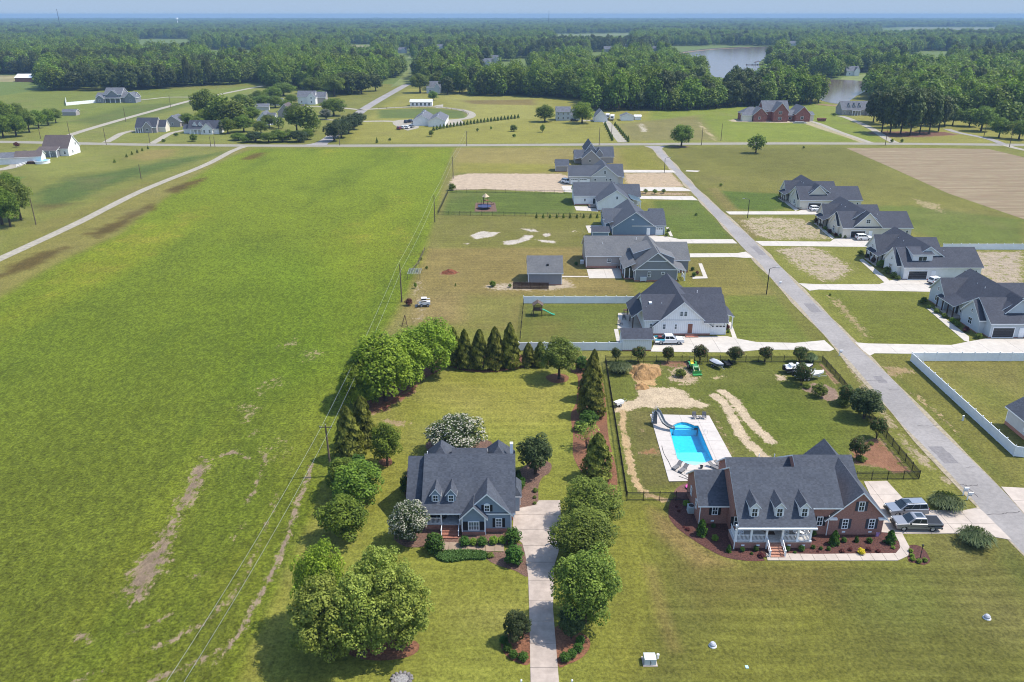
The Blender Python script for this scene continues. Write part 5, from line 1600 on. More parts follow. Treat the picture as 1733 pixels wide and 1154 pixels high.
far("unfinished red brick mansion with three gables on pale bare ground", 1258, 205.5, 'roof_far', 'brick_far',
	[('h', 0, 13, 4, 14, 4.2, 8.0), ('y', 6, 14, -1, 9, 4.6, 8.2), ('x', 13, 29, 4, 16, 6.0, 11.5), ('y', 18, 27, -1.5, 9, 6.2, 11.2), ('x', 27, 34, 3, 11, 3.6, 6.2), ('y', 32, 41, -1, 14, 4.6, 9.0), ('x', 40, 44, 1, 9, 4.0, 5.4, 'cream_siding'), ('x', -.6, 5.5, .5, 4.5, 3.8, 5.0, 'cream_siding')],
	wins=[('S', 22, -1.55, 1, 2.0, 1.8), ('S', 22, -1.55, 4.6, 2.0, 1.8), ('S', 36, -1.05, 1.4, 1.8, 1.8), ('S', 30, 3, 1, 2, 1.6), ('S', 9.5, -1.05, 1.4, 1.2, 1.6), ('S', 15.5, 4, 5.2, 1.4, 1.4)])
far("dark brick house with white dormers beside the pines near the lake", 1424, 195, 'roof_far', 'tan_siding', [('x', 0, 20, 0, 11, 3.6, 8.4), ('y', 16, 22, -2, 8, 3.6, 7.2), ('y', 4, 5.6, 1.6, 6, 5.6, 7.2), ('y', 7.5, 9.1, 1.6, 6, 5.6, 7.2), ('y', 11, 12.6, 1.6, 6, 5.6, 7.2), ('p', 6, 12, -2, .2, 3, 3.6)],
	wins=[('S', x, 0, .8, 1, 1.7) for x in (2, 5, 10, 14)])
HIDDEN = []
for lb, px, py, wl, w in (("white gabled house half hidden in trees above the side street", 573, 146, 'plain_white', 9), ("grey house under tall trees right of the side street", 722, 158, 'iceblue_siding', 12), ("brown roofed house among trees behind the stable", 765, 150, 'tan_siding', 12),
						  ("dark roofed house among trees left of the dark conifer", 783, 148, 'gray_siding', 14), ("pale roofed house in the woods above the dark conifer", 810, 112, 'lightgray_siding', 16), ("pale house in the woods near the far meadow", 826, 106, 'lightgray_siding', 14),
						  ("brown house in the woods left of the lake", 1022, 88, 'tan_siding', 20), ("pale roofed house in the woods left of the lake", 1054, 84, 'lightgray_siding', 16), ("house with light roof close to the left lake shore", 1101, 88, 'tan_siding', 18),
						  ("pale pavilion roof on the far lake shore", 1334, 77.5, 'lightgray_siding', 26), ("white house under trees on the lake lawn", 1432, 128, 'plain_white', 14), ("pale blue house under trees behind the lake lawn", 1534, 130, 'iceblue_siding', 14),
						  ("brown house cut by the right edge among the trees", 1728, 184, 'tan_siding', 14), ("grey roofed house behind trees in the middle distance", 1088, 134, 'lightgray_siding', 16), ("white building in the woods near the horizon road", 735, 84, 'plain_white', 22), ("small blue roofed house behind the middle woods", 668, 90, 'iceblue_siding', 20)):
	h = far(lb, px, py, 'roof_far', wl, [('x', 0, w, 0, 10, 5.0, 9.4), ('y', w * .55, w * .95, -2, 6, 5.0, 8.6)], wins=[('S', w * .25, 0, 1.2, 1.4, 1.8)], group=None)
	HIDDEN.append((h.o[0] + w / 2, h.o[1], w))
o = thing("boat_dock", "small dark boat dock reaching into the lake", "dock", (*g(1283, 110), .1))
mb = MB()
mb.box(-16, 6, -1.2, 1.2, .5, .8)
for x in (-15, -8, -1, 5):
	for y in (-1, 1):
		mb.box(x - .2, x + .2, y - .2, y + .2, -.5, 1.4)
mb.build("deck", MT['dark_wood'], o)
mb = MB()
mb.extr([(-5, 3.4), (0, 5.0), (5, 3.4), (5, 3.1), (0, 4.7), (-5, 3.1)], 'y', -4, 4)
mb.build("roof", MT['roof_brown'], o)
for x in (-4.5, 4.5):
	for y in (-3.5, 3.5):
		mb = MB()
		mb.box(x - .15, x + .15, y - .15, y + .15, 0, 3.4)
		mb.build("post", MT['dark_wood'], o)
# ================================================================== POOL
dk = [g(1100, 702), g(1198, 703.5), g(1245, 800), g(1240, 814), g(1132, 815.6)]
dk = [(23.1, 118.7), (32.9, 118.2), (33.4, 98.3), (22.5, 98.0)]
pool_loop = POOL_LOOP
pool_deck = link("pool_deck", None, None, (0, 0, 0))
pool_deck['kind'] = 'structure'
slabs(pool_deck, ccw(dk), grid_cells(22.4, 33.5, 97.9, 118.8, 2.75, 2.95, .03), -.05, .08, mat("pool_concrete", L(232, 222, 212, .64), .85, .05, 1.2, .05, big=.08, bigscale=.3), holes=[pool_loop])
pool = thing("swimming_pool", "bright blue swimming pool with a curved step end behind the brick house", "pool", (27.7, 109, 0))
pc = (27.7, 109)
pv = [(x - pc[0], y - pc[1]) for x, y in pool_loop]
mb = MB()
n_ = len(pv)
v = [(*p, .07) for p in pv] + [(*p, -1.7) for p in pv]
f = [(i, n_ + i, n_ + (i + 1) % n_, (i + 1) % n_) for i in range(n_)] + [tuple(n_ + i for i in range(n_))]
mb.add(v, f)
m_basin = mat("pool_liner", (.03, .50, .70), .5, .06, 2.0)
mb.build("basin", m_basin, pool)
mb = MB()
inn = [(x * .985, y * .99) for x, y in pv]
v = [(*p, .086) for p in pv] + [(x * 1.035, y * 1.02, .086) for x, y in pv] + [(*p, .0) for p in pv]
f = [(i, (i + 1) % n_, n_ + (i + 1) % n_, n_ + i) for i in range(n_)]
mb.add(v, f)
mb.build("coping", mat("pool_coping", L(226, 222, 214), .7, .05, 2), pool)
mb = MB()
mb.add([(*p, -.12) for p in pv], [tuple(range(n_))])
mwt, ntw2, pw2 = _nt("pool_water")
pw2.inputs["Base Color"].default_value = (.55, .9, 1, 1)
pw2.inputs["Roughness"].default_value = .04
pw2.inputs["IOR"].default_value = 1.33
pw2.inputs["Transmission Weight"].default_value = 1.0
nz = noise(ntw2, 2.6, 3, .6)
bump(ntw2, pw2, nz, .6, .12)
tp = N(ntw2, "ShaderNodeBsdfTransparent")
tp.inputs[0].default_value = (.72, .93, 1, 1)
gl_ = N(ntw2, "ShaderNodeBsdfGlossy")
gl_.inputs["Roughness"].default_value = .05
bmp = [n for n in ntw2.nodes if n.bl_idname == 'ShaderNodeBump'][0]
ntw2.links.new(bmp.outputs[0], gl_.inputs["Normal"])
fz = N(ntw2, "ShaderNodeFresnel")
fz.inputs[0].default_value = 1.33
ntw2.links.new(bmp.outputs[0], fz.inputs["Normal"])
mx = N(ntw2, "ShaderNodeMixShader")
ntw2.links.new(fz.outputs[0], mx.inputs[0])
ntw2.links.new(tp.outputs[0], mx.inputs[1])
ntw2.links.new(gl_.outputs[0], mx.inputs[2])
ntw2.links.new(mx.outputs[0], ntw2.nodes["Material Output"].inputs["Surface"])
mb.build("water", mwt, pool)
m_step = mat("pool_step", (.16, .62, .80), .5, .05, 2.0)
ymax, ymin = max(p[1] for p in pv), min(p[1] for p in pv)
far = sorted([p for p in pv if p[1] > ymax - 2.1])
for k, (s_, z_) in enumerate(((1.0, -.35), (.8, -.65))):
	yc = ymax - 2.1
	poly = [(p[0] * (1 if k == 0 else .93), yc + (p[1] - yc) * s_) for p in far]
	mb = MB()
	mb.prism(ccw(poly), -1.7, z_)
	mb.build("step", m_step, pool)
mb = MB()
nearp = sorted([p for p in pv if p[1] < ymin + 2.0])
mb.prism(ccw(nearp), -1.7, -.3)
mb.build("ledge", mat("pool_ledge", (.50, .82, .90), .5, .05, 2.0), pool)
mb = MB()
mid = [p for p in pv if p[1] > ymin + 2.0]
xl, xr = min(p[0] for p in pv), max(p[0] for p in pv)
mb.prism([(-1.9, ymin + 2.0), (3.6, ymin + 2.0), (2.6, ymin + 5.6), (-2.5, ymin + 5.6)], -1.72, -1.05)
mb.build("shallow_floor", mat("shallow_liner", (.16, .68, .84), .5, .08, 3.0), pool)
for (px_, py_) in ((1191, 736), (1143, 770)):
	x, y = g(px_, py_)
	o = thing("pool_handrail", "bright handrail loop at the %s edge of the pool" % ("right" if px_ > 1160 else "left"), "handrail", (x, y, .08))
	mb = MB()
	mb.tube([(0, 0, 0), (0, 0, .8), (.15, 0, .9), (.5, 0, .75), (.6, 0, .1)], .025, 6)
	mb.build("rail", MT['chrome'], o)
o = thing("pool_slide", "dark grey water slide curving into the far left corner of the pool", "slide", (*g(1119, 725), .08))
ox, oy = g(1119, 725)
mb = MB()
pts = [(-.7, 1.8, 2.2), (-.3, 1.5, 2.0), (.0, .7, 1.45), (.3, .0, .95), (.9, -.5, .6), (1.5, -.8, .42), (2.0, -.9, .35)]
v, f = [], []
for i, p in enumerate(pts):
	a, b = Vector(pts[max(i - 1, 0)]), Vector(pts[min(i + 1, len(pts) - 1)])
	d = (b - a).normalized()
	s_ = d.cross(Vector((0, 0, 1))).normalized()
	for q, zz in ((-.42, .3), (-.36, .3), (-.3, .04), (0, 0), (.3, .04), (.36, .3), (.42, .3)):
		c = Vector(p) + s_ * q + Vector((0, 0, zz))
		v.append(tuple(c))
for i in range(len(pts) - 1):
	for k in range(6):
		f.append((i * 7 + k, i * 7 + k + 1, i * 7 + k + 8, i * 7 + k + 7))
mb.add(v, f)
m_sl = mat("slide_shell", (.10, .115, .13), .35, .08, 2)
so = mb.build("chute", m_sl, o, smooth=True)
md = so.modifiers.new("thick", 'SOLIDIFY')
md.thickness = .05
mb = MB()
mb.extr([(1.4, 0), (2.2, 0), (2.1, 2.1), (1.7, 2.1)], 'x', -1.0, -.45)
mb.build("tower", m_sl, o)
for k in range(5):
	mb = MB()
	mb.box(-1.3, -1.0, 1.55, 2.05, .2 + k * .4, .28 + k * .4)
	mb.build("tread", MT['galv'], o)
mb = MB()
for y in (1.6, 2.1):
	mb.tube([(-1.35, y, 0), (-1.2, y, 2.2), (-.7, y, 2.9), (-.3, y, 2.7)], .03, 6)
mb.build("handrail", MT['galv'], o)
m_sling = mat("grey_sling", (.14, .135, .135), .8, .1, 5)
def lounger(loc, rz, label, group=None):
	t = thing("sun_lounger", label, "sun lounger", loc, rz, group)
	mb = MB()
	mb.box(-.32, .32, -.95, .35, .26, .31)
	mb.build("seat", m_sling, t)
	mb = MB()
	mb.extr([(.36, .28), (1.05, .72), (1.02, .77), (.34, .33)], 'x', -.32, .32)
	mb.build("backrest", m_sling, t)
	for x, y in ((-.3, -.85), (.3, -.85), (-.3, .5), (.3, .5)):
		mb = MB()
		mb.box(x - .025, x + .025, y - .025, y + .025, 0, .3)
		mb.build("leg", MT['dark_metal'], t)
	return t
lo = lounger((*g(1145.5, 792), .08), -.75, "grey sun lounger on the pool deck, left of the front pair", "sun loungers on the pool deck")
copy_thing(lo, (*g(1156, 797), .08), -.75, "grey sun lounger on the pool deck, right of the front pair")
copy_thing(lo, (*g(1209, 793), .08), .75, "grey sun lounger near the roof edge of the brick house, left one")
copy_thing(lo, (*g(1219, 791), .08), .75, "grey sun lounger near the roof edge of the brick house, right one")
def patio_chair(loc, rz, label, group):
	t = thing("patio_chair", label, "chair", loc, rz, group)
	mb = MB()
	mb.box(-.32, .32, -.3, .3, .36, .44)
	mb.build("seat", m_sling, t)
	mb = MB()
	mb.extr([(.26, .4), (.5, 1.05), (.56, 1.03), (.34, .4)], 'x', -.32, .32)
	mb.build("backrest", m_sling, t)
	for x in (-.34, .34):
		mb = MB()
		mb.tube([(x, -.28, 0), (x, -.28, .6), (x, .3, .6), (x, .34, 0)], .03, 6)
		mb.build("arm_frame", MT['dark_metal'], t)
	return t
pch = patio_chair((*g(1175, 709), .08), .0, "dark patio chair at the far edge of the pool deck, left of the small table", "patio chairs at the far end of the pool")
copy_thing(pch, (*g(1191, 709), .08), -.2, "dark patio chair at the far edge of the pool deck, right of the small table")
t = thing("side_table", "small low table between the two dark patio chairs by the pool", "table", (*g(1183, 709), .08))
mb = MB()
mb.lathe([(.28, .38), (.28, .42)], 14)
mb.build("table_top", m_sling, t)
mb = MB()
mb.lathe([(.18, 0), (.04, .06), (.04, .38)], 10)
mb.build("leg", MT['dark_metal'], t)
t = thing("planter_pot", "dark round pot standing on the front of the pool deck", "pot", (*g(1187, 793), .08))
mb = MB()
mb.lathe([(.16, 0), (.24, .4), (.26, .42), (.22, .42), (.2, .3)], 14)
mb.build("pot", MT['dark_metal'], t)
ho = [g(*p) for p in cr(1120, 740, 5.247, [(0, 80), (20, 150), (60, 220), (95, 290), (150, 320), (210, 350), (260, 390), (205, 370), (150, 350)])]
mb = MB()
mb.tube([(x, y, .11) for x, y in smooth_line(ho, 6)], .03, 5)
tag(mb.build("garden_hose", MT['black']), "dark garden hose snaking across the left side of the pool deck", "hose")
t = thing("float_ring", "bright pink pool float lying on the paver terrace", "pool float", (*g(1168, 826), .05))
mb = MB()
mb.lathe([(.0, .1), (.55, .1), (.68, .2), (.55, .3), (.3, .24), (.0, .22)], 20)
mb.build("float", mat("pink_vinyl", (.75, .10, .36), .35, .05, 2), t)
# ================================================================== FENCES
def line_stations(pts, step):
	out = []
	for i, (a, b) in enumerate(zip(pts[:-1], pts[1:])):
		n = max(1, round(math.dist(a, b) / step))
		out += [((a[0] + (b[0] - a[0]) * k / n, a[1] + (b[1] - a[1]) * k / n), (a[0] + (b[0] - a[0]) * (k + 1) / n, a[1] + (b[1] - a[1]) * (k + 1) / n)) for k in range(n)]
	return out
def panel_fence(name, label, pts, step, panel_fn, post_fn):
	t = thing(name, label, "fence", (*pts[0], 0))
	st = line_stations(pts, step)
	posts = [st[0][0]] + [s_[1] for s_ in st]
	pm = post_fn()
	for x, y in posts:
		link("post", pm, t, (x - pts[0][0], y - pts[0][1], 0))
	pcache = {}
	for a, b in st:
		ln = math.dist(a, b)
		k = round(ln, 2)
		if k not in pcache:
			pcache[k] = panel_fn(k)
		link("panel", pcache[k], t, (a[0] - pts[0][0], a[1] - pts[0][1], 0), math.atan2(b[1] - a[1], b[0] - a[0]))
	return t
def vinyl_panel(ln, h=1.8):
	mb = MB()
	mb.box(.06, ln - .06, -.02, .02, .08, h - .12)
	n = max(3, round(ln / .3))
	w = (ln - .16) / n
	for i in range(n):
		mb.box(.08 + i * w + .012, .08 + (i + 1) * w - .012, -.032, .032, .16, h - .22)
	mb.box(.05, ln - .05, -.045, .045, h - .2, h - .08)
	mb.box(.05, ln - .05, -.045, .045, .05, .18)
	return mb.mesh("panel", MT['vinyl'])
def vinyl_post(h=1.9):
	mb = MB()
	mb.box(-.065, .065, -.065, .065, 0, h)
	mb.lathe([(.11, h), (.11, h + .03), (.0, h + .1)], 4)
	return mb.mesh("post", MT['vinyl'])
def alu_panel(ln, h=1.35, step=.115):
	mb = MB()
	for z in (h - .06, h - .28, .14):
		mb.box(0, ln, -.022, .022, z - .025, z + .025)
	n = int(ln / step)
	for i in range(1, n):
		x = ln * i / n
		mb.box(x - .012, x + .012, -.012, .012, .05, h)
	return mb.mesh("panel", MT['black'])
def alu_post(h=1.5):
	mb = MB()
	mb.box(-.04, .04, -.04, .04, 0, h)
	mb.lathe([(.06, h), (.0, h + .06)], 4)
	return mb.mesh("post", MT['black'])
panel_fence("vinyl_fence", "white vinyl privacy fence across the lot behind the playset", [g(886, 513.5), g(1077, 513.5)], 2.44, vinyl_panel, vinyl_post)
panel_fence("vinyl_fence", "white vinyl privacy fence behind the oak and leyland row", [g(877.5, 593), g(1052, 593)], 2.44, vinyl_panel, vinyl_post)
vf = [g(1880, 611), g(1541, 611), g(1715, 772), g(1733, 774), g(1860, 776)]
panel_fence("vinyl_fence", "long white vinyl fence turning the corner right of the street", vf, 2.44, vinyl_panel, vinyl_post)
panel_fence("vinyl_fence", "white vinyl fence behind the bright white house far right", [g(1595, 422.5), g(1830, 422.5)], 2.44, vinyl_panel, vinyl_post)
bl = [g(1171, 847), g(1061, 847), g(1024.5, 613), g(1391, 613), g(1420, 646), g(1555, 811), g(1448, 812)]
panel_fence("metal_fence", "black metal picket fence enclosing the pool yard of the brick house", bl, 2.4, alu_panel, alu_post)
bf = [g(972, 328), g(773, 325.5), g(758, 327), g(741, 364), g(1020, 368)]
panel_fence("metal_fence", "black picket fence round the striped lawn with the play boat", bf, 3.6, lambda ln: alu_panel(ln, 1.3, .4), alu_post)
def wire_panel(ln, h=1.2):
	mb = MB()
	for z in np.linspace(.1, h, 6):
		mb.box(0, ln, -.008, .008, z - .01, z + .01)
	for i in range(1, int(ln / .4)):
		mb.box(i * .4 - .008, i * .4 + .008, -.008, .008, .05, h)
	return mb.mesh("panel", MT['black'])
panel_fence("wire_fence", "thin dark wire fence along the left side of the playset lawn", [g(886, 516), g(879, 590)], 3.0, wire_panel, alu_post)
def board_panel(ln, h=1.7):
	mb = MB()
	n = int(ln / .145)
	for i in range(n):
		mb.box(i * ln / n + .008, (i + 1) * ln / n - .008, -.02, .02, .02, h + random.uniform(-.02, .02))
	for z in (.35, 1.3):
		mb.box(0, ln, .02, .07, z, z + .09)
	return mb.mesh("panel", MT['dark_wood'])
def board_post():
	mb = MB()
	mb.box(-.06, .06, -.06, .06, 0, 1.75)
	return mb.mesh("post", MT['dark_wood'])
panel_fence("board_fence", "brown board screen standing in front of the grey workshop", [g(868, 488.5), g(928, 489.5)], 2.2, board_panel, board_post)
def low_fence(label, pts, step, h, m):
	def pn(ln):
		mb = MB()
		for z in (h * .5, h * .95):
			mb.box(0, ln, -.03, .03, z - .06, z + .06)
		return mb.mesh("panel", m)
	def po():
		mb = MB()
		mb.box(-.07, .07, -.07, .07, 0, h + .1)
		return mb.mesh("post", m)
	return panel_fence("rail_fence", label, pts, step, pn, po)
low_fence("low wooden rail fence along the inside of the oval drive", [g(640, 184.5), g(738, 182.5), g(782, 188), g(793, 194)], 6, 1.2, MT['wood_pole'])
low_fence("white picket yard fence beside the round above-ground pool", [g(28, 283), g(50, 276), g(66, 272)], 4, 1.1, MT['white'])
low_fence("brown garden rail fence near the utility wires", [g(697, 461), g(709, 447), g(719, 424)], 5, 1.0, MT['wood_pole'])
pf = [g(112, 178.5), g(162, 173.5)]
def solid_panel(ln, h=2.2):
	mb = MB()
	mb.box(0, ln, -.04, .04, 0, h)
	return mb.mesh("panel", MT['vinyl'])
panel_fence("vinyl_fence", "white solid fence left of the big grey house", [g(112, 170), g(112, 178.5), g(163, 173.8)], 5, solid_panel, lambda: vinyl_post(2.3))
# ================================================================== POLES AND WIRES
def utility_pole(px, base, top, label, group, m='wood_pole', arm=True, lean=0.0, box=True):
	x, y = g(px, base)
	xt, zt = xz(px, top, y)
	o = thing("utility_pole", label, "utility pole", (x, y, 0), 0, group)
	mb = MB()
	mb.tube([(0, 0, -.1), (lean * .5, 0, zt / 2), (lean, 0, zt)], [.17, .145, .11], 8)
	mb.build("pole", MT[m], o)
	if arm:
		mb = MB()
		mb.box(lean - .08, lean + .08, -.06, .06, zt - .5, zt - .25)
		mb.box(lean - .9, lean + .9, -.05, .05, zt - .42, zt - .3)
		mb.build("crossarm", MT['wood_pole'], o)
		for dx in (-.8, 0, .8):
			mb = MB()
			mb.lathe([(.05, 0), (.07, .06), (.03, .16)], 6, (lean + dx, 0, zt - .3 if dx else zt))
			mb.build("insulator", MT['galv'], o)
	if box:
		mb = MB()
		mb.lathe([(.2, 0), (.22, .05), (.22, .75), (.18, .8)], 10, (lean * .8 + .32, 0, zt - 2.2))
		mb.build("transformer", MT['galv'], o)
	return o, (x + lean, y, zt - .25)
wires = []
o1, w1 = utility_pole(561, 806, 719, "weathered utility pole beside the leyland cypresses at the hay field edge", "utility poles along the hay field", lean=-.15, box=False)
o2, w2 = utility_pole(680, 511, 447, "dark utility pole beside the skid steer lot", "utility poles along the hay field", arm=False, box=False)
o3, w3 = utility_pole(736, 376, 330, "utility pole at the corner of the black picket fence", "utility poles along the hay field", arm=False, box=False)
o4, w4 = utility_pole(767, 302, 265, "utility pole at the left end of the big sand lot", "utility poles along the hay field", arm=False, box=False)
o5, w5 = utility_pole(790, 247, 222, "utility pole on the cross road at the far corner of the hay field", "utility poles along the hay field", box=False)
w0 = (g(378, 1154)[0] - 1.0, 50.0, 8.0)
def wire(a, b, sag, dx, label):
	mb = MB()
	pts = []
	for t_ in np.linspace(0, 1, 13):
		pts.append((a[0] + (b[0] - a[0]) * t_ + dx, a[1] + (b[1] - a[1]) * t_, a[2] + (b[2] - a[2]) * t_ - sag * 4 * t_ * (1 - t_)))
	mb.tube(pts, .015, 5)
	tag(mb.build("overhead_wire", MT['galv']), label, "wire", "overhead wires along the hay field")
for nm, a, b in (("crossing the bare wheel track at the bottom left", w0, w1), ("running past the broadleaf trees to the dark pole", w1, w2),
				 ("between the dark pole and the picket fence corner", w2, w3), ("running up to the sand lot pole", w3, w4), ("running on to the cross road", w4, w5)):
	wire(a, b, .7, -.55, "thin pale overhead wire %s, field side" % nm)
	wire((a[0], a[1], a[2] - 1.1), (b[0], b[1], b[2] - 1.1), .8, .25, "thin pale overhead wire %s, lot side" % nm)
for px, base, top, lb in ((69, 235, 216, "behind the white barn house"), (118, 229, 205, "at the mouth of the dirt road"), (213, 206, 182, "halfway along the dirt road"), (289, 182, 161, "by the drive of the big grey house"),
						  (180, 245, 216, "at the farm drive mouth"), (254, 243, 224, "in front of the small grey farmhouse"), (357, 249, 231, "left of a pair by the cross road junction"), (364, 249, 231, "right of a pair by the cross road junction"),
						  (239, 303, 278, "in the grass between the barn house and the gravel lane"), (61, 380, 336, "beside the dark trees at the left edge"), (486, 241, 219, "in front of the garden hedge"),
						  (575, 246, 220, "beside the hedge row at the side street"), (1014, 246, 215, "on the cross road left of the shrub lined drive"), (1187, 246, 215, "right of the lone oak by the cross road"),
						  (1220, 238, 209, "in the meadow before the brick mansion"), (1498, 246, 219, "at the top of the ploughed field"), (1665, 231, 204, "beside the pines at the right"), (1708, 249, 223, "at the far right end of the cross road"),
						  (1035, 228, 205, "beside the shrub lined drive")):
	utility_pole(px, base, top, "thin utility pole " + lb, "utility poles along the cross road", arm=False, box=False)
tw = thing("radio_mast", "thin lattice radio mast on the left horizon", "mast", (-1900, 3600, 0))
mb = MB()
mb.tube([(0, 0, 0), (0, 0, 82)], [1.6, .8], 4)
mb.build("mast", MT['dark_metal'], tw)
tw = thing("radio_mast", "thin radio mast on the horizon near the middle", "mast", (180, 4200, 0))
mb = MB()
mb.tube([(0, 0, 0), (0, 0, 78)], [1.6, .8], 4)
mb.build("mast", MT['dark_metal'], tw)
tw = thing("water_tower", "white water tower just over the left horizon", "water tower", (-1560, 4000, 0))
mb = MB()
mb.lathe([(0, 38), (5, 40), (6, 43), (5, 46), (0, 47)], 14)
mb.build("tank", MT['white'], tw)
mb = MB()
mb.lathe([(3, 0), (1.5, 10), (1.5, 40)], 10)
mb.build("shaft", MT['white'], tw)
def street_lamp(px, base, top, label, side=1):
	x, y = g(px, base)
	_, zt = xz(px, top, y)
	o = thing("street_lamp", label, "street lamp", (x, y, 0), 0, "street lamps")
	mb = MB()
	mb.tube([(0, 0, 0), (0, 0, zt)], [.13, .09], 8)
	mb.build("pole", MT['black'], o)
	mb = MB()
	mb.tube([(0, 0, zt), (side * .8, 0, zt + .35), (side * 1.7, 0, zt + .45)], .05, 6)
	mb.build("arm", MT['black'], o)
	mb = MB()
	mb.box(side * 1.6 - .1, side * 2.3, -.14, .14, zt + .38, zt + .5)
	mb.build("lamp_head", MT['galv'], o)
street_lamp(1297, 498, 455, "black street lamp beside the street opposite the white driveway", 1)
street_lamp(1265, 369, 338, "black street lamp across the street from the slate blue house", -1)
street_lamp(1124, 293, 268, "black street lamp by the pinkish dirt lot", 1)
def mailbox(px, py, label, rz=0, paper=True):
	x, y = g(px, py)
	o = thing("mailbox", label, "mailbox", (x, y, 0), rz, "mailboxes along the street")
	mb = MB()
	mb.box(-.06, .06, -.06, .06, 0, 1.05)
	mb.box(-.06, .5, -.05, .05, .82, .92)
	mb.build("post", MT['white'], o)
	mb = MB()
	sec = [(-.11, 0), (.11, 0), (.11, .14)] + [(.11 * math.cos(a), .14 + .1 * math.sin(a)) for a in np.linspace(.3, PI - .3, 6)] + [(-.11, .14)]
	mb.extr([(p[0], p[1] + 1.02) for p in sec], 'x', .0, .62)
	mb.build("box", MT['plain_white'], o)
	if paper:
		mb = MB()
		mb.box(.0, .5, -.08, .08, .68, .82)
		mb.build("paper_tube", MT['galv'], o)
mailbox(1629.5, 838, "white mailbox at the end of the brick house drive, left one")
mailbox(1636.5, 846, "white mailbox at the end of the brick house drive, right one")
mailbox(1420, 602, "white mailbox where the white farmhouse drive meets the street")
mailbox(1318, 484, "white mailbox beside the street below the lamp")
for px, py, lb in ((1629, 712, "pale utility stub post in the verge between the street and the vinyl fence"),):
	x, y = g(px, py)
	o = thing("utility_pedestal", lb, "pedestal", (x, y, 0))
	mb = MB()
	mb.box(-.12, .12, -.1, .1, 0, .9)
	mb.box(-.14, .14, -.12, .12, .9, .96)
	mb.build("cabinet", MT['plain_white'], o)
# ================================================================== VEHICLES
def paint_mat(name, c, rough=.25, metal=0.0):
	m, nt, p = _nt(name)
	n = noise(nt, 2.0, 3, .6)
	nt.links.new(mixc(nt, n, tuple(x * .9 for x in c), tuple(min(1, x * 1.08) for x in c)), p.inputs["Base Color"])
	p.inputs["Roughness"].default_value = rough
	p.inputs["Metallic"].default_value = metal
	p.inputs["Coat Weight"].default_value = .6
	p.inputs["Coat Roughness"].default_value = .08
	return m
PM = {'silver': paint_mat("silver_paint", (.22, .24, .27), .3, .3), 'steel': paint_mat("grey_paint", (.24, .24, .245), .3, .3), 'white': paint_mat("white_car_paint", (.74, .74, .74)),
	  'dark': paint_mat("dark_car_paint", (.025, .03, .045)), 'red': paint_mat("red_car_paint", (.20, .03, .03)), 'green': paint_mat("tractor_green", (.03, .22, .05), .35),
	  'teal': paint_mat("teal_wrap", (.05, .42, .55), .3), 'yellow': paint_mat("yellow_paint", (.75, .6, .05), .4)}
MT['carglass'] = glass_mat("car_glass", (.012, .018, .022), .04)
def arch(cx, r, n=7):
	return [(cx + r * math.cos(a), r * math.sin(a) * .98 + .34) for a in np.linspace(PI, 0, n)]
def wheel_mesh():
	if 'wheel' in _cache:
		return _cache['wheel']
	mb = MB()
	ring = [(.24, -.10), (.33, -.11), (.37, -.07), (.37, .07), (.33, .11), (.24, .10)]
	v, f = [], []
	n = 18
	for k in range(n):
		a = 2 * PI * k / n
		v += [(r * math.cos(a), y, r * math.sin(a)) for r, y in ring]
	for k in range(n):
		k2 = (k + 1) % n
		for i in range(6):
			f.append((k * 6 + i, k * 6 + (i + 1) % 6, k2 * 6 + (i + 1) % 6, k2 * 6 + i))
	mb.add(v, f)
	ty = mb.mesh("tyre", MT['rubber'])
	mb = MB()
	n = 10
	v = [(0, -.09, 0)]
	for k in range(n):
		a = 2 * PI * k / n
		r = .245 if k % 2 == 0 else .225
		v.append((r * math.cos(a), -.085 if k % 2 == 0 else -.05, r * math.sin(a)))
	v.append((0, .08, 0))
	for k in range(n):
		a = 2 * PI * k / n
		v.append((.24 * math.cos(a), .08, .24 * math.sin(a)))
	f = [(0, 1 + k, 1 + (k + 1) % n) for k in range(n)] + [(n + 1, n + 2 + (k + 1) % n, n + 2 + k) for k in range(n)]
	f += [(1 + k, n + 2 + k, n + 2 + (k + 1) % n, 1 + (k + 1) % n) for k in range(n)]
	mb.add(v, f)
	rm = mb.mesh("rim", MT['galv'])
	_cache['wheel'] = (ty, rm)
	return ty, rm
def wheels(t, xs, w, s=1.0):
	ty, rm = wheel_mesh()
	for x in xs:
		for sg in (-1, 1):
			wh = link("wheel", ty, t, (x, sg * (w / 2 - .13), .37 * s), 0 if sg < 0 else PI, s)
			link("rim", rm, wh)
def body_loft(prof, w, inset=.07):
	"""side outline (x, z), swept across the width with a soft shoulder"""
	n = len(prof)
	cx, cz = sum(p[0] for p in prof) / n, .75
	mb = MB()
	layers = [(-w / 2, inset), (-w / 2 + .09, 0), (w / 2 - .09, 0), (w / 2, inset)]
	v = []
	for y, ins in layers:
		for x, z in prof:
			up = ins if z > .8 else ins * .3
			v.append((x - math.copysign(ins * .7, x - cx), y, z - up if z > .6 else z + ins * .3))
	f = [tuple(range(n)), tuple(range(4 * n - 1, 3 * n - 1, -1))]
	for l in range(3):
		f += [(l * n + i, (l + 1) * n + i, (l + 1) * n + (i + 1) % n, l * n + (i + 1) % n) for i in range(n)]
	return mb.add(v, f)
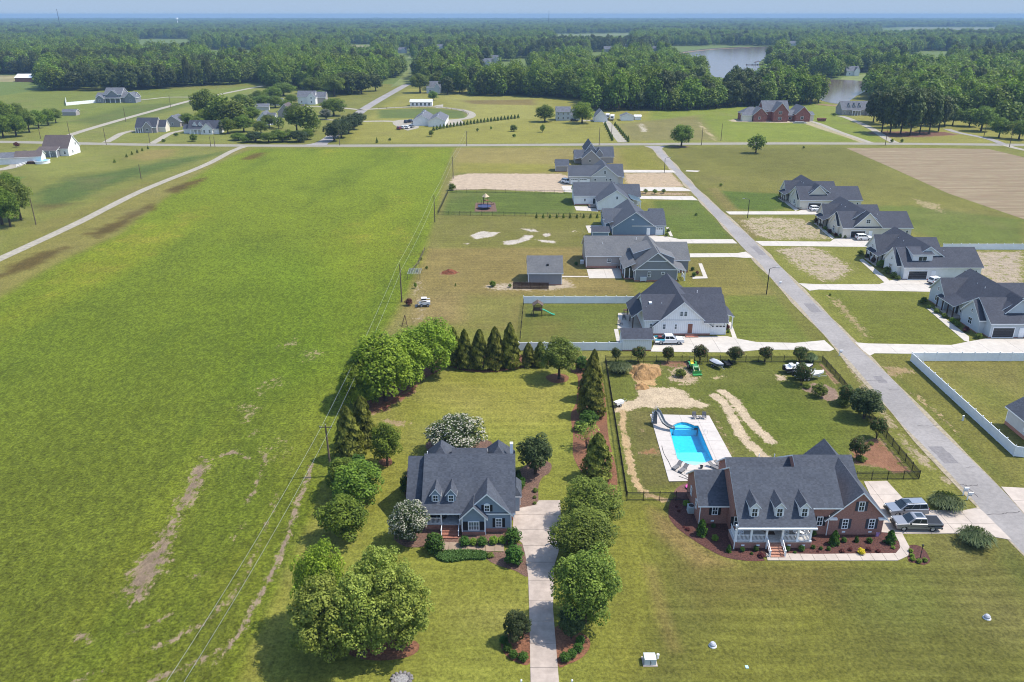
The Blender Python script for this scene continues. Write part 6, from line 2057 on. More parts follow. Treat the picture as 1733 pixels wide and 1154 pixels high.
def cabin(mb, xb, xt, zb, zt, wb, wt):
	"""tapering cabin: base from xb[0] to xb[1] at zb, roof from xt[0] to xt[1] at zt"""
	r = .06
	v = [(xb[0], -wb / 2, zb), (xb[1], -wb / 2, zb), (xb[1], wb / 2, zb), (xb[0], wb / 2, zb),
		 (xt[0], -wt / 2, zt - r), (xt[1], -wt / 2, zt - r), (xt[1], wt / 2, zt - r), (xt[0], wt / 2, zt - r),
		 (xt[0] + .12, -wt / 2 + .12, zt), (xt[1] - .12, -wt / 2 + .12, zt), (xt[1] - .12, wt / 2 - .12, zt), (xt[0] + .12, wt / 2 - .12, zt)]
	f = [(0, 1, 5, 4), (1, 2, 6, 5), (2, 3, 7, 6), (3, 0, 4, 7), (4, 5, 9, 8), (5, 6, 10, 9), (6, 7, 11, 10), (7, 4, 8, 11), (8, 9, 10, 11)]
	return mb.add(v, f)
def soften(o, w=.045):
	md = o.modifiers.new("soft_edges", 'BEVEL')
	md.width, md.segments, md.limit_method, md.angle_limit = w, 2, 'ANGLE', math.radians(22)
	return o
def on_plane(P, a0, a1, b0, b1, off, th=.012):
	"""pane on the quad P (four corners, counted round), from a0..a1 along the first edge and b0..b1 up"""
	P = [Vector(p) for p in P]
	nrm = (P[1] - P[0]).cross(P[3] - P[0]).normalized()
	def q(a, b):
		lo, hi = P[0].lerp(P[1], a), P[3].lerp(P[2], a)
		return lo.lerp(hi, b)
	c = [q(a0, b0), q(a1, b0), q(a1, b1), q(a0, b1)]
	mb = MB()
	v = [p + nrm * off for p in c] + [p - nrm * th for p in c]
	mb.add(v, [(0, 1, 2, 3), (7, 6, 5, 4)] + [(i, 4 + i, 4 + (i + 1) % 4, (i + 1) % 4) for i in range(4)])
	return mb
def windows_of(t, body, xb, xt, zb, zt, wb, wt, side_split, rear=True):
	zt_ = zt - .06
	A = [(xb[0], -wb / 2, zb), (xb[1], -wb / 2, zb), (xb[1], wb / 2, zb), (xb[0], wb / 2, zb), (xt[0], -wt / 2, zt_), (xt[1], -wt / 2, zt_), (xt[1], wt / 2, zt_), (xt[0], wt / 2, zt_)]
	on_plane([A[1], A[2], A[6], A[5]], .06, .94, .06, .94, .008).build("windscreen", MT['carglass'], t)
	if rear:
		on_plane([A[3], A[0], A[4], A[7]], .1, .9, .15, .9, .008).build("rear_window", MT['carglass'], t)
	for lo, hi in side_split:
		on_plane([A[0], A[1], A[5], A[4]], lo, hi, .12, .9, .008).build("side_window", MT['carglass'], t)
		on_plane([A[2], A[3], A[7], A[6]], 1 - hi, 1 - lo, .12, .9, .008).build("side_window", MT['carglass'], t)
def lights(t, xf, xr, w, zf, zr):
	for sg in (-1, 1):
		mb = MB()
		mb.box(xf - .1, xf + .025, sg * (w / 2 - .24) - .2, sg * (w / 2 - .24) + .2, zf - .1, zf + .1)
		mb.build("headlight", MT['lamp_lens'], t)
		mb = MB()
		mb.box(xr - .025, xr + .1, sg * (w / 2 - .14) - .1, sg * (w / 2 - .14) + .1, zr - .2, zr + .2)
		mb.build("tail_light", MT['tail_lens'], t)
		mb = MB()
		mb.box(xf - 1.75, xf - 1.6, sg * (w / 2 + .12) - .1, sg * (w / 2 + .12) + .1, zf + .25, zf + .43)
		mb.build("wing_mirror", MT['black'], t)
	mb = MB()
	mb.box(xf - .05, xf + .03, -w / 2 + .5, w / 2 - .5, zf - .22, zf + .1)
	for k in range(4):
		mb.box(xf + .03, xf + .045, -w / 2 + .52, w / 2 - .52, zf - .2 + k * .075, zf - .17 + k * .075)
	mb.build("grille", MT['dark_metal'], t)
	for x0, x1 in ((xf - .12, xf + .06), (xr - .06, xr + .12)):
		mb = MB()
		mb.box(x0, x1, -w / 2 + .06, w / 2 - .06, .38, .62)
		mb.build("bumper", MT['dark_metal'], t)
def suv(loc, rz, colour, label, cat="car", group=None, ln=5.2, roof_glass=True, name="parked_car"):
	t = thing(name, label, cat, loc, rz, group)
	f_, r_, w = ln / 2, -ln / 2, 2.0
	prof = [(r_, .55), (r_, .35), (r_ + .7, .32)] + arch(r_ + 1.08, .43) + [(r_ + 1.6, .3), (f_ - 1.5, .3)] + arch(f_ - .98, .43) + [(f_ - .4, .32), (f_, .4), (f_, .85), (f_ - .1, 1.0), (f_ - 1.35, 1.14), (r_ + .05, 1.16), (r_, 1.0)]
	soften(body_loft(prof, w).build("body", PM[colour], t))
	xb, xt = (r_ + .04, f_ - 1.25), (r_ + .3, f_ - 2.15)
	mb = MB()
	cabin(mb, xb, xt, 1.1, 1.86, w - .1, w - .42)
	soften(mb.build("cabin", PM[colour], t), .06)
	windows_of(t, None, xb, xt, 1.1, 1.86, w - .1, w - .42, ((.04, .325), (.345, .62), (.64, .96)))
	if roof_glass:
		mb = MB()
		mb.box(-.35, .55, -.45, .45, 1.85, 1.872)
		mb.build("sunroof", MT['carglass'], t)
	for sg in (-1, 1):
		mb = MB()
		mb.tube([(r_ + .5, sg * .7, 1.86), (r_ + .6, sg * .7, 1.92), (f_ - 2.5, sg * .7, 1.92), (f_ - 2.4, sg * .7, 1.86)], .025, 6)
		mb.build("roof_rail", MT['black'], t)
	lights(t, f_, r_, w, .82, .95)
	wheels(t, (r_ + 1.08, f_ - .98), w)
	return t
def pickup(loc, rz, colour, label, cover=True, group=None, load=False):
	t = thing("pickup_truck", label, "pickup truck", loc, rz, group)
	f_, r_, w = 2.95, -2.95, 2.03
	prof = [(r_, .75), (r_, .5), (r_ + .75, .45)] + arch(r_ + 1.2, .46) + [(r_ + 1.75, .42), (f_ - 1.55, .42)] + arch(f_ - 1.02, .46) + [(f_ - .4, .42), (f_, .5), (f_, 1.0), (f_ - .12, 1.12), (f_ - 1.5, 1.22), (r_ + 1.95, 1.22), (r_ + 1.95, .72), (r_ + .1, .72), (r_ + .1, .75)]
	soften(body_loft(prof, w, .05).build("body", PM[colour], t))
	for sg in (-1, 1):
		mb = MB()
		mb.box(r_ + .02, r_ + 1.98, sg * (w / 2 - .07) - .07, sg * (w / 2 - .07) + .065, .95, 1.235)
		mb.build("bed_side", PM[colour if not load else 'teal'], t)
	mb = MB()
	mb.box(r_, r_ + .1, -w / 2 + .06, w / 2 - .06, .72, 1.235)
	mb.build("tailgate", PM[colour], t)
	if cover:
		mb = MB()
		mb.box(r_ + .08, r_ + 1.92, -w / 2 + .1, w / 2 - .1, 1.2, 1.25)
		mb.build("bed_cover", MT['black'], t)
	xb, xt = (r_ + 1.95, f_ - 1.35), (r_ + 2.1, f_ - 2.2)
	mb = MB()
	cabin(mb, xb, xt, 1.18, 1.93, w - .12, w - .42)
	soften(mb.build("cabin", PM[colour], t), .06)
	windows_of(t, None, xb, xt, 1.18, 1.93, w - .12, w - .42, ((.06, .40), (.45, .84)))
	if not load:
		mb = MB()
		mb.box(-.55, .35, -.42, .42, 1.92, 1.942)
		mb.build("sunroof", MT['carglass'], t)
	lights(t, f_, r_, w, .95, 1.0)
	wheels(t, (r_ + 1.2, f_ - 1.02), w, 1.1)
	return t
suv((*g(1532, 868), .06), PI + .05, 'silver', "silver SUV parked on the brick house drive, behind the pickup")
pickup((*g(1549, 893), .06), PI - .03, 'steel', "grey pickup truck with a black bed cover on the brick house drive")
pickup((*g(1131, 581), .06), .02, 'white', "white pickup with a teal wrapped bed beside the white garden shed", cover=False, load=True)
bx = thing("toolbox", "red and black cargo lying in the bed of the white pickup", "cargo", (g(1120, 581)[0], g(1120, 581)[1] + .1, .80))
mb = MB()
mb.box(-.9, .3, -.6, .6, 0, .55)
mb.build("box", MT['black'], bx)
mb = MB()
mb.box(-.8, -.1, -.5, .4, .55, .75)
mb.build("lid", PM['red'], bx)
suv((*g(959, 310), .06), -.9, 'white', "white car parked at the garage end of the pale grey house", ln=4.7, roof_glass=False)
suv((*g(1461, 406), .06), .03, 'white', "white SUV parked on the drive of the second far cream house", ln=4.7, roof_glass=False)
suv((*g(1381, 357), .06), .1, 'white', "white car half hidden at the farthest cream house on the right", ln=4.5, roof_glass=False)
suv((*g(1585, 480), .06), .35, 'white', "white and black car peeking out behind the pale blue house", ln=4.5, roof_glass=False)
suv((*g(972, 205.5), .06), .1, 'dark', "dark blue SUV parked in the shade before the colonial house", ln=4.8, roof_glass=False)
for k, (px, py, c, lb) in enumerate(((676, 219, 'red', "dark red car, leftmost in front of the long metal building"), (683, 218, 'white', "white car, second in front of the long metal building"), (690, 217.5, 'white', "white car, third in front of the long metal building"),
									 (697, 216, 'silver', "silver car, fourth in front of the long metal building"), (688, 208, 'dark', "dark car parked behind the others by the metal building"), (695, 207, 'dark', "dark car nearest the metal building wall"))):
	suv((*g(px, py), .07), 1.35, c, lb, group="cars at the long metal building", ln=4.7, roof_glass=False)
suv((*g(46, 262), .06), .2, 'dark', "dark car on the drive left of the white barn house", ln=4.6, roof_glass=False)
suv((*g(433, 190), .06), .2, 'silver', "silver car among the cottages behind the garden trees", ln=4.6, roof_glass=False)
def camper(loc, rz, label):
	t = thing("camper", label, "camper", loc, rz, "campers by the garage")
	mb = MB()
	mb.extr([(-3.6, .7), (3.4, .7), (3.7, 1.6), (3.3, 3.1), (-3.4, 3.1), (-3.7, 2.8)], 'y', -1.2, 1.2)
	mb.build("body", MT['plain_white'], t)
	for x in (-2.2, 0, 2.2):
		mb = MB()
		mb.box(x - .5, x + .5, -1.22, -1.2, 1.7, 2.4)
		mb.build("window", MT['carglass'], t)
	mb = MB()
	mb.box(3.2, 3.72, -.8, .8, 1.7, 2.5)
	mb.build("front_window", MT['carglass'], t)
	wheels(t, (-.6, .3), 2.3)
	return t
camper((*g(1028, 201), .06), -PI / 2 - .1, "white camper, left of the two beside the small gabled garage")
camper((*g(1036, 203), .06), -PI / 2 - .15, "white camper with grey nose, right of the two beside the garage")
o = thing("tractor", "green tractor with a yellow seat and front loader by the back fence", "tractor", (*g(1173, 626), 0), -PI / 2 + .12)
mb = MB()
mb.extr([(-.2, .65), (1.55, .7), (1.6, 1.25), (1.3, 1.42), (.2, 1.4), (-.2, 1.1)], 'y', -.36, .36)
mb.build("bonnet", PM['green'], o)
mb = MB()
mb.box(-1.2, .1, -.55, .55, .6, .85)
mb.build("platform", PM['green'], o)
mb = MB()
mb.extr([(-1.1, .9), (-.5, .9), (-.5, 1.05), (-.95, 1.1), (-1.0, 1.6), (-1.15, 1.6)], 'y', -.3, .3)
mb.build("seat", PM['yellow'], o)
mb = MB()
mb.tube([(-1.2, -.5, .9), (-1.2, -.5, 2.3), (-1.2, .5, 2.3), (-1.2, .5, .9)], .04, 6)
mb.build("roll_bar", MT['black'], o)
for sg in (-1, 1):
	mb = MB()
	mb.extr([(-1.4, 1.0), (-1.1, 1.35), (-.4, 1.35), (-.2, 1.0), (-.25, 1.0), (-.45, 1.28), (-1.05, 1.28), (-1.35, 1.0)], 'y', sg * .62 - .16, sg * .62 + .16)
	mb.build("mudguard", PM['green'], o)
	mb = MB()
	mb.tube([(-.1, sg * .52, 1.2), (1.0, sg * .52, 1.45), (2.1, sg * .52, .6)], .06, 6)
	mb.build("loader_arm", PM['green'], o)
	ty, rm = wheel_mesh()
	wh = link("wheel", ty, o, (-.8, sg * .66, .62), 0 if sg < 0 else PI, (1.7, 1.6, 1.7))
	link("rim", rm, wh)
	wh = link("wheel", ty, o, (1.05, sg * .55, .38), 0 if sg < 0 else PI, 1.0)
	link("rim", rm, wh)
mb = MB()
mb.extr([(2.0, .1), (2.75, .1), (2.75, .15), (2.15, .2), (2.1, .75), (2.0, .75)], 'y', -.85, .85)
mb.build("bucket", PM['green'], o)
def boat(loc, rz, label, hull, deck, cover=None):
	"""a boat on its trailer"""
	t = thing("boat_on_trailer", label, "boat", loc, rz)
	st = [(-2.6, .95, 0.0), (-1.0, 1.05, 0), (.8, .95, .03), (2.0, .6, .12), (2.9, .05, .3)]
	v, f = [], []
	for x, hw, up in st:
		v += [(x, -hw, 1.25 + up), (x, -hw * .8, .8 + up), (x, 0, .6 + up * 2), (x, hw * .8, .8 + up), (x, hw, 1.25 + up)]
	for i in range(len(st) - 1):
		for k in range(4):
			f.append((i * 5 + k, i * 5 + k + 1, i * 5 + k + 6, i * 5 + k + 5))
	f += [(0, 1, 2, 3, 4), (20, 24, 23, 22, 21)]
	mb = MB()
	mb.add(v, f)
	mb.build("hull", hull, t)
	mb = MB()
	v = []
	for x, hw, up in st:
		z = 1.26 + up
		hgt = (.45 if cover else .05) * (1 if abs(x) < 2 else .5)
		v += [(x, -hw * 1.02, z), (x, -hw * .5, z + hgt * .8), (x, 0, z + hgt), (x, hw * .5, z + hgt * .8), (x, hw * 1.02, z)]
	mb.add(v, [(i * 5 + k, i * 5 + k + 1, i * 5 + k + 6, i * 5 + k + 5) for i in range(4) for k in range(4)] + [(0, 1, 2, 3, 4)])
	mb.build("cover" if cover else "deck", cover or deck, t, smooth=True)
	if not cover:
		mb = MB()
		mb.box(-1.6, -.9, -.6, .6, 1.3, 1.75)
		mb.build("seat", MT['plain_white'], t)
		mb = MB()
		mb.box(-.1, .3, -.7, .7, 1.3, 1.7)
		mb.build("console", deck, t)
	mb = MB()
	mb.box(-2.95, -2.55, -.25, .25, .7, 1.6)
	mb.build("outboard_motor", MT['black'], t)
	mb = MB()
	for sg in (-1, 1):
		mb.bar((-2.4, sg * .8, .5), (2.2, sg * .35, .55), .09)
	mb.bar((1.9, 0, .52), (3.6, 0, .5), .09)
	mb.bar((-.6, -1.0, .42), (-.6, 1.0, .42), .08)
	mb.bar((2.1, -.42, .55), (2.1, .42, .55), .08)
	mb.build("trailer", MT['galv'], t)
	ty, rm = wheel_mesh()
	for x in (-.9, -.2):
		for sg in (-1, 1):
			wh = link("wheel", ty, t, (x, sg * 1.05, .33), 0 if sg < 0 else PI, .88)
			link("rim", rm, wh)
	return t
m_purple = mat("purple_hull", (.05, .035, .10), .3, .1, 2)
boat((*g(1349, 630), 0), .12, "dark purple and white boat on a trailer behind the crape myrtle", m_purple, MT['plain_white'])
boat((*g(1366, 641), 0), .05, "boat under a bright white cover on a trailer beside the crape myrtle", MT['plain_white'], MT['white'], cover=mat("white_tarp", (.72, .72, .72), .7, .05, 2))
boat((*g(1213, 621), 0), -1.1, "small boat under a pale grey cover by the back fence", mat("slate_hull", (.10, .12, .15), .4, .1, 2), MT['plain_white'], cover=mat("grey_tarp", (.36, .38, .42), .7, .08, 2)).scale = (.6, .72, .8)
boat((*g(1049, 452), .06), 0.1, "silver boat parked against the wall of the long grey house", MT['galv'], MT['plain_white'], cover=mat("silver_tarp", (.4, .4, .42), .6, .1, 2))
o = thing("utility_trailer", "small dark utility trailer beside the grey covered boat", "trailer", (*g(1230, 619), 0), -1.4)
mb = MB()
mb.box(-1.0, 1.0, -.65, .65, .5, .62)
for y in (-.63, .63):
	mb.box(-1.0, 1.0, y - .03, y + .03, .62, .95)
mb.build("bed", MT['black'], o)
mb = MB()
mb.bar((1, 0, .5), (2.0, 0, .5), .08)
mb.build("drawbar", MT['black'], o)
wheels(o, (0,), 1.6, .8)
o = thing("skid_steer", "white skid steer loader parked on the dry grass lot", "loader", (*g(718, 518), 0), PI + .1)
mb = MB()
mb.extr([(-1.4, .5), (1.0, .5), (1.1, .9), (.5, 1.1), (-.2, 1.15), (-1.4, 1.25)], 'y', -.6, .6)
mb.build("body", MT['plain_white'], o)
mb = MB()
mb.extr([(-.6, 1.1), (.8, 1.05), (.55, 2.0), (-.5, 2.0)], 'y', -.5, .5)
mb.build("cab", MT['carglass'], o)
mb = MB()
mb.box(-.6, .65, -.55, .55, 2.0, 2.08)
mb.build("roof", MT['plain_white'], o)
for sg in (-1, 1):
	mb = MB()
	mb.tube([(-1.4, sg * .72, 1.6), (.6, sg * .72, 1.5), (1.5, sg * .72, .5)], .09, 6)
	mb.build("lift_arm", MT['plain_white'], o)
mb = MB()
mb.extr([(1.4, .1), (2.1, .1), (2.1, .16), (1.55, .2), (1.5, .7), (1.4, .7)], 'y', -.9, .9)
mb.build("bucket", MT['dark_metal'], o)
wheels(o, (-.8, .6), 1.7)
# ================================================================== YARD THINGS
o = thing("playset", "wooden playset with a canopy and bright green slide on the fenced lawn", "playset", (*g(910, 533), 0))
for x in (-.9, .9):
	for y in (-.9, .9):
		mb = MB()
		mb.box(x - .07, x + .07, y - .07, y + .07, 0, 2.6)
		mb.build("post", MT['dark_wood'], o)
mb = MB()
mb.box(-1, 1, -1, 1, 1.35, 1.45)
mb.build("platform", MT['dark_wood'], o)
mb = MB()
mb.extr([(-1.2, 2.5), (0, 3.3), (1.2, 2.5), (1.2, 2.45), (0, 3.2), (-1.2, 2.45)], 'y', -1.1, 1.1)
mb.build("canopy", mat("brown_canvas", (.10, .07, .055), .8, .15, 3), o)
mb = MB()
for y in (-.98, .98):
	for k in range(9):
		mb.box(-.95 + k * .22, -.83 + k * .22, y - .03, y + .03, 1.45, 2.1)
mb.build("side_boards", MT['dark_wood'], o)
mb = MB()
mb.extr([(.95, 1.45), (1.6, 1.2), (3.3, .25), (3.8, .2), (3.8, .12), (3.3, .15), (1.6, 1.08), (.95, 1.35)], 'y', -.3, .3)
mb.build("slide", mat("green_plastic", (.02, .28, .16), .35, .05, 2), o)
mb = MB()
for k in range(5):
	mb.box(-1.5 + k * .1, -1.4 + k * .1, -.4, .4, .2 + k * .26, .26 + k * .26)
mb.build("ladder", MT['dark_wood'], o)
bed("sand_pad", [(805, 343), (838, 342.5), (841, 358), (803, 358)], MT['chips'], .03, False)
o = thing("trampoline", "round black trampoline on the square dirt pad in the striped lawn", "trampoline", (*g(820, 353), 0))
mb = MB()
mb.lathe([(.0, .86), (2.1, .86), (2.1, .9), (0, .9)], 20)
mb.build("mat", MT['black'], o)
mb = MB()
mb.lathe([(2.1, .84), (2.4, .84), (2.4, .93), (2.1, .93)], 20)
mb.build("rim_pad", mat("blue_pad", (.03, .04, .10), .6), o)
for k in range(6):
	a = 2 * PI * k / 6
	mb = MB()
	mb.tube([(2.25 * math.cos(a), 2.25 * math.sin(a), 0), (2.25 * math.cos(a), 2.25 * math.sin(a), 2.6)], .05, 6)
	mb.build("leg", MT['black'], o)
o = thing("playset", "small wooden play tower with a pale roof behind the trampoline", "playset", (*g(822, 346), 0))
for x in (-.8, .8):
	for y in (-.8, .8):
		mb = MB()
		mb.box(x - .08, x + .08, y - .08, y + .08, 0, 2.8)
		mb.build("post", MT['dark_wood'], o)
mb = MB()
mb.box(-.95, .95, -.95, .95, 1.4, 1.55)
mb.build("platform", mat("orange_boards", (.30, .15, .06), .8), o)
mb = MB()
mb.lathe([(1.4, 2.75), (.0, 4.0)], 4)
mb.build("roof", mat("tan_canvas", (.45, .36, .24), .8), o)
mb = MB()
mb.extr([(.9, 1.5), (3.0, .3), (3.0, .2), (.9, 1.4)], 'y', -.3, .3)
mb.build("slide", MT['dark_wood'], o)
def mound(label, px, py, rx, ry, hgt, m, name="dirt_mound", seed=1, n=26):
	x0, y0 = g(px, py)
	o = MB()
	v, f = [], []
	rr = random.Random(seed)
	ph = [rr.uniform(0, 6) for _ in range(8)]
	for i in range(n + 1):
		for j in range(n + 1):
			u, w = i / n * 2 - 1, j / n * 2 - 1
			d = math.hypot(u, w)
			a = math.atan2(w, u)
			edge = 1 + .15 * math.sin(3 * a + ph[0]) + .1 * math.sin(5 * a + ph[1])
			z = hgt * max(0, 1 - (d / edge) ** 1.6) * (1 + .25 * math.sin(u * 7 + ph[2]) * math.sin(w * 6 + ph[3])) + rr.uniform(-.05, .05) * hgt
			v.append((u * rx, w * ry, z if d < edge else -.06))
	for i in range(n):
		for j in range(n):
			f.append((i * (n + 1) + j, (i + 1) * (n + 1) + j, (i + 1) * (n + 1) + j + 1, i * (n + 1) + j + 1))
	o.add(v, f)
	return tag(o.build(name, m, None, (x0, y0, 0)), label, "dirt mound")
mound("ochre heap of turned clay inside the back fence corner", 1092, 632, 2.9, 3.0, 1.5, MT['soil'], seed=4)
mound("small clay heap with a dark stump below the large ochre heap", 1086, 655, 1.3, 1.3, .7, MT['soil'], seed=9)
mound("small heap of red earth on the dry grass lot", 761, 461, 1.9, 1.7, .8, MT['red_soil'], seed=6)
o = thing("transformer_box", "pale green ground transformer box on the front lawn", "utility box", (*g(1099, 1120), 0))
mb = MB()
mb.box(-.75, .75, -.7, .7, 0, .08)
mb.build("pad", MT['concrete'], o)
mb = MB()
mb.extr([(-.55, .08), (.55, .08), (.55, .72), (.3, .8), (-.55, .8)], 'x', -.6, .6)
mb.build("cabinet", mat("pale_cabinet", (.52, .56, .54), .5, .06, 2), o)
mb = MB()
mb.box(-.02, .02, -.575, -.55, .14, .68)
mb.build("door_seam", MT['dark_metal'], o)
mb = MB()
mb.box(.1, .16, -.6, -.55, .35, .5)
mb.build("handle", MT['galv'], o)
o = thing("utility_pedestal", "small white cylindrical pedestal right of the transformer box", "pedestal", (*g(1113, 1114), 0))
mb = MB()
mb.lathe([(.13, 0), (.13, .45), (.16, .47), (.14, .58), (.0, .62)], 12)
mb.build("cabinet", MT['plain_white'], o)
for px, py, lb in ((1206, 1093, "white and dark dome cap on the front lawn, nearer the transformer box"), (1670, 1046, "white and dark dome cap on the front lawn at the far right")):
	o = thing("septic_riser", lb, "dome cap", (*g(px, py), 0))
	mb = MB()
	mb.lathe([(.40, 0), (.44, .03), (.40, .12)], 16)
	mb.build("ring", MT['plain_white'], o)
	mb = MB()
	mb.lathe([(.36, .1), (.33, .32), (.2, .46), (.0, .5)], 16)
	mb.build("dome", mat("dome_plastic", (.36, .37, .40), .4, .1, 3), o)
o = thing("meter_lid", "small pale blue meter lid set in the front lawn", "lid", (*g(1264, 1129), 0))
mb = MB()
mb.box(-.16, .16, -.2, .2, 0, .06)
mb.build("lid", mat("blue_lid", (.35, .5, .56), .5), o)
o = thing("heat_pump", "pale air conditioning unit beside the left wall of the brick house", "air conditioner", (*g(1169, 866), 0))
mb = MB()
mb.box(-.5, .5, -.55, .55, 0, .08)
mb.build("pad", MT['concrete'], o)
mb = MB()
mb.box(-.45, .45, -.5, .5, .08, 1.0)
for k in range(6):
	mb.box(-.46, .46, -.51, .51, .16 + k * .13, .2 + k * .13)
mb.build("cabinet", mat("grey_cabinet", (.40, .45, .44), .5, .06, 2), o)
mb = MB()
mb.lathe([(.0, 1.0), (.34, 1.0), (.36, 1.04), (.30, 1.05), (.1, 1.03)], 14)
mb.build("fan_guard", MT['dark_metal'], o)
for px, py, lb in ((985, 446, "grey air conditioner at the left end of the long grey house"),):
	o = thing("heat_pump", lb, "air conditioner", (*g(px, py), 0))
	mb = MB()
	mb.box(-.45, .45, -.5, .5, .0, .95)
	mb.build("cabinet", MT['plain_white'], o)
o = thing("propane_unit", "white wall unit on legs below the gable of the long grey house", "air conditioner", (*g(1088, 476), 0))
mb = MB()
mb.box(-.8, .8, -.5, .3, .25, 1.25)
mb.build("cabinet", MT['iceblue_siding'], o)
for x in (-.6, .6):
	mb = MB()
	mb.box(x - .05, x + .05, -.4, .2, 0, .25)
	mb.build("leg", MT['galv'], o)
def rocker(loc, rz, label, c='white', group="rocking chairs on the brick house porch"):
	t = thing("rocking_chair", label, "chair", loc, rz, group)
	mb = MB()
	mb.box(-.28, .28, -.28, .25, .38, .43)
	mb.build("seat", MT[c], t)
	mb = MB()
	for k in range(5):
		mb.extr([(.2, .42), (.42, 1.15), (.46, 1.15), (.24, .42)], 'x', -.26 + k * .115, -.18 + k * .115)
	mb.extr([(.41, 1.12), (.47, 1.12), (.49, 1.2), (.43, 1.2)], 'x', -.28, .28)
	mb.build("backrest", MT[c], t)
	for sg in (-1, 1):
		mb = MB()
		mb.tube([(sg * .27, -.45, .1), (sg * .27, -.1, .03), (sg * .27, .3, .04), (sg * .27, .6, .14)], .025, 5)
		mb.build("runner", MT[c], t)
		mb = MB()
		mb.box(sg * .27 - .03, sg * .27 + .03, -.24, -.18, .05, .62)
		mb.box(sg * .27 - .05, sg * .27 + .05, -.28, .3, .6, .64)
		mb.build("arm", MT[c], t)
	return t
for x, rz, lb in ((28.9, .3, "white rocking chair at the left end of the brick house porch"), (34.7, -.2, "white rocking chair just right of the brick house door"),
				  (35.9, .4, "white rocking chair near the right porch column"), (36.7, .8, "white rocking chair at the right end of the brick house porch")):
	rocker((x, 84.0, 1.0), rz, lb)
rocker((-10.3, 87.6, .82), .3, "dark rocking chair at the left end of the blue house porch", 'black', None)
rocker((-9.3, 87.7, .82), -.2, "dark rocking chair right of the other on the blue house porch", 'black', None)
for x, y, z, lb in ((-8.75, 87.9, .82, "dark pot with leaves left of the blue house door"), (-6.95, 87.9, .82, "dark pot with leaves right of the blue house door")):
	t = thing("porch_pot", lb, "pot", (x, y, z))
	mb = MB()
	mb.lathe([(.14, 0), (.2, .4), (.17, .4)], 10)
	mb.build("pot", MT['dark_metal'], t)
o = thing("door_mat", "brown mat in front of the brick house door", "mat", (32.75, 84.4, 1.0))
mb = MB()
mb.box(-.6, .6, -.35, .35, 0, .03)
mb.build("mat", MT['dark_wood'], o)
o = thing("flag_stand", "small pink and blue garden flag in the bed before the right gable", "flag", (*g(1480, 912), .03))
mb = MB()
mb.tube([(0, 0, 0), (0, 0, 1.0), (.5, 0, 1.0)], .015, 5)
mb.build("pole", MT['black'], o)
mb = MB()
mb.box(.05, .5, -.006, .006, .35, .98)
mb.build("cloth", mat("pink_cloth", (.40, .22, .42), .8, .3, 6), o)
o = thing("lamp_post", "short black lamp post in the small round flower bed", "lamp post", (*g(1557, 945), .03))
mb = MB()
mb.tube([(0, 0, 0), (0, 0, 1.7)], .045, 6)
mb.build("pole", MT['black'], o)
mb = MB()
mb.lathe([(.07, 1.7), (.13, 1.95), (.15, 1.97), (.0, 2.1)], 6)
mb.build("lantern", MT['dark_metal'], o)
o = thing("lawn_cart", "grey and white garden cart at the left fence of the sandy yard", "cart", (*g(1047, 687), 0), .6)
mb = MB()
mb.extr([(-.7, .45), (.7, .45), (.85, .95), (-.85, .95)], 'y', -.45, .45)
mb.build("tub", MT['plain_white'], o)
mb = MB()
mb.tube([(.7, .3, .6), (1.5, .3, .9)], .03, 6)
mb.tube([(.7, -.3, .6), (1.5, -.3, .9)], .03, 6)
mb.build("handles", MT['galv'], o)
wheels(o, (0,), 1.2, .7)
o = thing("stone_ring", "round rough stone fire ring cut by the bottom edge of the photo", "fire ring", (*g(680, 1150), 0))
for k in range(14):
	a = 2 * PI * k / 14
	mb = MB()
	mb.lathe([(.16, 0), (.24, .08), (.22, .2), (.1, .27)], 6, (0, 0, 0), 0, 1.1, .8)
	s_ = mb.build("stone", mat("fieldstone", (.17, .155, .145), .9, .25, 5) if k == 0 else bpy.data.materials["fieldstone"], o, (.95 * math.cos(a), .8 * math.sin(a), 0))
	s_.rotation_euler = (0, 0, a + random.uniform(-.4, .4))
mb = MB()
mb.lathe([(.85, 0), (.8, .1), (.4, .16), (0, .15)], 14)
mb.build("ash", mat("pale_ash", (.22, .21, .20), .95, .3, 6), o)
for px, py, lb in ((882, 1153, "white gatepost cap left of the driveway at the bottom edge"), (967, 1153, "white gatepost cap right of the driveway at the bottom edge")):
	o = thing("gate_post", lb, "post", (g(px, py)[0], g(px, py)[1] - .6, 0))
	mb = MB()
	mb.box(-.07, .07, -.07, .07, 0, .75)
	mb.build("post", MT['white'], o)
	mb = MB()
	mb.lathe([(.12, .75), (.12, .79), (0, .9)], 4)
	mb.build("cap", MT['white'], o)
for k, (px, py, lb) in enumerate(((1056, 541, "dark patio chair on the white farmhouse patio, far one"), (1050, 550, "dark patio chair on the white farmhouse patio, near one"), (1060, 529, "dark outdoor table at the far end of the farmhouse patio"))):
	copy_thing(pch, (*g(px, py), .06), .5 * k, lb, "patio furniture at the farmhouse") if k < 2 else None
t = thing("patio_table", "dark outdoor table at the far end of the farmhouse patio", "table", (*g(1062, 530), .06))
mb = MB()
mb.box(-.9, .9, -.5, .5, .7, .76)
mb.build("table_top", MT['dark_wood'], t)
for x in (-.8, .8):
	for y in (-.4, .4):
		mb = MB()
		mb.box(x - .04, x + .04, y - .04, y + .04, 0, .7)
		mb.build("leg", MT['dark_wood'], t)
t = thing("garden_trellis", "grey mesh garden cage with vines near the dark utility pole", "garden frame", (*g(702, 468), 0))
for x in (-1.6, 1.6):
	for y in (-2.4, 2.4):
		mb = MB()
		mb.box(x - .05, x + .05, y - .05, y + .05, 0, 1.5)
		mb.build("post", MT['wood_pole'], t)
mb = MB()
for y in np.linspace(-2.4, 2.4, 9):
	mb.box(-1.6, 1.6, y - .03, y + .03, 1.45, 1.5)
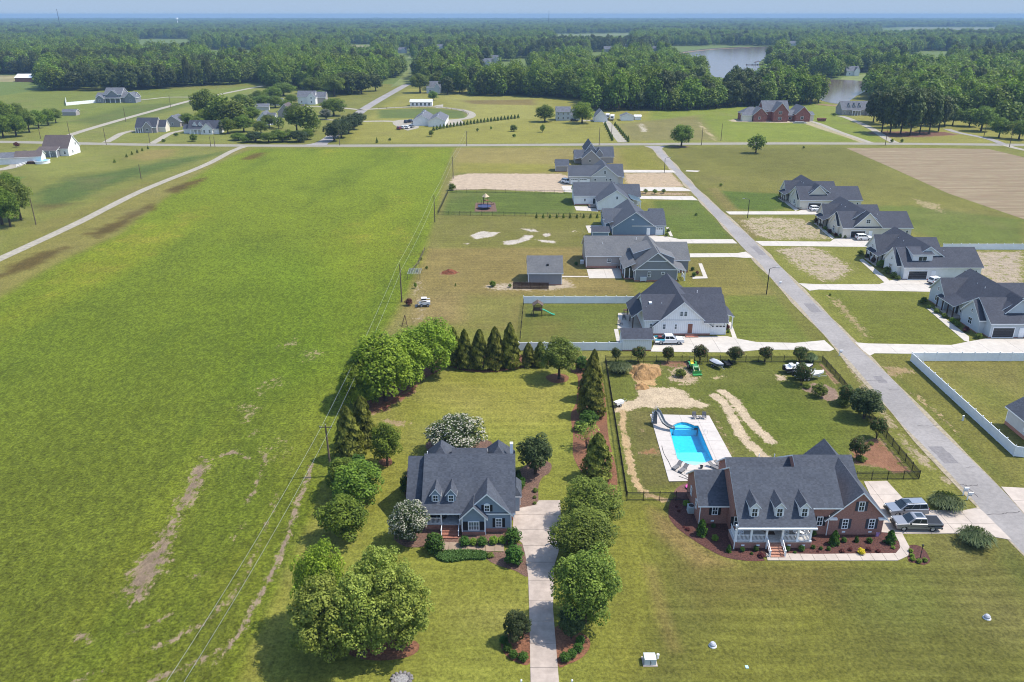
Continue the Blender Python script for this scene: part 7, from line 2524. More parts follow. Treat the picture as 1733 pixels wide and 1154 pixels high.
for x in np.linspace(-1.6, 1.6, 6):
	mb.box(x - .03, x + .03, -2.4, 2.4, 1.42, 1.45)
mb.build("lattice", MT['galv'], t)
o = thing("timber_stand", "dark wooden post frame by the broadleaf trees at the lot edge", "frame", (*g(686, 549), 0))
mb = MB()
mb.bar((-.6, -1.2, 0), (0, 0, 2.2), .12)
mb.bar((.6, -1.2, 0), (0, 0, 2.2), .12)
mb.bar((-.6, -1.2, .6), (.6, -1.2, .6), .1)
mb.build("frame", MT['dark_wood'], o)
o = thing("portable_toilet", "small white and grey portable toilet right of the brick mansion", "toilet", (*g(1366, 200), 0))
mb = MB()
mb.box(-.6, .6, -.6, .6, 0, 2.2)
mb.build("cabin", MT['galv'], o)
mb = MB()
mb.box(-.65, .65, -.65, .65, 2.2, 2.45)
mb.build("roof", MT['white'], o)
o = thing("dumpster", "rusty brown dumpster on the grass right of the brick mansion", "dumpster", (*g(1390, 205), 0))
mb = MB()
mb.extr([(-2.4, .3), (2.2, .3), (2.6, 1.9), (-2.6, 1.9)], 'y', -1.2, 1.2)
mb.build("bin", mat("rusty_steel", (.20, .08, .05), .8, .3, 2), o)
mb = MB()
for x in (-1.8, -.6, .6, 1.8):
	mb.box(x - .08, x + .08, -1.28, 1.28, .4, 1.8)
mb.build("ribs", bpy.data.materials["rusty_steel"], o)
o = thing("lumber_stack", "grey stack of building material at the mansion drive", "lumber", (*g(1354, 208.5), 0))
for k, z in enumerate((0, .35, .7)):
	mb = MB()
	mb.box(-4.5 + k * .6, 4.2 - k, -1.1 + k * .1, 1.1, z, z + .3)
	mb.build("bundle", MT['galv'], o)
o = thing("round_pool", "round blue above-ground pool with a white wall beside the barn house", "pool", (*g(72, 276), 0))
mb = MB()
mb.lathe([(3.1, 0), (3.2, 1.2), (3.35, 1.24), (3.35, 1.3), (3.0, 1.3), (3.0, .9)], 24)
mb.build("wall", MT['white'], o)
mb = MB()
mb.lathe([(0, .95), (3.0, .95), (3.0, 1.0), (0, 1.0)], 24)
mb.build("water", mat("round_pool_water", (.06, .34, .50), .1, .1, 1), o)
o = thing("pool_steps", "dark deck and steps left of the round pool", "deck", (*g(55, 277), 0))
mb = MB()
mb.box(-1.6, 1.6, -1.3, 1.3, 0, 1.1)
mb.build("deck", MT['dark_wood'], o)
mb = MB()
mb.box(-3.0, -1.6, -.7, .7, 0, .55)
mb.build("step", MT['dark_wood'], o)
# ================================================================== TREES AND SHRUBS
LM = {
	'broad': leaf_mat("broadleaf", L(56, 82, 24, .85), L(136, 156, 56, 1.1)),
	'lime': leaf_mat("lime_broadleaf", L(72, 98, 20, .9), L(156, 172, 56, 1.08)),
	'birch': leaf_mat("river_birch", L(78, 96, 28, .95), L(166, 178, 82, 1.2)),
	'dark': leaf_mat("dark_broadleaf", L(54, 76, 22, .88), L(136, 150, 64, 1.15)),
	'cypress': leaf_mat("leyland_cypress", L(62, 72, 24, .95), L(138, 138, 60, 1.15), .25),
	'pine': leaf_mat("pine_needles", L(46, 62, 26, .78), L(108, 118, 58, 1.0), .2),
	'crape': leaf_mat("crape_myrtle", L(40, 60, 32, 0.76), L(92, 104, 58, 0.84), .2),
	'crape_white': leaf_mat("white_crape_myrtle", L(48, 68, 34, 0.80), L(100, 116, 64, 0.87), .2, tips=(.44, .42, .33)),
	'crape_red': leaf_mat("budding_crape_myrtle", L(42, 60, 26, .8), L(98, 112, 56, .95), .3, tips=L(134, 96, 66, .7)),
	'ball': leaf_mat("clipped_shrub", L(36, 66, 22, 0.80), L(92, 126, 44, 0.87), .15),
	'lime_ball': leaf_mat("lime_shrub", L(70, 100, 26, 0.85), L(140, 164, 56, 0.95), .15),
	'pampas': leaf_mat("pampas_grass", L(76, 98, 58, .55), L(146, 160, 108, .66), .25),
	'grass': leaf_mat("liriope", L(56, 84, 40, 0.80), L(110, 136, 70, 0.91), .2),
	'yellow': leaf_mat("yellow_coreopsis", L(170, 150, 30, 0.95), L(225, 200, 40, 0.99), .2),
	'red': leaf_mat("red_leaf_shrub", L(62, 30, 32, 0.80), L(120, 62, 58, 0.87), .2),
	'forest': leaf_mat("forest_broadleaf", L(52, 82, 22, .72), L(138, 156, 52, 1.05)),
}
def leaf_mesh(name, P, Nn, size, material, tone, flower=None, aspect=1.5, seed=0, up=None):
	"""one small bent leaf spray per point: a diamond of two triangles"""
	r = np.random.default_rng(seed + 5)
	n = len(P)
	Nn = Nn / (np.linalg.norm(Nn, axis=1, keepdims=True) + 1e-9)
	rnd = r.normal(size=(n, 3))
	if up is not None:
		rnd = rnd * (1 - up) + np.array([0, 0, 1.0]) * up * 2
	T = np.cross(Nn, rnd)
	T /= np.linalg.norm(T, axis=1, keepdims=True) + 1e-9
	B = np.cross(Nn, T)
	if up is not None:
		T, B = B, T
	s = size * r.uniform(.6, 1.35, (n, 1))
	a = P + T * s * aspect * .5
	c = P - T * s * aspect * .5
	b = P + B * s * .5 + Nn * s * .12
	d = P - B * s * .5 + Nn * s * .12
	V = np.stack([a, b, c, d], 1).reshape(-1, 3)
	me = bpy.data.meshes.new(name)
	me.vertices.add(4 * n)
	me.vertices.foreach_set("co", V.astype(np.float32).ravel())
	idx = np.arange(n)[:, None] * 4
	tri = np.concatenate([idx + np.array([[0, 1, 2]]), idx + np.array([[0, 2, 3]])], 1).reshape(-1)
	me.loops.add(6 * n)
	me.loops.foreach_set("vertex_index", tri.astype(np.int32))
	me.polygons.add(2 * n)
	me.polygons.foreach_set("loop_start", np.arange(0, 6 * n, 3, dtype=np.int32))
	me.update(calc_edges=True)
	for nm, arr in (("leaf_tone", tone), ("flower", flower)):
		if arr is not None:
			at = me.attributes.new(nm, 'FLOAT', 'FACE')
			at.data.foreach_set("value", np.repeat(arr, 2).astype(np.float32))
	me.materials.append(material)
	return me
def clump_points(clumps, n, r, low=-.55, shell=.38):
	"""points spread over the outer shells of ellipsoid clumps (centre, radii)"""
	C = np.array([c for c, _ in clumps])
	R = np.array([q for _, q in clumps])
	w = (R[:, 0] * R[:, 2])
	pick = r.choice(len(C), n * 2, p=w / w.sum())
	d = r.normal(size=(n * 2, 3))
	d /= np.linalg.norm(d, axis=1, keepdims=True)
	ok = d[:, 2] > low + r.uniform(-.3, .1, n * 2)
	pick, d = pick[ok][:n], d[ok][:n]
	rad = 1 - shell * r.random((len(d), 1)) ** 1.5
	P = C[pick] + d * R[pick] * rad
	Nn = d / R[pick] + r.normal(size=d.shape) * .35 / R[pick].mean(1, keepdims=True)
	return P, Nn, pick, d
def broad_crown(name, seed, material, w=8.0, z0=1.5, z1=10.0, nclump=26, n=3600, size=.42, flower=0.0, shape=1.0, crad=.36, flat=1.0, tone_by='clump'):
	r = np.random.default_rng(seed)
	R, cz, hz = w / 2, (z0 + z1) / 2, (z1 - z0) / 2
	clumps = []
	for k in range(nclump):
		u = (k + .5) / nclump
		ph = k * 2.39996 + r.uniform(-.35, .35)
		cz_ = 1 - 2 * u * (.94)
		rr = math.sqrt(max(0, 1 - cz_ * cz_)) ** shape
		q = r.uniform(.50, .86)
		cs = crad * r.uniform(.75, 1.25)
		clumps.append(((R * q * rr * math.cos(ph) * r.uniform(.88, 1.12), R * q * rr * math.sin(ph) * r.uniform(.88, 1.12), cz + hz * q * cz_ * 1.02), (R * cs * 1.1, R * cs * 1.1, hz * cs * flat)))
	clumps.append(((0, 0, cz), (R * .55, R * .55, hz * .6)))
	P, Nn, pick, d = clump_points(clumps, n, r)
	ct = r.uniform(.15, .85, len(clumps))
	tone = np.clip(ct[pick] * .55 + r.normal(.22, .2, len(P)), 0, 1)
	fl = None
	if flower:
		out = np.linalg.norm((P - np.array([0, 0, cz])) / np.array([R, R, hz]), axis=1)
		fl = ((r.random(len(P)) < flower * np.clip((out - .55) * 2.4, 0, 1)) & (P[:, 2] > z0 + .25 * (z1 - z0))).astype(float)
	return leaf_mesh(name, P, Nn + np.array([0, 0, .8]) * np.linalg.norm(Nn, axis=1, keepdims=True), size, material, tone, fl, 1.35, seed)
def cone_crown(name, seed, material, w=4.0, z0=.15, z1=9.0, n=3600, size=.30, power=.75, bulge=1.0):
	r = np.random.default_rng(seed)
	t = r.random(n) ** .78
	ph = r.uniform(0, 2 * PI, n)
	lob = 1 + .12 * np.sin(ph * 3 + t * 9 + seed) + .11 * np.sin(ph * 5 - t * 14) + .10 * np.sin(t * 40 + ph * 4) + .07 * np.sin(t * 23 - ph * 7)
	prof = np.clip((1 - t), 0, 1) ** power * np.clip(t * 7 + .55, 0, 1)
	rad = w / 2 * prof * lob * (1 - .30 * r.random(n) ** 1.6) * bulge
	z = z0 + (z1 - z0) * t
	P = np.stack([rad * np.cos(ph), rad * np.sin(ph), z], 1) + r.normal(size=(n, 3)) * .05
	Nn = np.stack([np.cos(ph), np.sin(ph), np.full(n, .5)], 1) + r.normal(size=(n, 3)) * .4
	tone = np.clip(.30 + (lob - 1) * 1.6 + r.normal(.1, .2, n), 0, 1)
	return leaf_mesh(name, P, Nn, size, material, tone, None, 1.9, seed, up=.3)
def trunk_mesh(h=6.0, r0=.28, limbs=5, spread=2.4, seed=0, multi=1, top=None):
	rr = random.Random(seed)
	mb = MB()
	for q in range(multi):
		a0 = 2 * PI * q / multi + rr.uniform(-.3, .3)
		off = .0 if multi == 1 else .18
		lean = 0 if multi == 1 else spread * .42
		x0, y0 = off * math.cos(a0), off * math.sin(a0)
		xs, ys = lean * math.cos(a0), lean * math.sin(a0)
		k = r0 if multi == 1 else r0 * .55
		mb.tube([(x0, y0, -.15), (x0 + xs * .15, y0 + ys * .15, h * .25), (x0 + xs * .5 + rr.uniform(-.1, .1), y0 + ys * .5, h * .6), (x0 + xs, y0 + ys, h)], [k * 1.35, k, k * .7, k * .25], 8)
		for i in range(limbs if multi == 1 else 2):
			a = a0 + 2 * PI * i / max(1, limbs) + rr.uniform(-.4, .4)
			z = h * rr.uniform(.3, .62)
			f = z / h
			bx, by = x0 + xs * f, y0 + ys * f
			mb.tube([(bx, by, z), (bx + spread * .5 * math.cos(a), by + spread * .5 * math.sin(a), z + h * .14), (bx + spread * math.cos(a), by + spread * math.sin(a), z + h * .30)], [k * .5, k * .34, k * .1], 6)
	return mb.mesh("trunk", MT['trunk'])
ORDS = "first second third fourth fifth sixth seventh eighth ninth tenth eleventh twelfth thirteenth fourteenth fifteenth sixteenth seventeenth eighteenth nineteenth twentieth twenty-first twenty-second twenty-third twenty-fourth twenty-fifth twenty-sixth".split()
TR = {'std': trunk_mesh(7, .26, 5, 2.2, 1), 'tall': trunk_mesh(9, .24, 5, 2.0, 2), 'multi': trunk_mesh(4.6, .22, 2, 1.9, 3, 4), 'short': trunk_mesh(2.2, .16, 3, .5, 4), 'pine': trunk_mesh(9.2, .22, 7, 1.5, 5), 'birch': trunk_mesh(7.5, .3, 4, 2.4, 6, 3)}
CR = {
	'oak': [broad_crown("crown", 11, LM['dark'], 8, 1.6, 10, 44, 9000, .26, crad=.28), 'std'],
	'pear': [broad_crown("crown", 12, LM['dark'], 8, .8, 10, 60, 15000, .19, crad=.25), 'std'],
	'pear_wide': [broad_crown("crown", 13, LM['dark'], 8, .8, 10, 66, 15000, .19, crad=.24), 'std'],
	'lime': [broad_crown("crown", 14, LM['lime'], 8, .9, 10, 44, 12000, .24, crad=.29), 'tall'],
	'lime_round': [broad_crown("crown", 15, LM['lime'], 8, .9, 10, 40, 11000, .24, crad=.30), 'std'],
	'birch': [broad_crown("crown", 16, LM['birch'], 8, .4, 10, 120, 17000, .18, crad=.165, flat=.9), 'birch'],
	'birch_light': [broad_crown("crown", 17, LM['lime'], 8, 1.0, 10, 100, 14000, .18, crad=.18), 'birch'],
	'birch_loose': [broad_crown("crown", 18, LM['birch'], 8, .4, 10, 130, 15000, .18, crad=.15, flat=1.1), 'birch'],
	'broad': [broad_crown("crown", 19, LM['broad'], 8, 1.2, 10, 46, 8500, .26, crad=.26), 'std'],
	'broad_b': [broad_crown("crown", 20, LM['broad'], 8, 1.0, 10, 40, 8000, .26, crad=.28), 'std'],
	'young': [broad_crown("crown", 21, LM['broad'], 8, 1.0, 10, 26, 1500, .5, crad=.30), 'std'],
	'sparse': [broad_crown("crown", 22, LM['birch'], 8, 2.6, 10, 18, 520, .42, crad=.30), 'multi'],
	'crape': [broad_crown("crown", 23, LM['crape_red'], 8, 2.8, 10, 30, 4200, .40, flower=.22, crad=.32), 'multi'],
	'crape_b': [broad_crown("crown", 24, LM['crape_red'], 8, 2.6, 10, 28, 4000, .40, flower=.14, crad=.32), 'multi'],
	'crape_green': [broad_crown("crown", 25, LM['crape'], 8, 1.8, 10, 30, 4600, .40, crad=.32), 'multi'],
	'crape_white': [broad_crown("crown", 26, LM['crape_white'], 8, 1.0, 10, 70, 13000, .21, flower=.45, crad=.22), 'multi'],
	'cypress': [cone_crown("crown", 27, LM['cypress'], 8, .2, 10, 7000, .36, .60), 'short'],
	'cypress_b': [cone_crown("crown", 28, LM['cypress'], 8, .2, 10, 7000, .36, .52), 'short'],
	'conifer': [cone_crown("crown", 29, LM['dark'], 8, .4, 10, 1500, .7, .8), 'short'],
	'ball': [broad_crown("crown", 30, LM['ball'], 8, 0.0, 10, 70, 2000, .55, crad=.22), 'short'],
	'ball_lime': [broad_crown("crown", 31, LM['lime_ball'], 8, 0.0, 10, 50, 2200, .62, crad=.25), 'short'],
	'bush': [broad_crown("crown", 32, LM['dark'], 8, 0.0, 10, 26, 1500, .7, crad=.34), 'short'],
	'bush_red': [broad_crown("crown", 33, LM['red'], 8, 0.0, 10, 16, 700, .9, crad=.36), 'short'],
	'bush_yellow': [broad_crown("crown", 34, LM['yellow'], 8, 0.0, 10, 16, 900, .8, crad=.36), 'short'],
	'bush_up': [cone_crown("crown", 35, LM['ball'], 8, 0.0, 10, 1200, .8, .5), 'short'],
	'pinetree': [broad_crown("crown", 36, LM['pine'], 8, 1.0, 10, 34, 2600, .55, crad=.31, flat=.7), 'pine'],
	'pinetree_b': [broad_crown("crown", 37, LM['pine'], 8, .7, 10, 38, 2800, .55, crad=.28, flat=.7), 'pine'],
	'forest': [broad_crown("crown", 38, LM['forest'], 8, .3, 10, 24, 1100, .62, crad=.34), 'tall'],
	'forest_b': [broad_crown("crown", 39, LM['broad'], 8, .8, 10, 20, 1000, .64, crad=.38, shape=.8), 'tall'],
	'forest_c': [broad_crown("crown", 40, LM['broad'], 8, .4, 10, 22, 1100, .62, crad=.36), 'tall'],
	'forest_d': [broad_crown("crown", 41, LM['dark'], 8, .5, 10, 24, 1100, .62, crad=.34), 'tall'],
}
def tree(k, loc, h, w, label, cat="tree", name="tree", group=None, rz=None):
	"""a trunk and a crown under one empty, scaled to height h and width w"""
	me, tr = CR[k]
	o = thing(name, label, cat, loc, random.uniform(0, 2 * PI) if rz is None else rz, group)
	o.scale = (w / 8, w / 8, h / 10)
	link("crown" if cat == "tree" else "foliage", me, o)
	link("trunk" if cat == "tree" else "stem", TR[tr], o)
	return o
def tpx(k, px, base, top, wpx, label, **kw):
	"""place by where the foot and the top of the plant are seen"""
	x, y = g(px, base)
	w = wpx * ppm(base) * .97
	_, z = xz(px, top, y + w * .16)
	return tree(k, (x, y), max(z, .3), w, label, **kw)
# ---- the blue house's yard
BIR = "river birches in the front corner"
for k, px, base, top, w, lb in (
		('birch_light', 548, 1062, 905, 104, "yellow green river birch at the back left of the big front clump"),
		('birch', 560, 1112, 965, 140, "river birch at the left front of the big front clump"),
		('birch_loose', 612, 1110, 958, 130, "loose river birch in the middle of the big front clump"),
		('birch', 676, 1098, 945, 128, "river birch at the right front of the big front clump"),
		('birch_loose', 648, 1050, 912, 110, "river birch at the back right of the big front clump")):
	tpx(k, px, base, top, w, lb, group=BIR)
tpx('broad', 584, 912, 836, 86, "round mid green tree behind the birch clump")
tpx('broad_b', 606, 856, 774, 96, "spreading mid green tree by the utility pole, left of the blue house")
tpx('ball', 578, 818, 770, 42, "dark rounded evergreen shrub at the foot of the near utility pole", cat="shrub", name="shrub")
tpx('cypress', 592, 776, 684, 56, "front leyland cypress of the pair at the hay field edge", name="cypress")
tpx('cypress_b', 616, 752, 668, 48, "rear leyland cypress of the pair at the hay field edge", name="cypress")
tpx('broad', 656, 788, 710, 56, "small loose tree between the cypress pair and the blue house")
tpx('lime', 618, 674, 588, 78, "low lime green tree leaning over the hay field, front of the corner group")
tpx('lime', 653, 678, 560, 106, "large lime green tree in the corner group above the cypresses")
tpx('lime_round', 690, 652, 556, 96, "tall lime green tree at the right of the corner group")
tpx('lime_round', 733, 630, 536, 88, "big lime green tree left of the leyland row")
tpx('broad', 598, 655, 628, 44, "low green bush tree at the field side of the corner group")
for px, base, top, w, lb in ((768, 617, 553, 32, "leyland cypress leftmost of the back row, against the lime tree"), (787, 622, 556, 34, "second leyland cypress from the left in the back row"), (812, 623, 556, 36, "middle leyland cypress of the back row"),
							 (838, 623, 552, 37, "fourth leyland cypress from the left in the back row"), (863, 621, 545, 40, "tallest leyland cypress at the right end of the back row"), (894, 619, 579, 26, "short young cypress right of the back row"),
							 (914, 619, 577, 27, "short cypress half behind the round oak")):
	tpx('cypress' if int(px) % 2 else 'cypress_b', px, base, top, w, lb, name="cypress", group="leyland cypresses along the back bed")
tpx('oak', 946, 641, 566, 68, "round dark oak casting its shade on the back lawn")
tpx('ball', 983, 627, 600, 26, "dark round shrub between the oak and the tall hedge", cat="shrub", name="shrub")
for px, base, top, w, lb in ((1004, 648, 590, 30, "thin leading leyland at the far end of the right hedge"), (1000, 675, 598, 46, "tall leyland cypress in the middle of the right hedge"), (1000, 702, 622, 50, "nearest tall leyland cypress of the right hedge"), (1010, 808, 730, 56, "dark leyland cypress standing alone between the hedge and the pear trees")):
	tpx('cypress' if base < 690 else 'cypress_b', px, base, top, w, lb, name="cypress", group="leyland cypresses of the right hedge")
tpx('ball', 996, 716, 693, 34, "round bright shrub at the foot of the right hedge", cat="shrub", name="shrub")
tpx('ball', 983, 728, 710, 26, "low round shrub left of the sparse young tree", cat="shrub", name="shrub")
tpx('sparse', 993, 758, 708, 44, "sparse young tree with bare twigs in the right bed")
for k, px, base, top, w, lb in (('pear', 1000, 888, 808, 108, "dark pear tree at the far end of the driveway row"), ('pear_wide', 986, 948, 858, 116, "dark pear tree in the middle of the driveway row"), ('pear', 990, 1052, 922, 122, "largest dark pear tree, nearest in the driveway row")):
	tpx(k, px, base, top, w, lb, group="pear trees along the driveway")
tpx('crape_green', 967, 1080, 1027, 46, "small crape myrtle in the right bed at the driveway entrance", group="small crape myrtles at the driveway entrance")
tpx('crape_green', 874, 1086, 1032, 46, "small crape myrtle in the left bed at the driveway entrance", group="small crape myrtles at the driveway entrance")
tpx('crape_green', 906, 802, 734, 58, "dark vase shaped crape myrtle right of the blue house")
tpx('crape_white', 771, 764, 698, 104, "wide white flowering crape myrtle behind the blue house")
tpx('crape_white', 692, 916, 842, 70, "round white flowering crape myrtle at the blue house porch")
def shrubs(k, items, group, cat="shrub", name="shrub"):
	for px, base, wpx, ratio, lb in items:
		x, y = g(px, base)
		w = wpx * ppm(base)
		tree(k, (x, y), w * ratio, w, lb, cat=cat, name=name, group=group)
shrubs('ball', [(736, 933, 36, 1.0, "large clipped shrub left of the blue house steps"), (870, 953, 35, 1.0, "large clipped shrub at the drive corner, nearer one"), (868, 918, 30, .95, "large clipped shrub at the drive corner, behind the nearer one"),
				(786, 923, 20, .9, "dark clipped shrub under the double front window, left end"), (816, 923, 19, .9, "dark clipped shrub under the double front window, right end")], "clipped shrubs before the blue house")
shrubs('ball_lime', [(801, 922, 13, 1.0, "small lime shrub between two dark ones under the double window"), (835, 920, 16, .9, "lime shrub under the right front window, left one"), (850, 919, 15, .9, "lime shrub under the right front window, right one")], "lime shrubs before the blue house")
shrubs('ball', [(876, 832, 17, .9, "clipped ball nearest the drive in the right side bed"), (881, 826, 16, .9, "second clipped ball in the right side bed"), (883, 818, 14, .9, "third clipped ball in the right side bed"), (878, 811, 12, .9, "fourth clipped ball in the right side bed"), (877, 803, 10, .9, "farthest clipped ball in the right side bed"),
				(688, 834, 24, 1.5, "tall dark shrub at the left wall of the blue house, nearer one"), (700, 800, 18, 1.3, "dark shrub at the left wall of the blue house, farther one")], "clipped balls beside the blue house")
shrubs('bush', [(874, 857, 10, .6, "low shrub at the drive edge of the chip bed"), (905, 853, 6, .8, "tiny shrub at the right rim of the chip bed, near"), (905, 843, 6, .8, "tiny shrub at the right rim of the chip bed, middle"), (906, 832, 9, .8, "small loose shrub at the right rim of the chip bed, far"), (830, 942, 12, .6, "low grey green plant beside the front walk")], "small plants around the blue house")
for side, pts in (("left", ((853, 1088, 17), (859, 1101, 17), (869, 1112, 17), (885, 1117, 19))), ("right", ((982, 1088, 17), (979, 1101, 17), (968, 1111, 18), (956, 1118, 20)))):
	for (px, base, w), nm in zip(pts, ("farthest", "second from the far end", "third from the far end", "nearest")):
		x, y = g(px, base)
		tree('ball', (x, y), w * ppm(base) * .85, w * ppm(base), "clipped ball in the %s driveway bed, %s" % (side, nm), cat="shrub", name="shrub", group="clipped balls in the driveway beds")
# ---- the brick house's yard
for k, (px, w, lb) in enumerate(((1042, 17, "small budding crape myrtle leftmost along the back fence"), (1080, 26, "budding crape myrtle second along the back fence"), (1130, 22, "budding crape myrtle before the white pickup"), (1184, 26, "budding crape myrtle beside the green tractor"),
								 (1243, 28, "budding crape myrtle right of the grey covered boat"), (1294, 25, "budding crape myrtle sixth along the back fence"), (1352, 26, "budding crape myrtle rightmost along the back fence"))):
	tpx('crape' if k % 2 else 'crape_b', px, 613, 585 - (px == 1184) * 3 + (px == 1042) * 2, w, lb, group="crape myrtles along the back fence")
tpx('crape_b', 1356, 651, 613, 34, "budding crape myrtle standing in front of the two boats")
tpx('crape_b', 1432, 684, 650, 32, "dark crape myrtle at the fence, left of the largest one")
tpx('crape_green', 1462, 708, 656, 58, "largest crape myrtle at the street side fence")
tpx('crape', 1483, 742, 705, 30, "dark budding crape myrtle nearer along the street side fence")
tpx('crape_b', 1449, 777, 738, 32, "budding crape myrtle in the bark bed behind the brick house")
shrubs('bush', [(1386, 671, 24, .95, "dark spiky shrub in the bark bed by the boats"), (1425, 686, 20, .8, "dark low shrub under the crape myrtles"), (1366, 657, 11, .7, "small pale shrub at the foot of the boat crape myrtle"), (1152, 637, 18, .75, "brown green shrub on the sandy ring in the back yard"), (1474, 752, 9, .6, "little shrub at the fence in the bark bed"), (1457, 779, 17, .5, "sprawling low shrub in the bark bed behind the brick house")], "shrubs in the brick house yard")
shrubs('bush_up', [(1187, 905, 19, 1.6, "upright dark shrub at the left corner of the brick house"), (1233, 934, 9, 1.6, "slim upright shrub at the left end of the front porch"), (1411, 921, 18, 1.5, "upright dark shrub left of the right gable windows"), (1506, 919, 18, 1.4, "upright dark shrub at the right corner of the brick house"), (1449, 917, 8, 1.5, "slim upright shrub between the gable windows")], "upright shrubs before the brick house")
shrubs('ball', [(1256, 933, 9, 1, "ball shrub first left of the front steps"), (1279, 932, 10, 1, "ball shrub nearest left of the front steps"), (1332, 932, 10, 1, "ball shrub nearest right of the front steps"), (1356, 932, 11, 1, "ball shrub second right of the front steps"), (1376, 928, 8, .9, "small shrub below the right porch corner"), (1376, 906, 12, .9, "shrub in the inner corner right of the porch"), (1389, 930, 7, .9, "tiny shrub left of the gable bed"), (1402, 931, 8, .9, "small shrub in front of the gable bed"),
				(1428, 917, 10, .9, "ball shrub under the left gable window"), (1471, 918, 11, .9, "ball shrub under the right gable window"), (1207, 893, 8, 1.1, "small shrub in the shade of the wing wall"), (1194, 860, 3, 1, "tiny dark plant beside the air conditioner"), (1272, 938, 6, .7, "small low plant in the bed left of the steps"), (1345, 936, 6, .7, "small low plant in the bed right of the steps")], "ball shrubs before the brick house")
shrubs('ball_lime', [(1161, 855, 12, .8, "lime shrub behind the air conditioner"), (1210, 914, 12, .85, "lime yellow shrub in the left mulch bed")], "lime shrubs beside the brick house")
shrubs('bush_yellow', [(1457, 937, 13, .7, "bright yellow flowering plant in the front bed")], None)
shrubs('bush_red', [(1425, 934, 9, .6, "dark red plant left of two in the front bed"), (1439, 931, 8, .6, "dark red plant next to the yellow one, left"), (1470, 931, 9, .6, "dark red plant next to the yellow one, right"), (1486, 934, 8, .6, "dark red plant right of the yellow one"), (1164, 897, 8, .6, "dark red plant in the left mulch bed"), (1288, 942, 12, .5, "brown red plant by the steps"),
					(1145, 858, 5, .6, "tiny dark plant near the fence corner, upper"), (1149, 866, 6, .6, "tiny dark plant near the fence corner, lower"), (1158, 893, 5, .6, "tiny dark red plant at the rim of the left bed"), (1247, 931, 5, .6, "tiny dark red plant left of the ball shrubs"), (1384, 934, 5, .5, "tiny red plant at the rim of the front bed")], "red leaved plants before the brick house")
shrubs('ball_lime', [(1541, 934, 8, .8, "pale tuft at the top left of the round bed"), (1543, 942, 8, .8, "pale tuft at the left of the round bed"), (1544, 948, 9, .7, "pale tuft at the bottom left of the round bed"), (1555, 952, 9, .8, "pale tuft at the bottom of the round bed"), (1565, 950, 9, .8, "pale tuft at the right of the round bed"), (1511, 928, 7, .7, "pale tuft at the walk's bend")], "pale tufts in the round bed")
def pampas(px, base, wpx, h, label, seed):
	x, y = g(px, base)
	w = wpx * ppm(base)
	r = np.random.default_rng(seed)
	n = 1500
	ph, q = r.uniform(0, 2 * PI, n), np.sqrt(r.random(n))
	t = r.random(n) ** .8
	arc = q * w * .5 * (0.35 + .75 * t)
	z = h * (np.sin(t * 2.1) / math.sin(1.57)) * (1 - .35 * q * t)
	P = np.stack([arc * np.cos(ph), arc * np.sin(ph), z], 1)
	Nn = np.stack([np.cos(ph) * .6, np.sin(ph) * .6, np.full(n, .7)], 1) + r.normal(size=(n, 3)) * .25
	me = leaf_mesh("blades", P, Nn, .12, LM['pampas'], np.clip(t * .7 + r.normal(.1, .2, n), 0, 1), None, 8.0, seed, up=.8)
	o = thing("pampas_grass", label, "ornamental grass", (x, y, 0), 0, "pampas grass clumps")
	link("blades", me, o)
pampas(1600, 858, 56, 1.7, "pampas grass clump on the near side of the mailboxes", 1)
pampas(1649, 920, 58, 1.9, "pampas grass clump below the brick house drive", 2)
pampas(1048, 630, 42, 2.0, "pampas grass clump in the back fence corner beside the earth heap", 3)
pampas(1371, 613, 22, 1.8, "pampas grass clump behind the two boats", 4)
r_ = np.random.default_rng(5)
border = ccw(smooth_loop([g(*p) for p in ((735, 938), (750, 934), (790, 933), (821, 936), (822, 947), (790, 948), (762, 952), (742, 948))], 5))
bx0, bx1, by0, by1 = bbox(border)
cand = np.stack([r_.uniform(bx0, bx1, 9000), r_.uniform(by0, by1, 9000)], 1)
ii, ww = Field(cand[:, 0], cand[:, 1])._poly(border, .05)
cand = cand[ii[ww > .5]]
P = np.c_[cand, r_.uniform(.05, .34, len(cand))]
me = leaf_mesh("border_grass", P, r_.normal(size=(len(P), 3)) + np.array([0, 0, .8]), .09, LM['grass'], np.clip(P[:, 2] * 2 + r_.normal(.05, .2, len(P)), 0, 1), None, 4.0, 3, up=.6)
tag(link("border_grass", me), "dense strap leaved border grass in front of the blue house walk", "ground cover", kind='stuff')
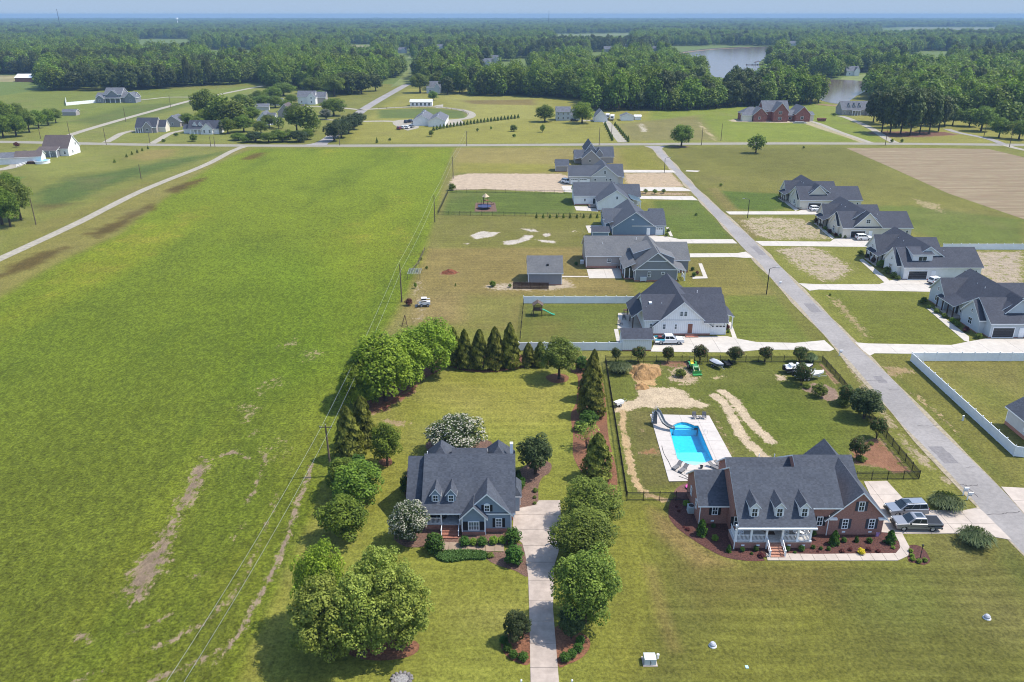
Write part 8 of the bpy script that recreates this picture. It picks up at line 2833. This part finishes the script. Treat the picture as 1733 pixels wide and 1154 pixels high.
# ---- along the street and the lots
for k, (px, base, top, w) in enumerate([(1077, 327, 318, 8), (1092.5, 327.5, 319, 8), (1108, 328.5, 319.5, 9), (1123, 327, 319, 8)]):
	tpx('young', px, base, top, w, "small street tree on the strip by the white drives, %s" % ("leftmost", "second from left", "third from left", "rightmost")[k], group="small trees by the white drives")
for k in range(10):
	px = 908 + k * 11.4
	x, y = g(px, 369)
	tree('conifer', (x, y), 1.5, .95, "small evergreen along the black picket fence, %s from the left" % ORDS[k], cat="shrub", name="shrub", group="small evergreens along the picket fence")
for px, base, w, k, lb in ((975, 449, 7, 'ball', "round shrub at the left end of the grey house"), (985, 444, 7, 'bush', "dark shrub at the left wall of the grey house"), (1172, 458, 7, 'ball', "shrub at the right of the grey house porch, far"), (1174, 468, 8, 'ball', "shrub at the right of the grey house porch, near"), (1180, 464, 6, 'bush_red', "reddish shrub beside the grey house walk"),
						   (1131, 392, 6, 'bush', "dark shrub at the slate blue house corner, far"), (1128, 400, 6, 'bush', "dark shrub at the slate blue house corner, near"), (1231, 557, 8, 'bush_red', "dark red shrub beside the farmhouse garages"), (1232, 563, 5, 'ball', "small shrub beside the farmhouse garages"), (834, 485, 11, 'ball_lime', "pale green shrub in the sandy strip left of the board screen"),
						   (863, 486, 6, 'bush', "dark shrub at the left end of the board screen"), (703, 488, 6, 'young', "small fruit tree near the dark utility pole"), (771, 484, 3, 'conifer', "thin young tree on the dry grass"), (706, 460, 5, 'bush', "vine covered post shrub near the garden cage"), (712, 440, 5, 'bush', "dark shrub on the garden rail fence"), (722, 455, 5, 'bush', "tiny shrub beside the garden cage"),
						   (692, 517, 13, 'bush_red', "heap of brushwood and red stems beside the dark pole"), (765, 322, 12, 'bush', "dark brush pile at the corner of the picket fence"), (1178, 365, 5, 'bush', "tiny dark shrub on the lawn by the slate blue house"), (1405, 500, 4, 'bush', "tiny dark shrub in the pale blue house lawn"), (1220, 315, 5, 'bush', "tiny dark shrub on the verge across from the sand lot")):
	x, y = g(px, base)
	w_ = w * ppm(base)
	tree(k, (x, y), w_ * (1.0 if k not in ('conifer', 'young') else 1.8), w_, lb, cat="shrub", name="shrub")
rr_ = random.Random(3)
for y0, nm, pts in ((0, "pale blue house", ((1560, 514, 8), (1572, 522, 7), (1585, 530, 9), (1598, 538, 9), (1612, 546, 10), (1620, 552, 10), (1634, 562, 11), (1655, 573, 11), (1563, 512, 11))),
					(1, "bright white house", ((1456, 432, 10), (1467, 437, 9), (1478, 444, 10), (1490, 452, 14), (1500, 462, 12), (1512, 470, 11), (1519, 474, 9))), (2, "nearer cream house", ((1381, 376, 8), (1388, 383, 6), (1396, 389, 7), (1404, 395, 8), (1414, 400, 7), (1424, 402, 8), (1429, 403, 6))),
					(3, "farther cream house", ((1322, 330, 7), (1328, 335, 6), (1340, 344, 6), (1348, 350, 7), (1354, 354, 6)))):
	for i, (px, base, w) in enumerate(pts):
		x, y = g(px, base)
		w_ = w * ppm(base)
		tree(rr_.choice(('ball', 'bush', 'ball_lime', 'bush_red', 'bush')), (x, y), w_ * .95, w_, "foundation shrub at the street side of the %s, %s from the far end" % (nm, ORDS[i]), cat="shrub", name="shrub", group="foundation shrubs of the %s" % nm)
for k, px, base, top, w, lb in (('broad', 583, 838, 770, 62, "low spreading tree between the pole shrub and the mid green trees"), ('ball', 606, 812, 766, 44, "dark rounded bush below the front leyland of the pair"), ('lime', 600, 690, 612, 56, "small lime tree hanging over the field above the cypress pair"),
								('broad_b', 625, 690, 622, 52, "mid green tree filling the foot of the corner group")):
	tpx(k, px, base, top, w, lb)
for k, px, base, top, w, lb in (('oak', 566, 163, 124, 40, "dark broad tree left of the white gabled house by the side street"), ('pinetree', 592, 160, 118, 34, "tall pine left of two by the side street"), ('pinetree_b', 612, 159, 120, 34, "tall pine right of two by the side street"), ('pinetree', 636, 154, 122, 26, "thin pine nearest the side street"),
								('oak', 711, 157, 122, 38, "dark tree at the upper right of the side street"), ('pinetree_b', 757, 160, 127, 26, "pine standing before the brown roofed house by the stable"), ('oak', 742, 152, 118, 36, "dark tree between the two houses above the stable"), ('broad', 778, 158, 138, 24, "low tree left of the pointed conifer"),
								('broad_b', 530, 158, 128, 44, "round tree behind the tall bright white house"), ('broad', 462, 168, 146, 36, "bushy tree at the end of the dirt road"), ('broad_b', 494, 176, 158, 24, "bush against the tall bright white house"), ('broad', 543, 172, 152, 26, "round tree right of the tall bright white house")):
	tpx(k, px, base, top, w, lb)
for i, (k, px, base, top, w) in enumerate((('broad', 428, 206, 180, 34), ('oak', 456, 216, 192, 30), ('broad_b', 442, 226, 202, 30), ('broad', 470, 234, 218, 24), ('oak', 488, 236, 218, 24), ('broad', 514, 205, 188, 20), ('forest_d', 530, 222, 196, 26), ('broad_b', 402, 200, 172, 36), ('forest_d', 420, 192, 164, 34), ('broad', 440, 174, 152, 34),
										  ('broad_b', 466, 182, 160, 32), ('broad', 486, 188, 168, 24), ('oak', 335, 222, 196, 30), ('broad', 386, 226, 198, 30), ('forest_d', 362, 200, 162, 42), ('broad', 408, 176, 158, 30), ('broad', 536, 214, 200, 18))):
	tpx(k, px, base, top, w, "garden tree %s" % ("behind the ranch group by the dirt road", "beside the white sided cottage", "before the white sided cottage", "left of the large dark tree, front", "under the large dark tree, front", "right of the grey brick cottage", "at the right end of the garden group", "above the ranch group, right", "above the ranch group toward the dirt road", "at the bend of the dirt road", "behind the small white cottage", "left of the tall bright white house", "left of the ranch house roof", "right of the ranch house roof", "between the two tall dark ranch trees", "farthest along the dirt road", "small and alone right of the garden group")[i], group="garden trees among the cottages")
# ---- beyond the cross road: single trees
for k, px, base, top, w, lb in (
		('broad_b', 1153, 248, 207, 42, "lone spreading oak at the cross road junction"), ('young', 1279, 259, 226, 32, "thin young tree on the grass below the cross road"), ('broad', 922, 206, 176, 36, "dark round tree left of the colonial house"), ('lime_round', 985, 208.5, 172, 38, "bright round tree right of the colonial house"),
		('conifer', 804, 161, 126, 26, "tall dark pointed conifer behind the stable"), ('broad', 733, 170, 153, 19, "round tree right of the stable"), ('broad_b', 565, 196, 163, 48, "wide round tree beside the garden drive"), ('crape_white', 552, 202, 183, 22, "pale flowering tree in front of the wide round tree"),
		('dark' if 0 else 'oak', 350, 206, 148, 52, "tall dark tree behind the long white ranch house"), ('forest_d', 376, 214, 158, 46, "dark tree right of the tall one behind the ranch house"), ('forest_d', 398, 216, 166, 48, "dark tree at the right of the ranch house group"), ('oak', 318, 212, 190, 26, "low dark tree left of the ranch house"), ('lime_round', 350, 214, 184, 38, "bright green tree just behind the ranch house roof"),
		('broad', 413, 223, 193, 36, "rounded light tree on the ranch house lawn"), ('bush', 328, 239, 226, 13, "small round tree before the ranch house"), ('forest_d', 472, 218, 196, 20, "dark tree before the pale cottage"), ('oak', 503, 226, 172, 42, "large dark tree in front of the grey brick cottage"), ('forest_d', 522, 228, 176, 38, "dark tree at the right of the garden group"),
		('broad', 446, 178, 160, 40, "light round tree behind the cottages"), ('broad_b', 480, 162, 138, 46, "tall round tree above the cottages"), ('bush_red', 29, 249, 240, 10, "small dark red tree left of the barn house"),
		('oak', 4, 380, 288, 62, "big dark tree cut by the left edge, nearest"), ('oak', 36, 372, 300, 48, "dark tree right of the big one at the left edge"), ('broad', 18, 384, 316, 44, "dark lower tree in front of the group at the left edge"), ('broad', 16, 330, 289, 40, "mid green tree at the top of the group at the left edge")):
	tpx(k, px, base, top, w, lb)
for i, (px, base, top, w) in enumerate(((10, 222, 168, 46), (34, 216, 172, 32), (6, 233, 190, 40), (28, 231, 192, 40), (50, 224, 185, 32), (66, 217, 183, 30), (82, 212, 183, 28), (95, 208, 182, 24))):
	tpx(('broad', 'oak', 'broad_b')[i % 3], px, base, top, w, "dark row tree beyond the cross road, %s" % ("tall one behind at the left", "second of the back line", "front one at the edge", "second of the front line", "middle one of the row", "third from the right", "second from the right", "rightmost of the row")[i], group="tree row at the left edge beyond the cross road")
for i, (px, base, top, w) in enumerate(((404, 237, 224, 30), (432, 240, 222, 36), (455, 241, 222, 34), (478, 240, 221, 34), (506, 240, 220, 34), (418, 241, 228, 26), (520, 236, 217, 26))):
	tpx(('broad', 'crape_green', 'broad_b')[i % 3], px, base, top, w, "garden hedge tree by the cross road before the cottages, %s" % ("far left", "left of centre", "centre", "right of centre", "second from right", "low one at the front", "rightmost")[i], group="garden hedge trees by the cross road")
for i, (px, base, top, w) in enumerate(((566, 239, 205, 34), (578, 233, 200, 34), (590, 226, 196, 32), (599, 219, 193, 30), (607, 211, 190, 26))):
	tpx('crape_green', px, base, top, w, "dark rounded tree along the side street, %s" % ("nearest the cross road", "second from the cross road", "middle one", "second from the far end", "farthest")[i], group="tree row along the side street")
for i in range(26):
	t_ = i / 25
	px, py = 734 + (877 - 734) * t_, 221 - 21 * t_ ** .8
	x, y = g(px, py)
	tree('conifer', (x, y), 2.6, 2.0, "small evergreen in the long row, %s from the metal building" % ORDS[i], cat="shrub", name="shrub", group="evergreen row right of the metal building")
for sd, a, b, n in ((0, (1024, 212), (1036, 238), 8), (1, (1041, 213), (1063, 240), 9)):
	for i in range(n):
		t_ = i / (n - 1)
		x, y = g(a[0] + (b[0] - a[0]) * t_, a[1] + (b[1] - a[1]) * t_)
		tree('conifer', (x, y), 2.4 if i < n - 1 else 3.2, 1.7, "dark evergreen on the %s side of the shrub lined drive, %s from the far end" % (("left", "right")[sd], ORDS[i]), cat="shrub", name="shrub", group="evergreens lining the shrub drive, %s" % ("left", "right")[sd])
for k, px, base, w, r2, lb in (('young', 918, 224, 9, 1.5, "small young tree in the meadow before the colonial"), ('bush', 869, 222, 12, .9, "loose bush at the end of the evergreen row"), ('young', 730, 231, 10, 1.1, "round young tree below the metal building"), ('conifer', 638, 242, 5, 1.8, "slim young conifer by the cross road"), ('bush', 660, 238, 5, .9, "tiny dark bush by the cross road"),
							   ('young', 808, 223, 5, 1.3, "tiny young tree left of two in the meadow"), ('young', 831, 220, 4, 1.6, "tiny young tree right of two in the meadow"), ('bush', 870, 232, 6, .9, "tiny bush low in the meadow"), ('bush', 298, 230, 8, .7, "round bush at the ranch drive, far"), ('bush', 277, 240, 7, .7, "round bush at the ranch drive, near"), ('bush', 1360, 251, 4, 1, "tiny dark post bush below the cross road"),
							   ('bush', 1509, 241, 5, 1.2, "dark brick pier shrub left of the lake drive"), ('bush', 1526, 241, 5, 1.2, "dark brick pier shrub right of the lake drive"), ('bush', 1412, 196, 7, .7, "dark shrub at the left of the lake house")):
	x, y = g(px, base)
	w_ = w * ppm(base)
	tree(k, (x, y), w_ * r2, w_, lb, cat="shrub" if k == 'bush' else "tree", name="shrub" if k == 'bush' else "tree")
for i, (px, py) in enumerate(((194.2, 275), (214.5, 266), (223.6, 262), (232.7, 258.5), (241.2, 255.5), (250.9, 252))):
	x, y = g(px, py)
	tree('conifer', (x, y), 1.7, 1.2, "tiny evergreen on the barn house lawn, %s from the left" % ORDS[i], cat="shrub", name="shrub", group="tiny evergreens on the barn house lawn")
rr_ = random.Random(12)
for i, (px, base, top, w) in enumerate(((1478, 206, 150, 34), (1492, 224, 152, 36), (1506, 227, 148, 36), (1524, 226, 146, 38), (1540, 229, 148, 38), (1556, 227, 152, 34), (1572, 226, 150, 36), (1588, 222, 156, 34), (1598, 214, 158, 32), (1516, 216, 142, 36), (1545, 215, 144, 38), (1570, 212, 148, 34), (1494, 210, 146, 34), (1532, 208, 143, 34), (1558, 205, 146, 32))):
	tpx('pinetree' if i % 2 else 'pinetree_b', px, base, top, w, "dark pine in the lake house grove, %s" % ("at its left edge", "front left", "front, second from left", "front, third from left", "front centre", "front, right of centre", "front, third from right", "front, second from right", "at its right edge", "second row left", "second row centre", "second row right", "back left", "back centre", "back right")[i], group="pine grove beside the lake house", name="pine_tree")
for i, (px, base, top, w) in enumerate(((1690, 233, 198, 34), (1724, 236, 200, 40), (1640, 214, 182, 34), (1612, 212, 178, 30), (1660, 222, 176, 42), (1700, 218, 168, 46))):
	tpx(('broad', 'broad_b', 'forest_d')[i % 3], px, base, top, w, "broad tree beyond the cross road right of the pines, %s" % ("third from the right", "cut by the photo edge", "second from the left", "nearest the pines", "middle one", "tall one at the back right")[i], group="trees at the right edge beyond the cross road")
# ---- the woods: the nearest trees one by one, the rest as one mass
EDGE = [(-400, 126), (72, 126), (75, 153.5), (226, 154), (330, 147.5), (440, 140), (452, 150), (500, 152), (545, 159), (586, 161), (628, 156), (652, 149), (676, 134), (690, 122), (700, 122), (706, 142), (742, 150), (752, 156), (790, 160), (800, 162), (905, 164), (985, 170), (1003, 187),
		(1085, 188), (1140, 188), (1250, 182), (1395, 176), (1398, 172), (1470, 154), (1478, 176), (1590, 200), (1640, 205), (1733, 206), (2200, 206)]
ex, ey = np.array([p[0] for p in EDGE]), np.array([p[1] for p in EDGE])
CLEAR = [[(560, 82), (630, 82), (632, 75), (566, 75)], [(924, 63.5), (1092, 60), (1088, 55.5), (936, 57.5)], [(1512, 51.5), (1800, 51), (1800, 46.2), (1516, 46)], [(676, 136), (704, 136), (708, 122), (740, 94), (730, 86), (692, 108)], [(1412, 142), (1508, 146), (1522, 128), (1470, 122), (1418, 129)],
		 [(606, 152), (664, 160), (700, 140), (690, 126), (640, 140)], [(190, 96), (430, 98), (430, 87), (190, 85)], [(430, 71), (560, 72), (560, 66), (430, 65)], [(760, 76), (900, 78), (900, 71), (760, 70)], [(1400, 67), (1560, 69), (1560, 63), (1400, 62)], [(20, 77), (170, 79), (170, 72), (20, 70)],
		 [(1540, 98), (1710, 100), (1710, 88), (1560, 86)], [(850, 114), (970, 116), (970, 103), (870, 101)], [(240, 62), (420, 61), (420, 57.5), (240, 58)], [(1180, 60), (1330, 60), (1330, 56.5), (1180, 56.5)]]
def project(x, y):
	d = CAM_H
	t = y * CP + d * SP
	return 866.5 + FPX * x / t, 577 + FPX * (-y * SP + d * CP) / t
def in_poly(px, py, poly):
	ins = np.zeros(len(px), bool)
	for i in range(len(poly)):
		(ax, ay), (bx, by) = poly[i], poly[(i + 1) % len(poly)]
		if ay != by:
			ins ^= ((ay > py) != (by > py)) & (px < (bx - ax) * (py - ay) / (by - ay) + ax)
	return ins
r = np.random.default_rng(77)
pts = []
for y0, y1, sp in ((470, 760, 7.8), (760, 1100, 8.6), (1100, 1700, 10), (1700, 2600, 12.5), (2600, 4200, 19), (4200, 7000, 30), (7000, 10500, 46)):
	hw = .70 * y1 + 60
	nx, ny = int(2 * hw / sp), int((y1 - y0) / sp)
	gx, gy = np.meshgrid(np.arange(nx), np.arange(ny))
	x = -hw + (gx.ravel() + r.uniform(.05, .95, nx * ny)) * sp
	y = y0 + (gy.ravel() + r.uniform(.05, .95, nx * ny)) * sp
	ok = np.abs(x) < .70 * y + 60
	pts.append(np.stack([x[ok], y[ok], np.full(ok.sum(), sp)], 1))
pts = np.concatenate(pts)
px, py = project(pts[:, 0], pts[:, 1])
ok = py < np.interp(px, ex, ey)
for c in CLEAR:
	ok &= ~in_poly(px, py, c)
lx, ly = np.array([p[0] for p in LAKE]), np.array([p[1] for p in LAKE])
for sx, sy in ((0, 0), (6, 0), (-6, 0), (0, 8), (0, -8)):
	ok &= ~in_poly(pts[:, 0] + sx, pts[:, 1] + sy, LAKE)
def open_view(x0, x1, y0, y1):
	"""no tall trees where they would hide an opening from the air: its own ground and the ground just before it"""
	s = pts[:, 1] / (y0 + y1) * 2
	return ~((pts[:, 0] > x0 * s) & (pts[:, 0] < x1 * s) & (pts[:, 1] > y0 * .69) & (pts[:, 1] < y1))
for hx, hy, hw in HIDDEN:
	ok &= open_view(hx - hw * .6, hx + hw * .5, hy if hy > 900 else hy * 1.36, hy + 12)
for xa, xb, yt, yb in ((575, 622, 76, 80.5), (940, 1080, 58.5, 62), (1530, 1740, 47.5, 50.5), (655, 686, 84, 92), (1000, 1040, 88, 93), (200, 300, 66, 70), (1560, 1640, 92, 98), (830, 900, 104, 110), (330, 420, 84, 88)):
	(x0, y0), (x1, y1) = g(xa, yb), g(xb, yt)
	ok &= open_view(x0, g(xb, yb)[0], y0, y1)
gap = fbm(pts[:, 0], pts[:, 1], 90, 41)
ok &= ~((gap > .70) & (py < 140) & (r.random(len(pts)) < .8))
ok &= ~((px > np.where(py < 130, 1130 + (py - 92) * 1.15, 1186)) & (px < 1240) & (py < 170) & (py > 78)) & ~((px >= 1240) & (px < 1300) & (py < 160) & (py > 78))
pts, px, py = pts[ok], px[ok], py[ok]
stand = fbm(pts[:, 0], pts[:, 1], 160, 43) + r.normal(0, .10, len(pts))
pine = stand > .62
pine |= (px > 690) & (px < 830) & (py > 95) & (r.random(len(pts)) < .3)
sp_ = fbm(pts[:, 0], pts[:, 1], 60, 51) * 5.2 - .6 + r.normal(0, .7, len(pts))
kindno = np.where(pine, 4 + r.integers(0, 2, len(pts)), np.clip(sp_, 0, 3.99).astype(int))
tall = np.clip(r.normal(1.0, .17, len(pts)), .55, 1.4) * (.88 + .3 * fbm(pts[:, 0], pts[:, 1], 70, 47))
hgt = np.where((px > 1130) & (px < 1240) & (py > 140), 15.5, 18.5) * tall * np.where(pine, 1.05, 1.0)
wid = np.clip(12.6 * r.normal(1, .2, len(pts)) * (.7 + .3 * tall), 6, 18) * np.where(pine, .85, 1.0)
far_s = np.clip(pts[:, 2] / 10, 1, None) ** .62
wid *= far_s
FK = ['forest', 'forest_b', 'forest_c', 'forest_d', 'pinetree', 'pinetree_b']
inview = (px > -15) & (px < 1748)
order = np.argsort(pts[:, 1] + np.where(inview, 0, 1e6))
own = {True: 0, False: 0}
single = np.zeros(len(pts), bool)
picks = []
for i in order:
	p_ = bool(pine[i])
	if not inview[i]:
		break
	if own[p_] < (60 if p_ else 228):
		own[p_] += 1
		picks.append(i)
LAND = [(0, 75, "behind the red barn"), (75, 160, "left of the big grey house"), (160, 232, "behind the big grey house"), (232, 330, "between the big grey house and the dirt road"), (330, 450, "behind the dirt road's far end"), (450, 505, "behind the garden cottages"),
		(505, 600, "above the tall bright white house"), (600, 690, "left of the side street"), (690, 745, "right of the side street"), (745, 800, "behind the stable"), (800, 905, "behind the oval drive meadow"), (905, 1000, "behind the colonial house"), (1000, 1050, "behind the campers"),
		(1050, 1140, "behind the open shed lot"), (1140, 1245, "left of the brick mansion"), (1245, 1360, "behind the brick mansion"), (1360, 1415, "left of the lake inlet"), (1415, 1475, "behind the dark brick lake house"), (1475, 1610, "behind the pine grove"), (1610, 1675, "right of the pine grove"), (1675, 1800, "at the right edge of the photo")]
KW = ["fresh green broadleaf tree", "yellow green broadleaf tree", "mid green broadleaf tree", "dark green broadleaf tree", "dark pine", "loose dark pine"]
cells = {}
for i in picks:
	single[i] = True
	for a_, b_, nm in LAND:
		if px[i] < b_:
			break
	cells.setdefault((nm, int(kindno[i])), []).append(i)
for (nm, kk), mem in cells.items():
	mem.sort(key=lambda q: px[q])
	for n_, i in enumerate(mem):
		lb = "%s %s" % (KW[kk], nm)
		if len(mem) > 1:
			lb += ", %s from left" % ORDS[min(n_, 25)]
		tree(FK[kk], (float(pts[i, 0]), float(pts[i, 1])), float(hgt[i]), float(wid[i]), lb, group="trees in the woods " + nm, name="pine_tree" if kk > 3 else "tree")
rest = ~single
P3 = np.c_[pts[rest][:, :2], np.zeros(rest.sum())]
attr = dict(kind=kindno[rest].astype(np.int32), sx=(wid[rest] / 8), sz=(hgt[rest] / 10), rz=r.uniform(0, 6.28, rest.sum()))
me = bpy.data.meshes.new("forest")
me.vertices.add(len(P3))
me.vertices.foreach_set("co", P3.astype(np.float32).ravel())
at = me.attributes.new("kind_no", 'INT', 'POINT')
at.data.foreach_set("value", attr['kind'])
at = me.attributes.new("size", 'FLOAT_VECTOR', 'POINT')
at.data.foreach_set("vector", np.stack([attr['sx'], attr['sx'], attr['sz']], 1).astype(np.float32).ravel())
at = me.attributes.new("turn", 'FLOAT_VECTOR', 'POINT')
z_ = np.zeros_like(attr['rz'])
at.data.foreach_set("vector", np.stack([z_, z_, attr['rz']], 1).astype(np.float32).ravel())
forest = link("forest", me)
tag(forest, "dense mixed woods reaching to the horizon", "woods", kind='stuff')
ng = bpy.data.node_groups.new("forest_trees", 'GeometryNodeTree')
ng.interface.new_socket("Geometry", in_out='INPUT', socket_type='NodeSocketGeometry')
ng.interface.new_socket("Geometry", in_out='OUTPUT', socket_type='NodeSocketGeometry')
gi, go = ng.nodes.new("NodeGroupInput"), ng.nodes.new("NodeGroupOutput")
jn = ng.nodes.new("GeometryNodeJoinGeometry")
def named(nm, tp):
	n = ng.nodes.new("GeometryNodeInputNamedAttribute")
	n.data_type = tp
	n.inputs[0].default_value = nm
	return [s for s in n.outputs if s.enabled and s.name == 'Attribute'][0]
kn, sz, tn = named("kind_no", 'INT'), named("size", 'FLOAT_VECTOR'), named("turn", 'FLOAT_VECTOR')
for i, k in enumerate(FK):
	proto = bpy.data.objects.new("forest_tree", CR[k][0])
	oi = ng.nodes.new("GeometryNodeObjectInfo")
	oi.inputs["Object"].default_value = proto
	oi.inputs["As Instance"].default_value = True
	ip = ng.nodes.new("GeometryNodeInstanceOnPoints")
	cmp_ = ng.nodes.new("FunctionNodeCompare")
	cmp_.data_type, cmp_.operation = 'INT', 'EQUAL'
	ins = [s for s in cmp_.inputs if s.enabled]
	ng.links.new(kn, ins[0])
	ins[1].default_value = i
	ng.links.new(gi.outputs[0], ip.inputs["Points"])
	ng.links.new(cmp_.outputs[0], ip.inputs["Selection"])
	ng.links.new(oi.outputs["Geometry"], ip.inputs["Instance"])
	ng.links.new(sz, ip.inputs["Scale"])
	ng.links.new(tn, ip.inputs["Rotation"])
	ng.links.new(ip.outputs[0], jn.inputs[0])
ng.links.new(jn.outputs[0], go.inputs[0])
md = forest.modifiers.new("trees", 'NODES')
md.node_group = ng
print("woods:", len(pts), "single:", int(single.sum()))
# ================================================================== AIR
mb = MB()
mb.box(-9500, 9500, -150, 11500, -1.5, 66)
mh = bpy.data.materials.new("haze")
mh.use_nodes = True
nth = mh.node_tree
nth.nodes.remove(nth.nodes["Principled BSDF"])
pvn = nth.nodes.new("ShaderNodeVolumePrincipled")
pvn.inputs["Color"].default_value = (.30, .48, .70, 1)
pvn.inputs["Density"].default_value = 1.35e-4
pvn.inputs["Anisotropy"].default_value = 0.0
nth.links.new(pvn.outputs[0], nth.nodes["Material Output"].inputs["Volume"])
haze = mb.build("haze", mh)
tag(haze, "thin blue summer haze over the whole countryside", "haze", kind='stuff')
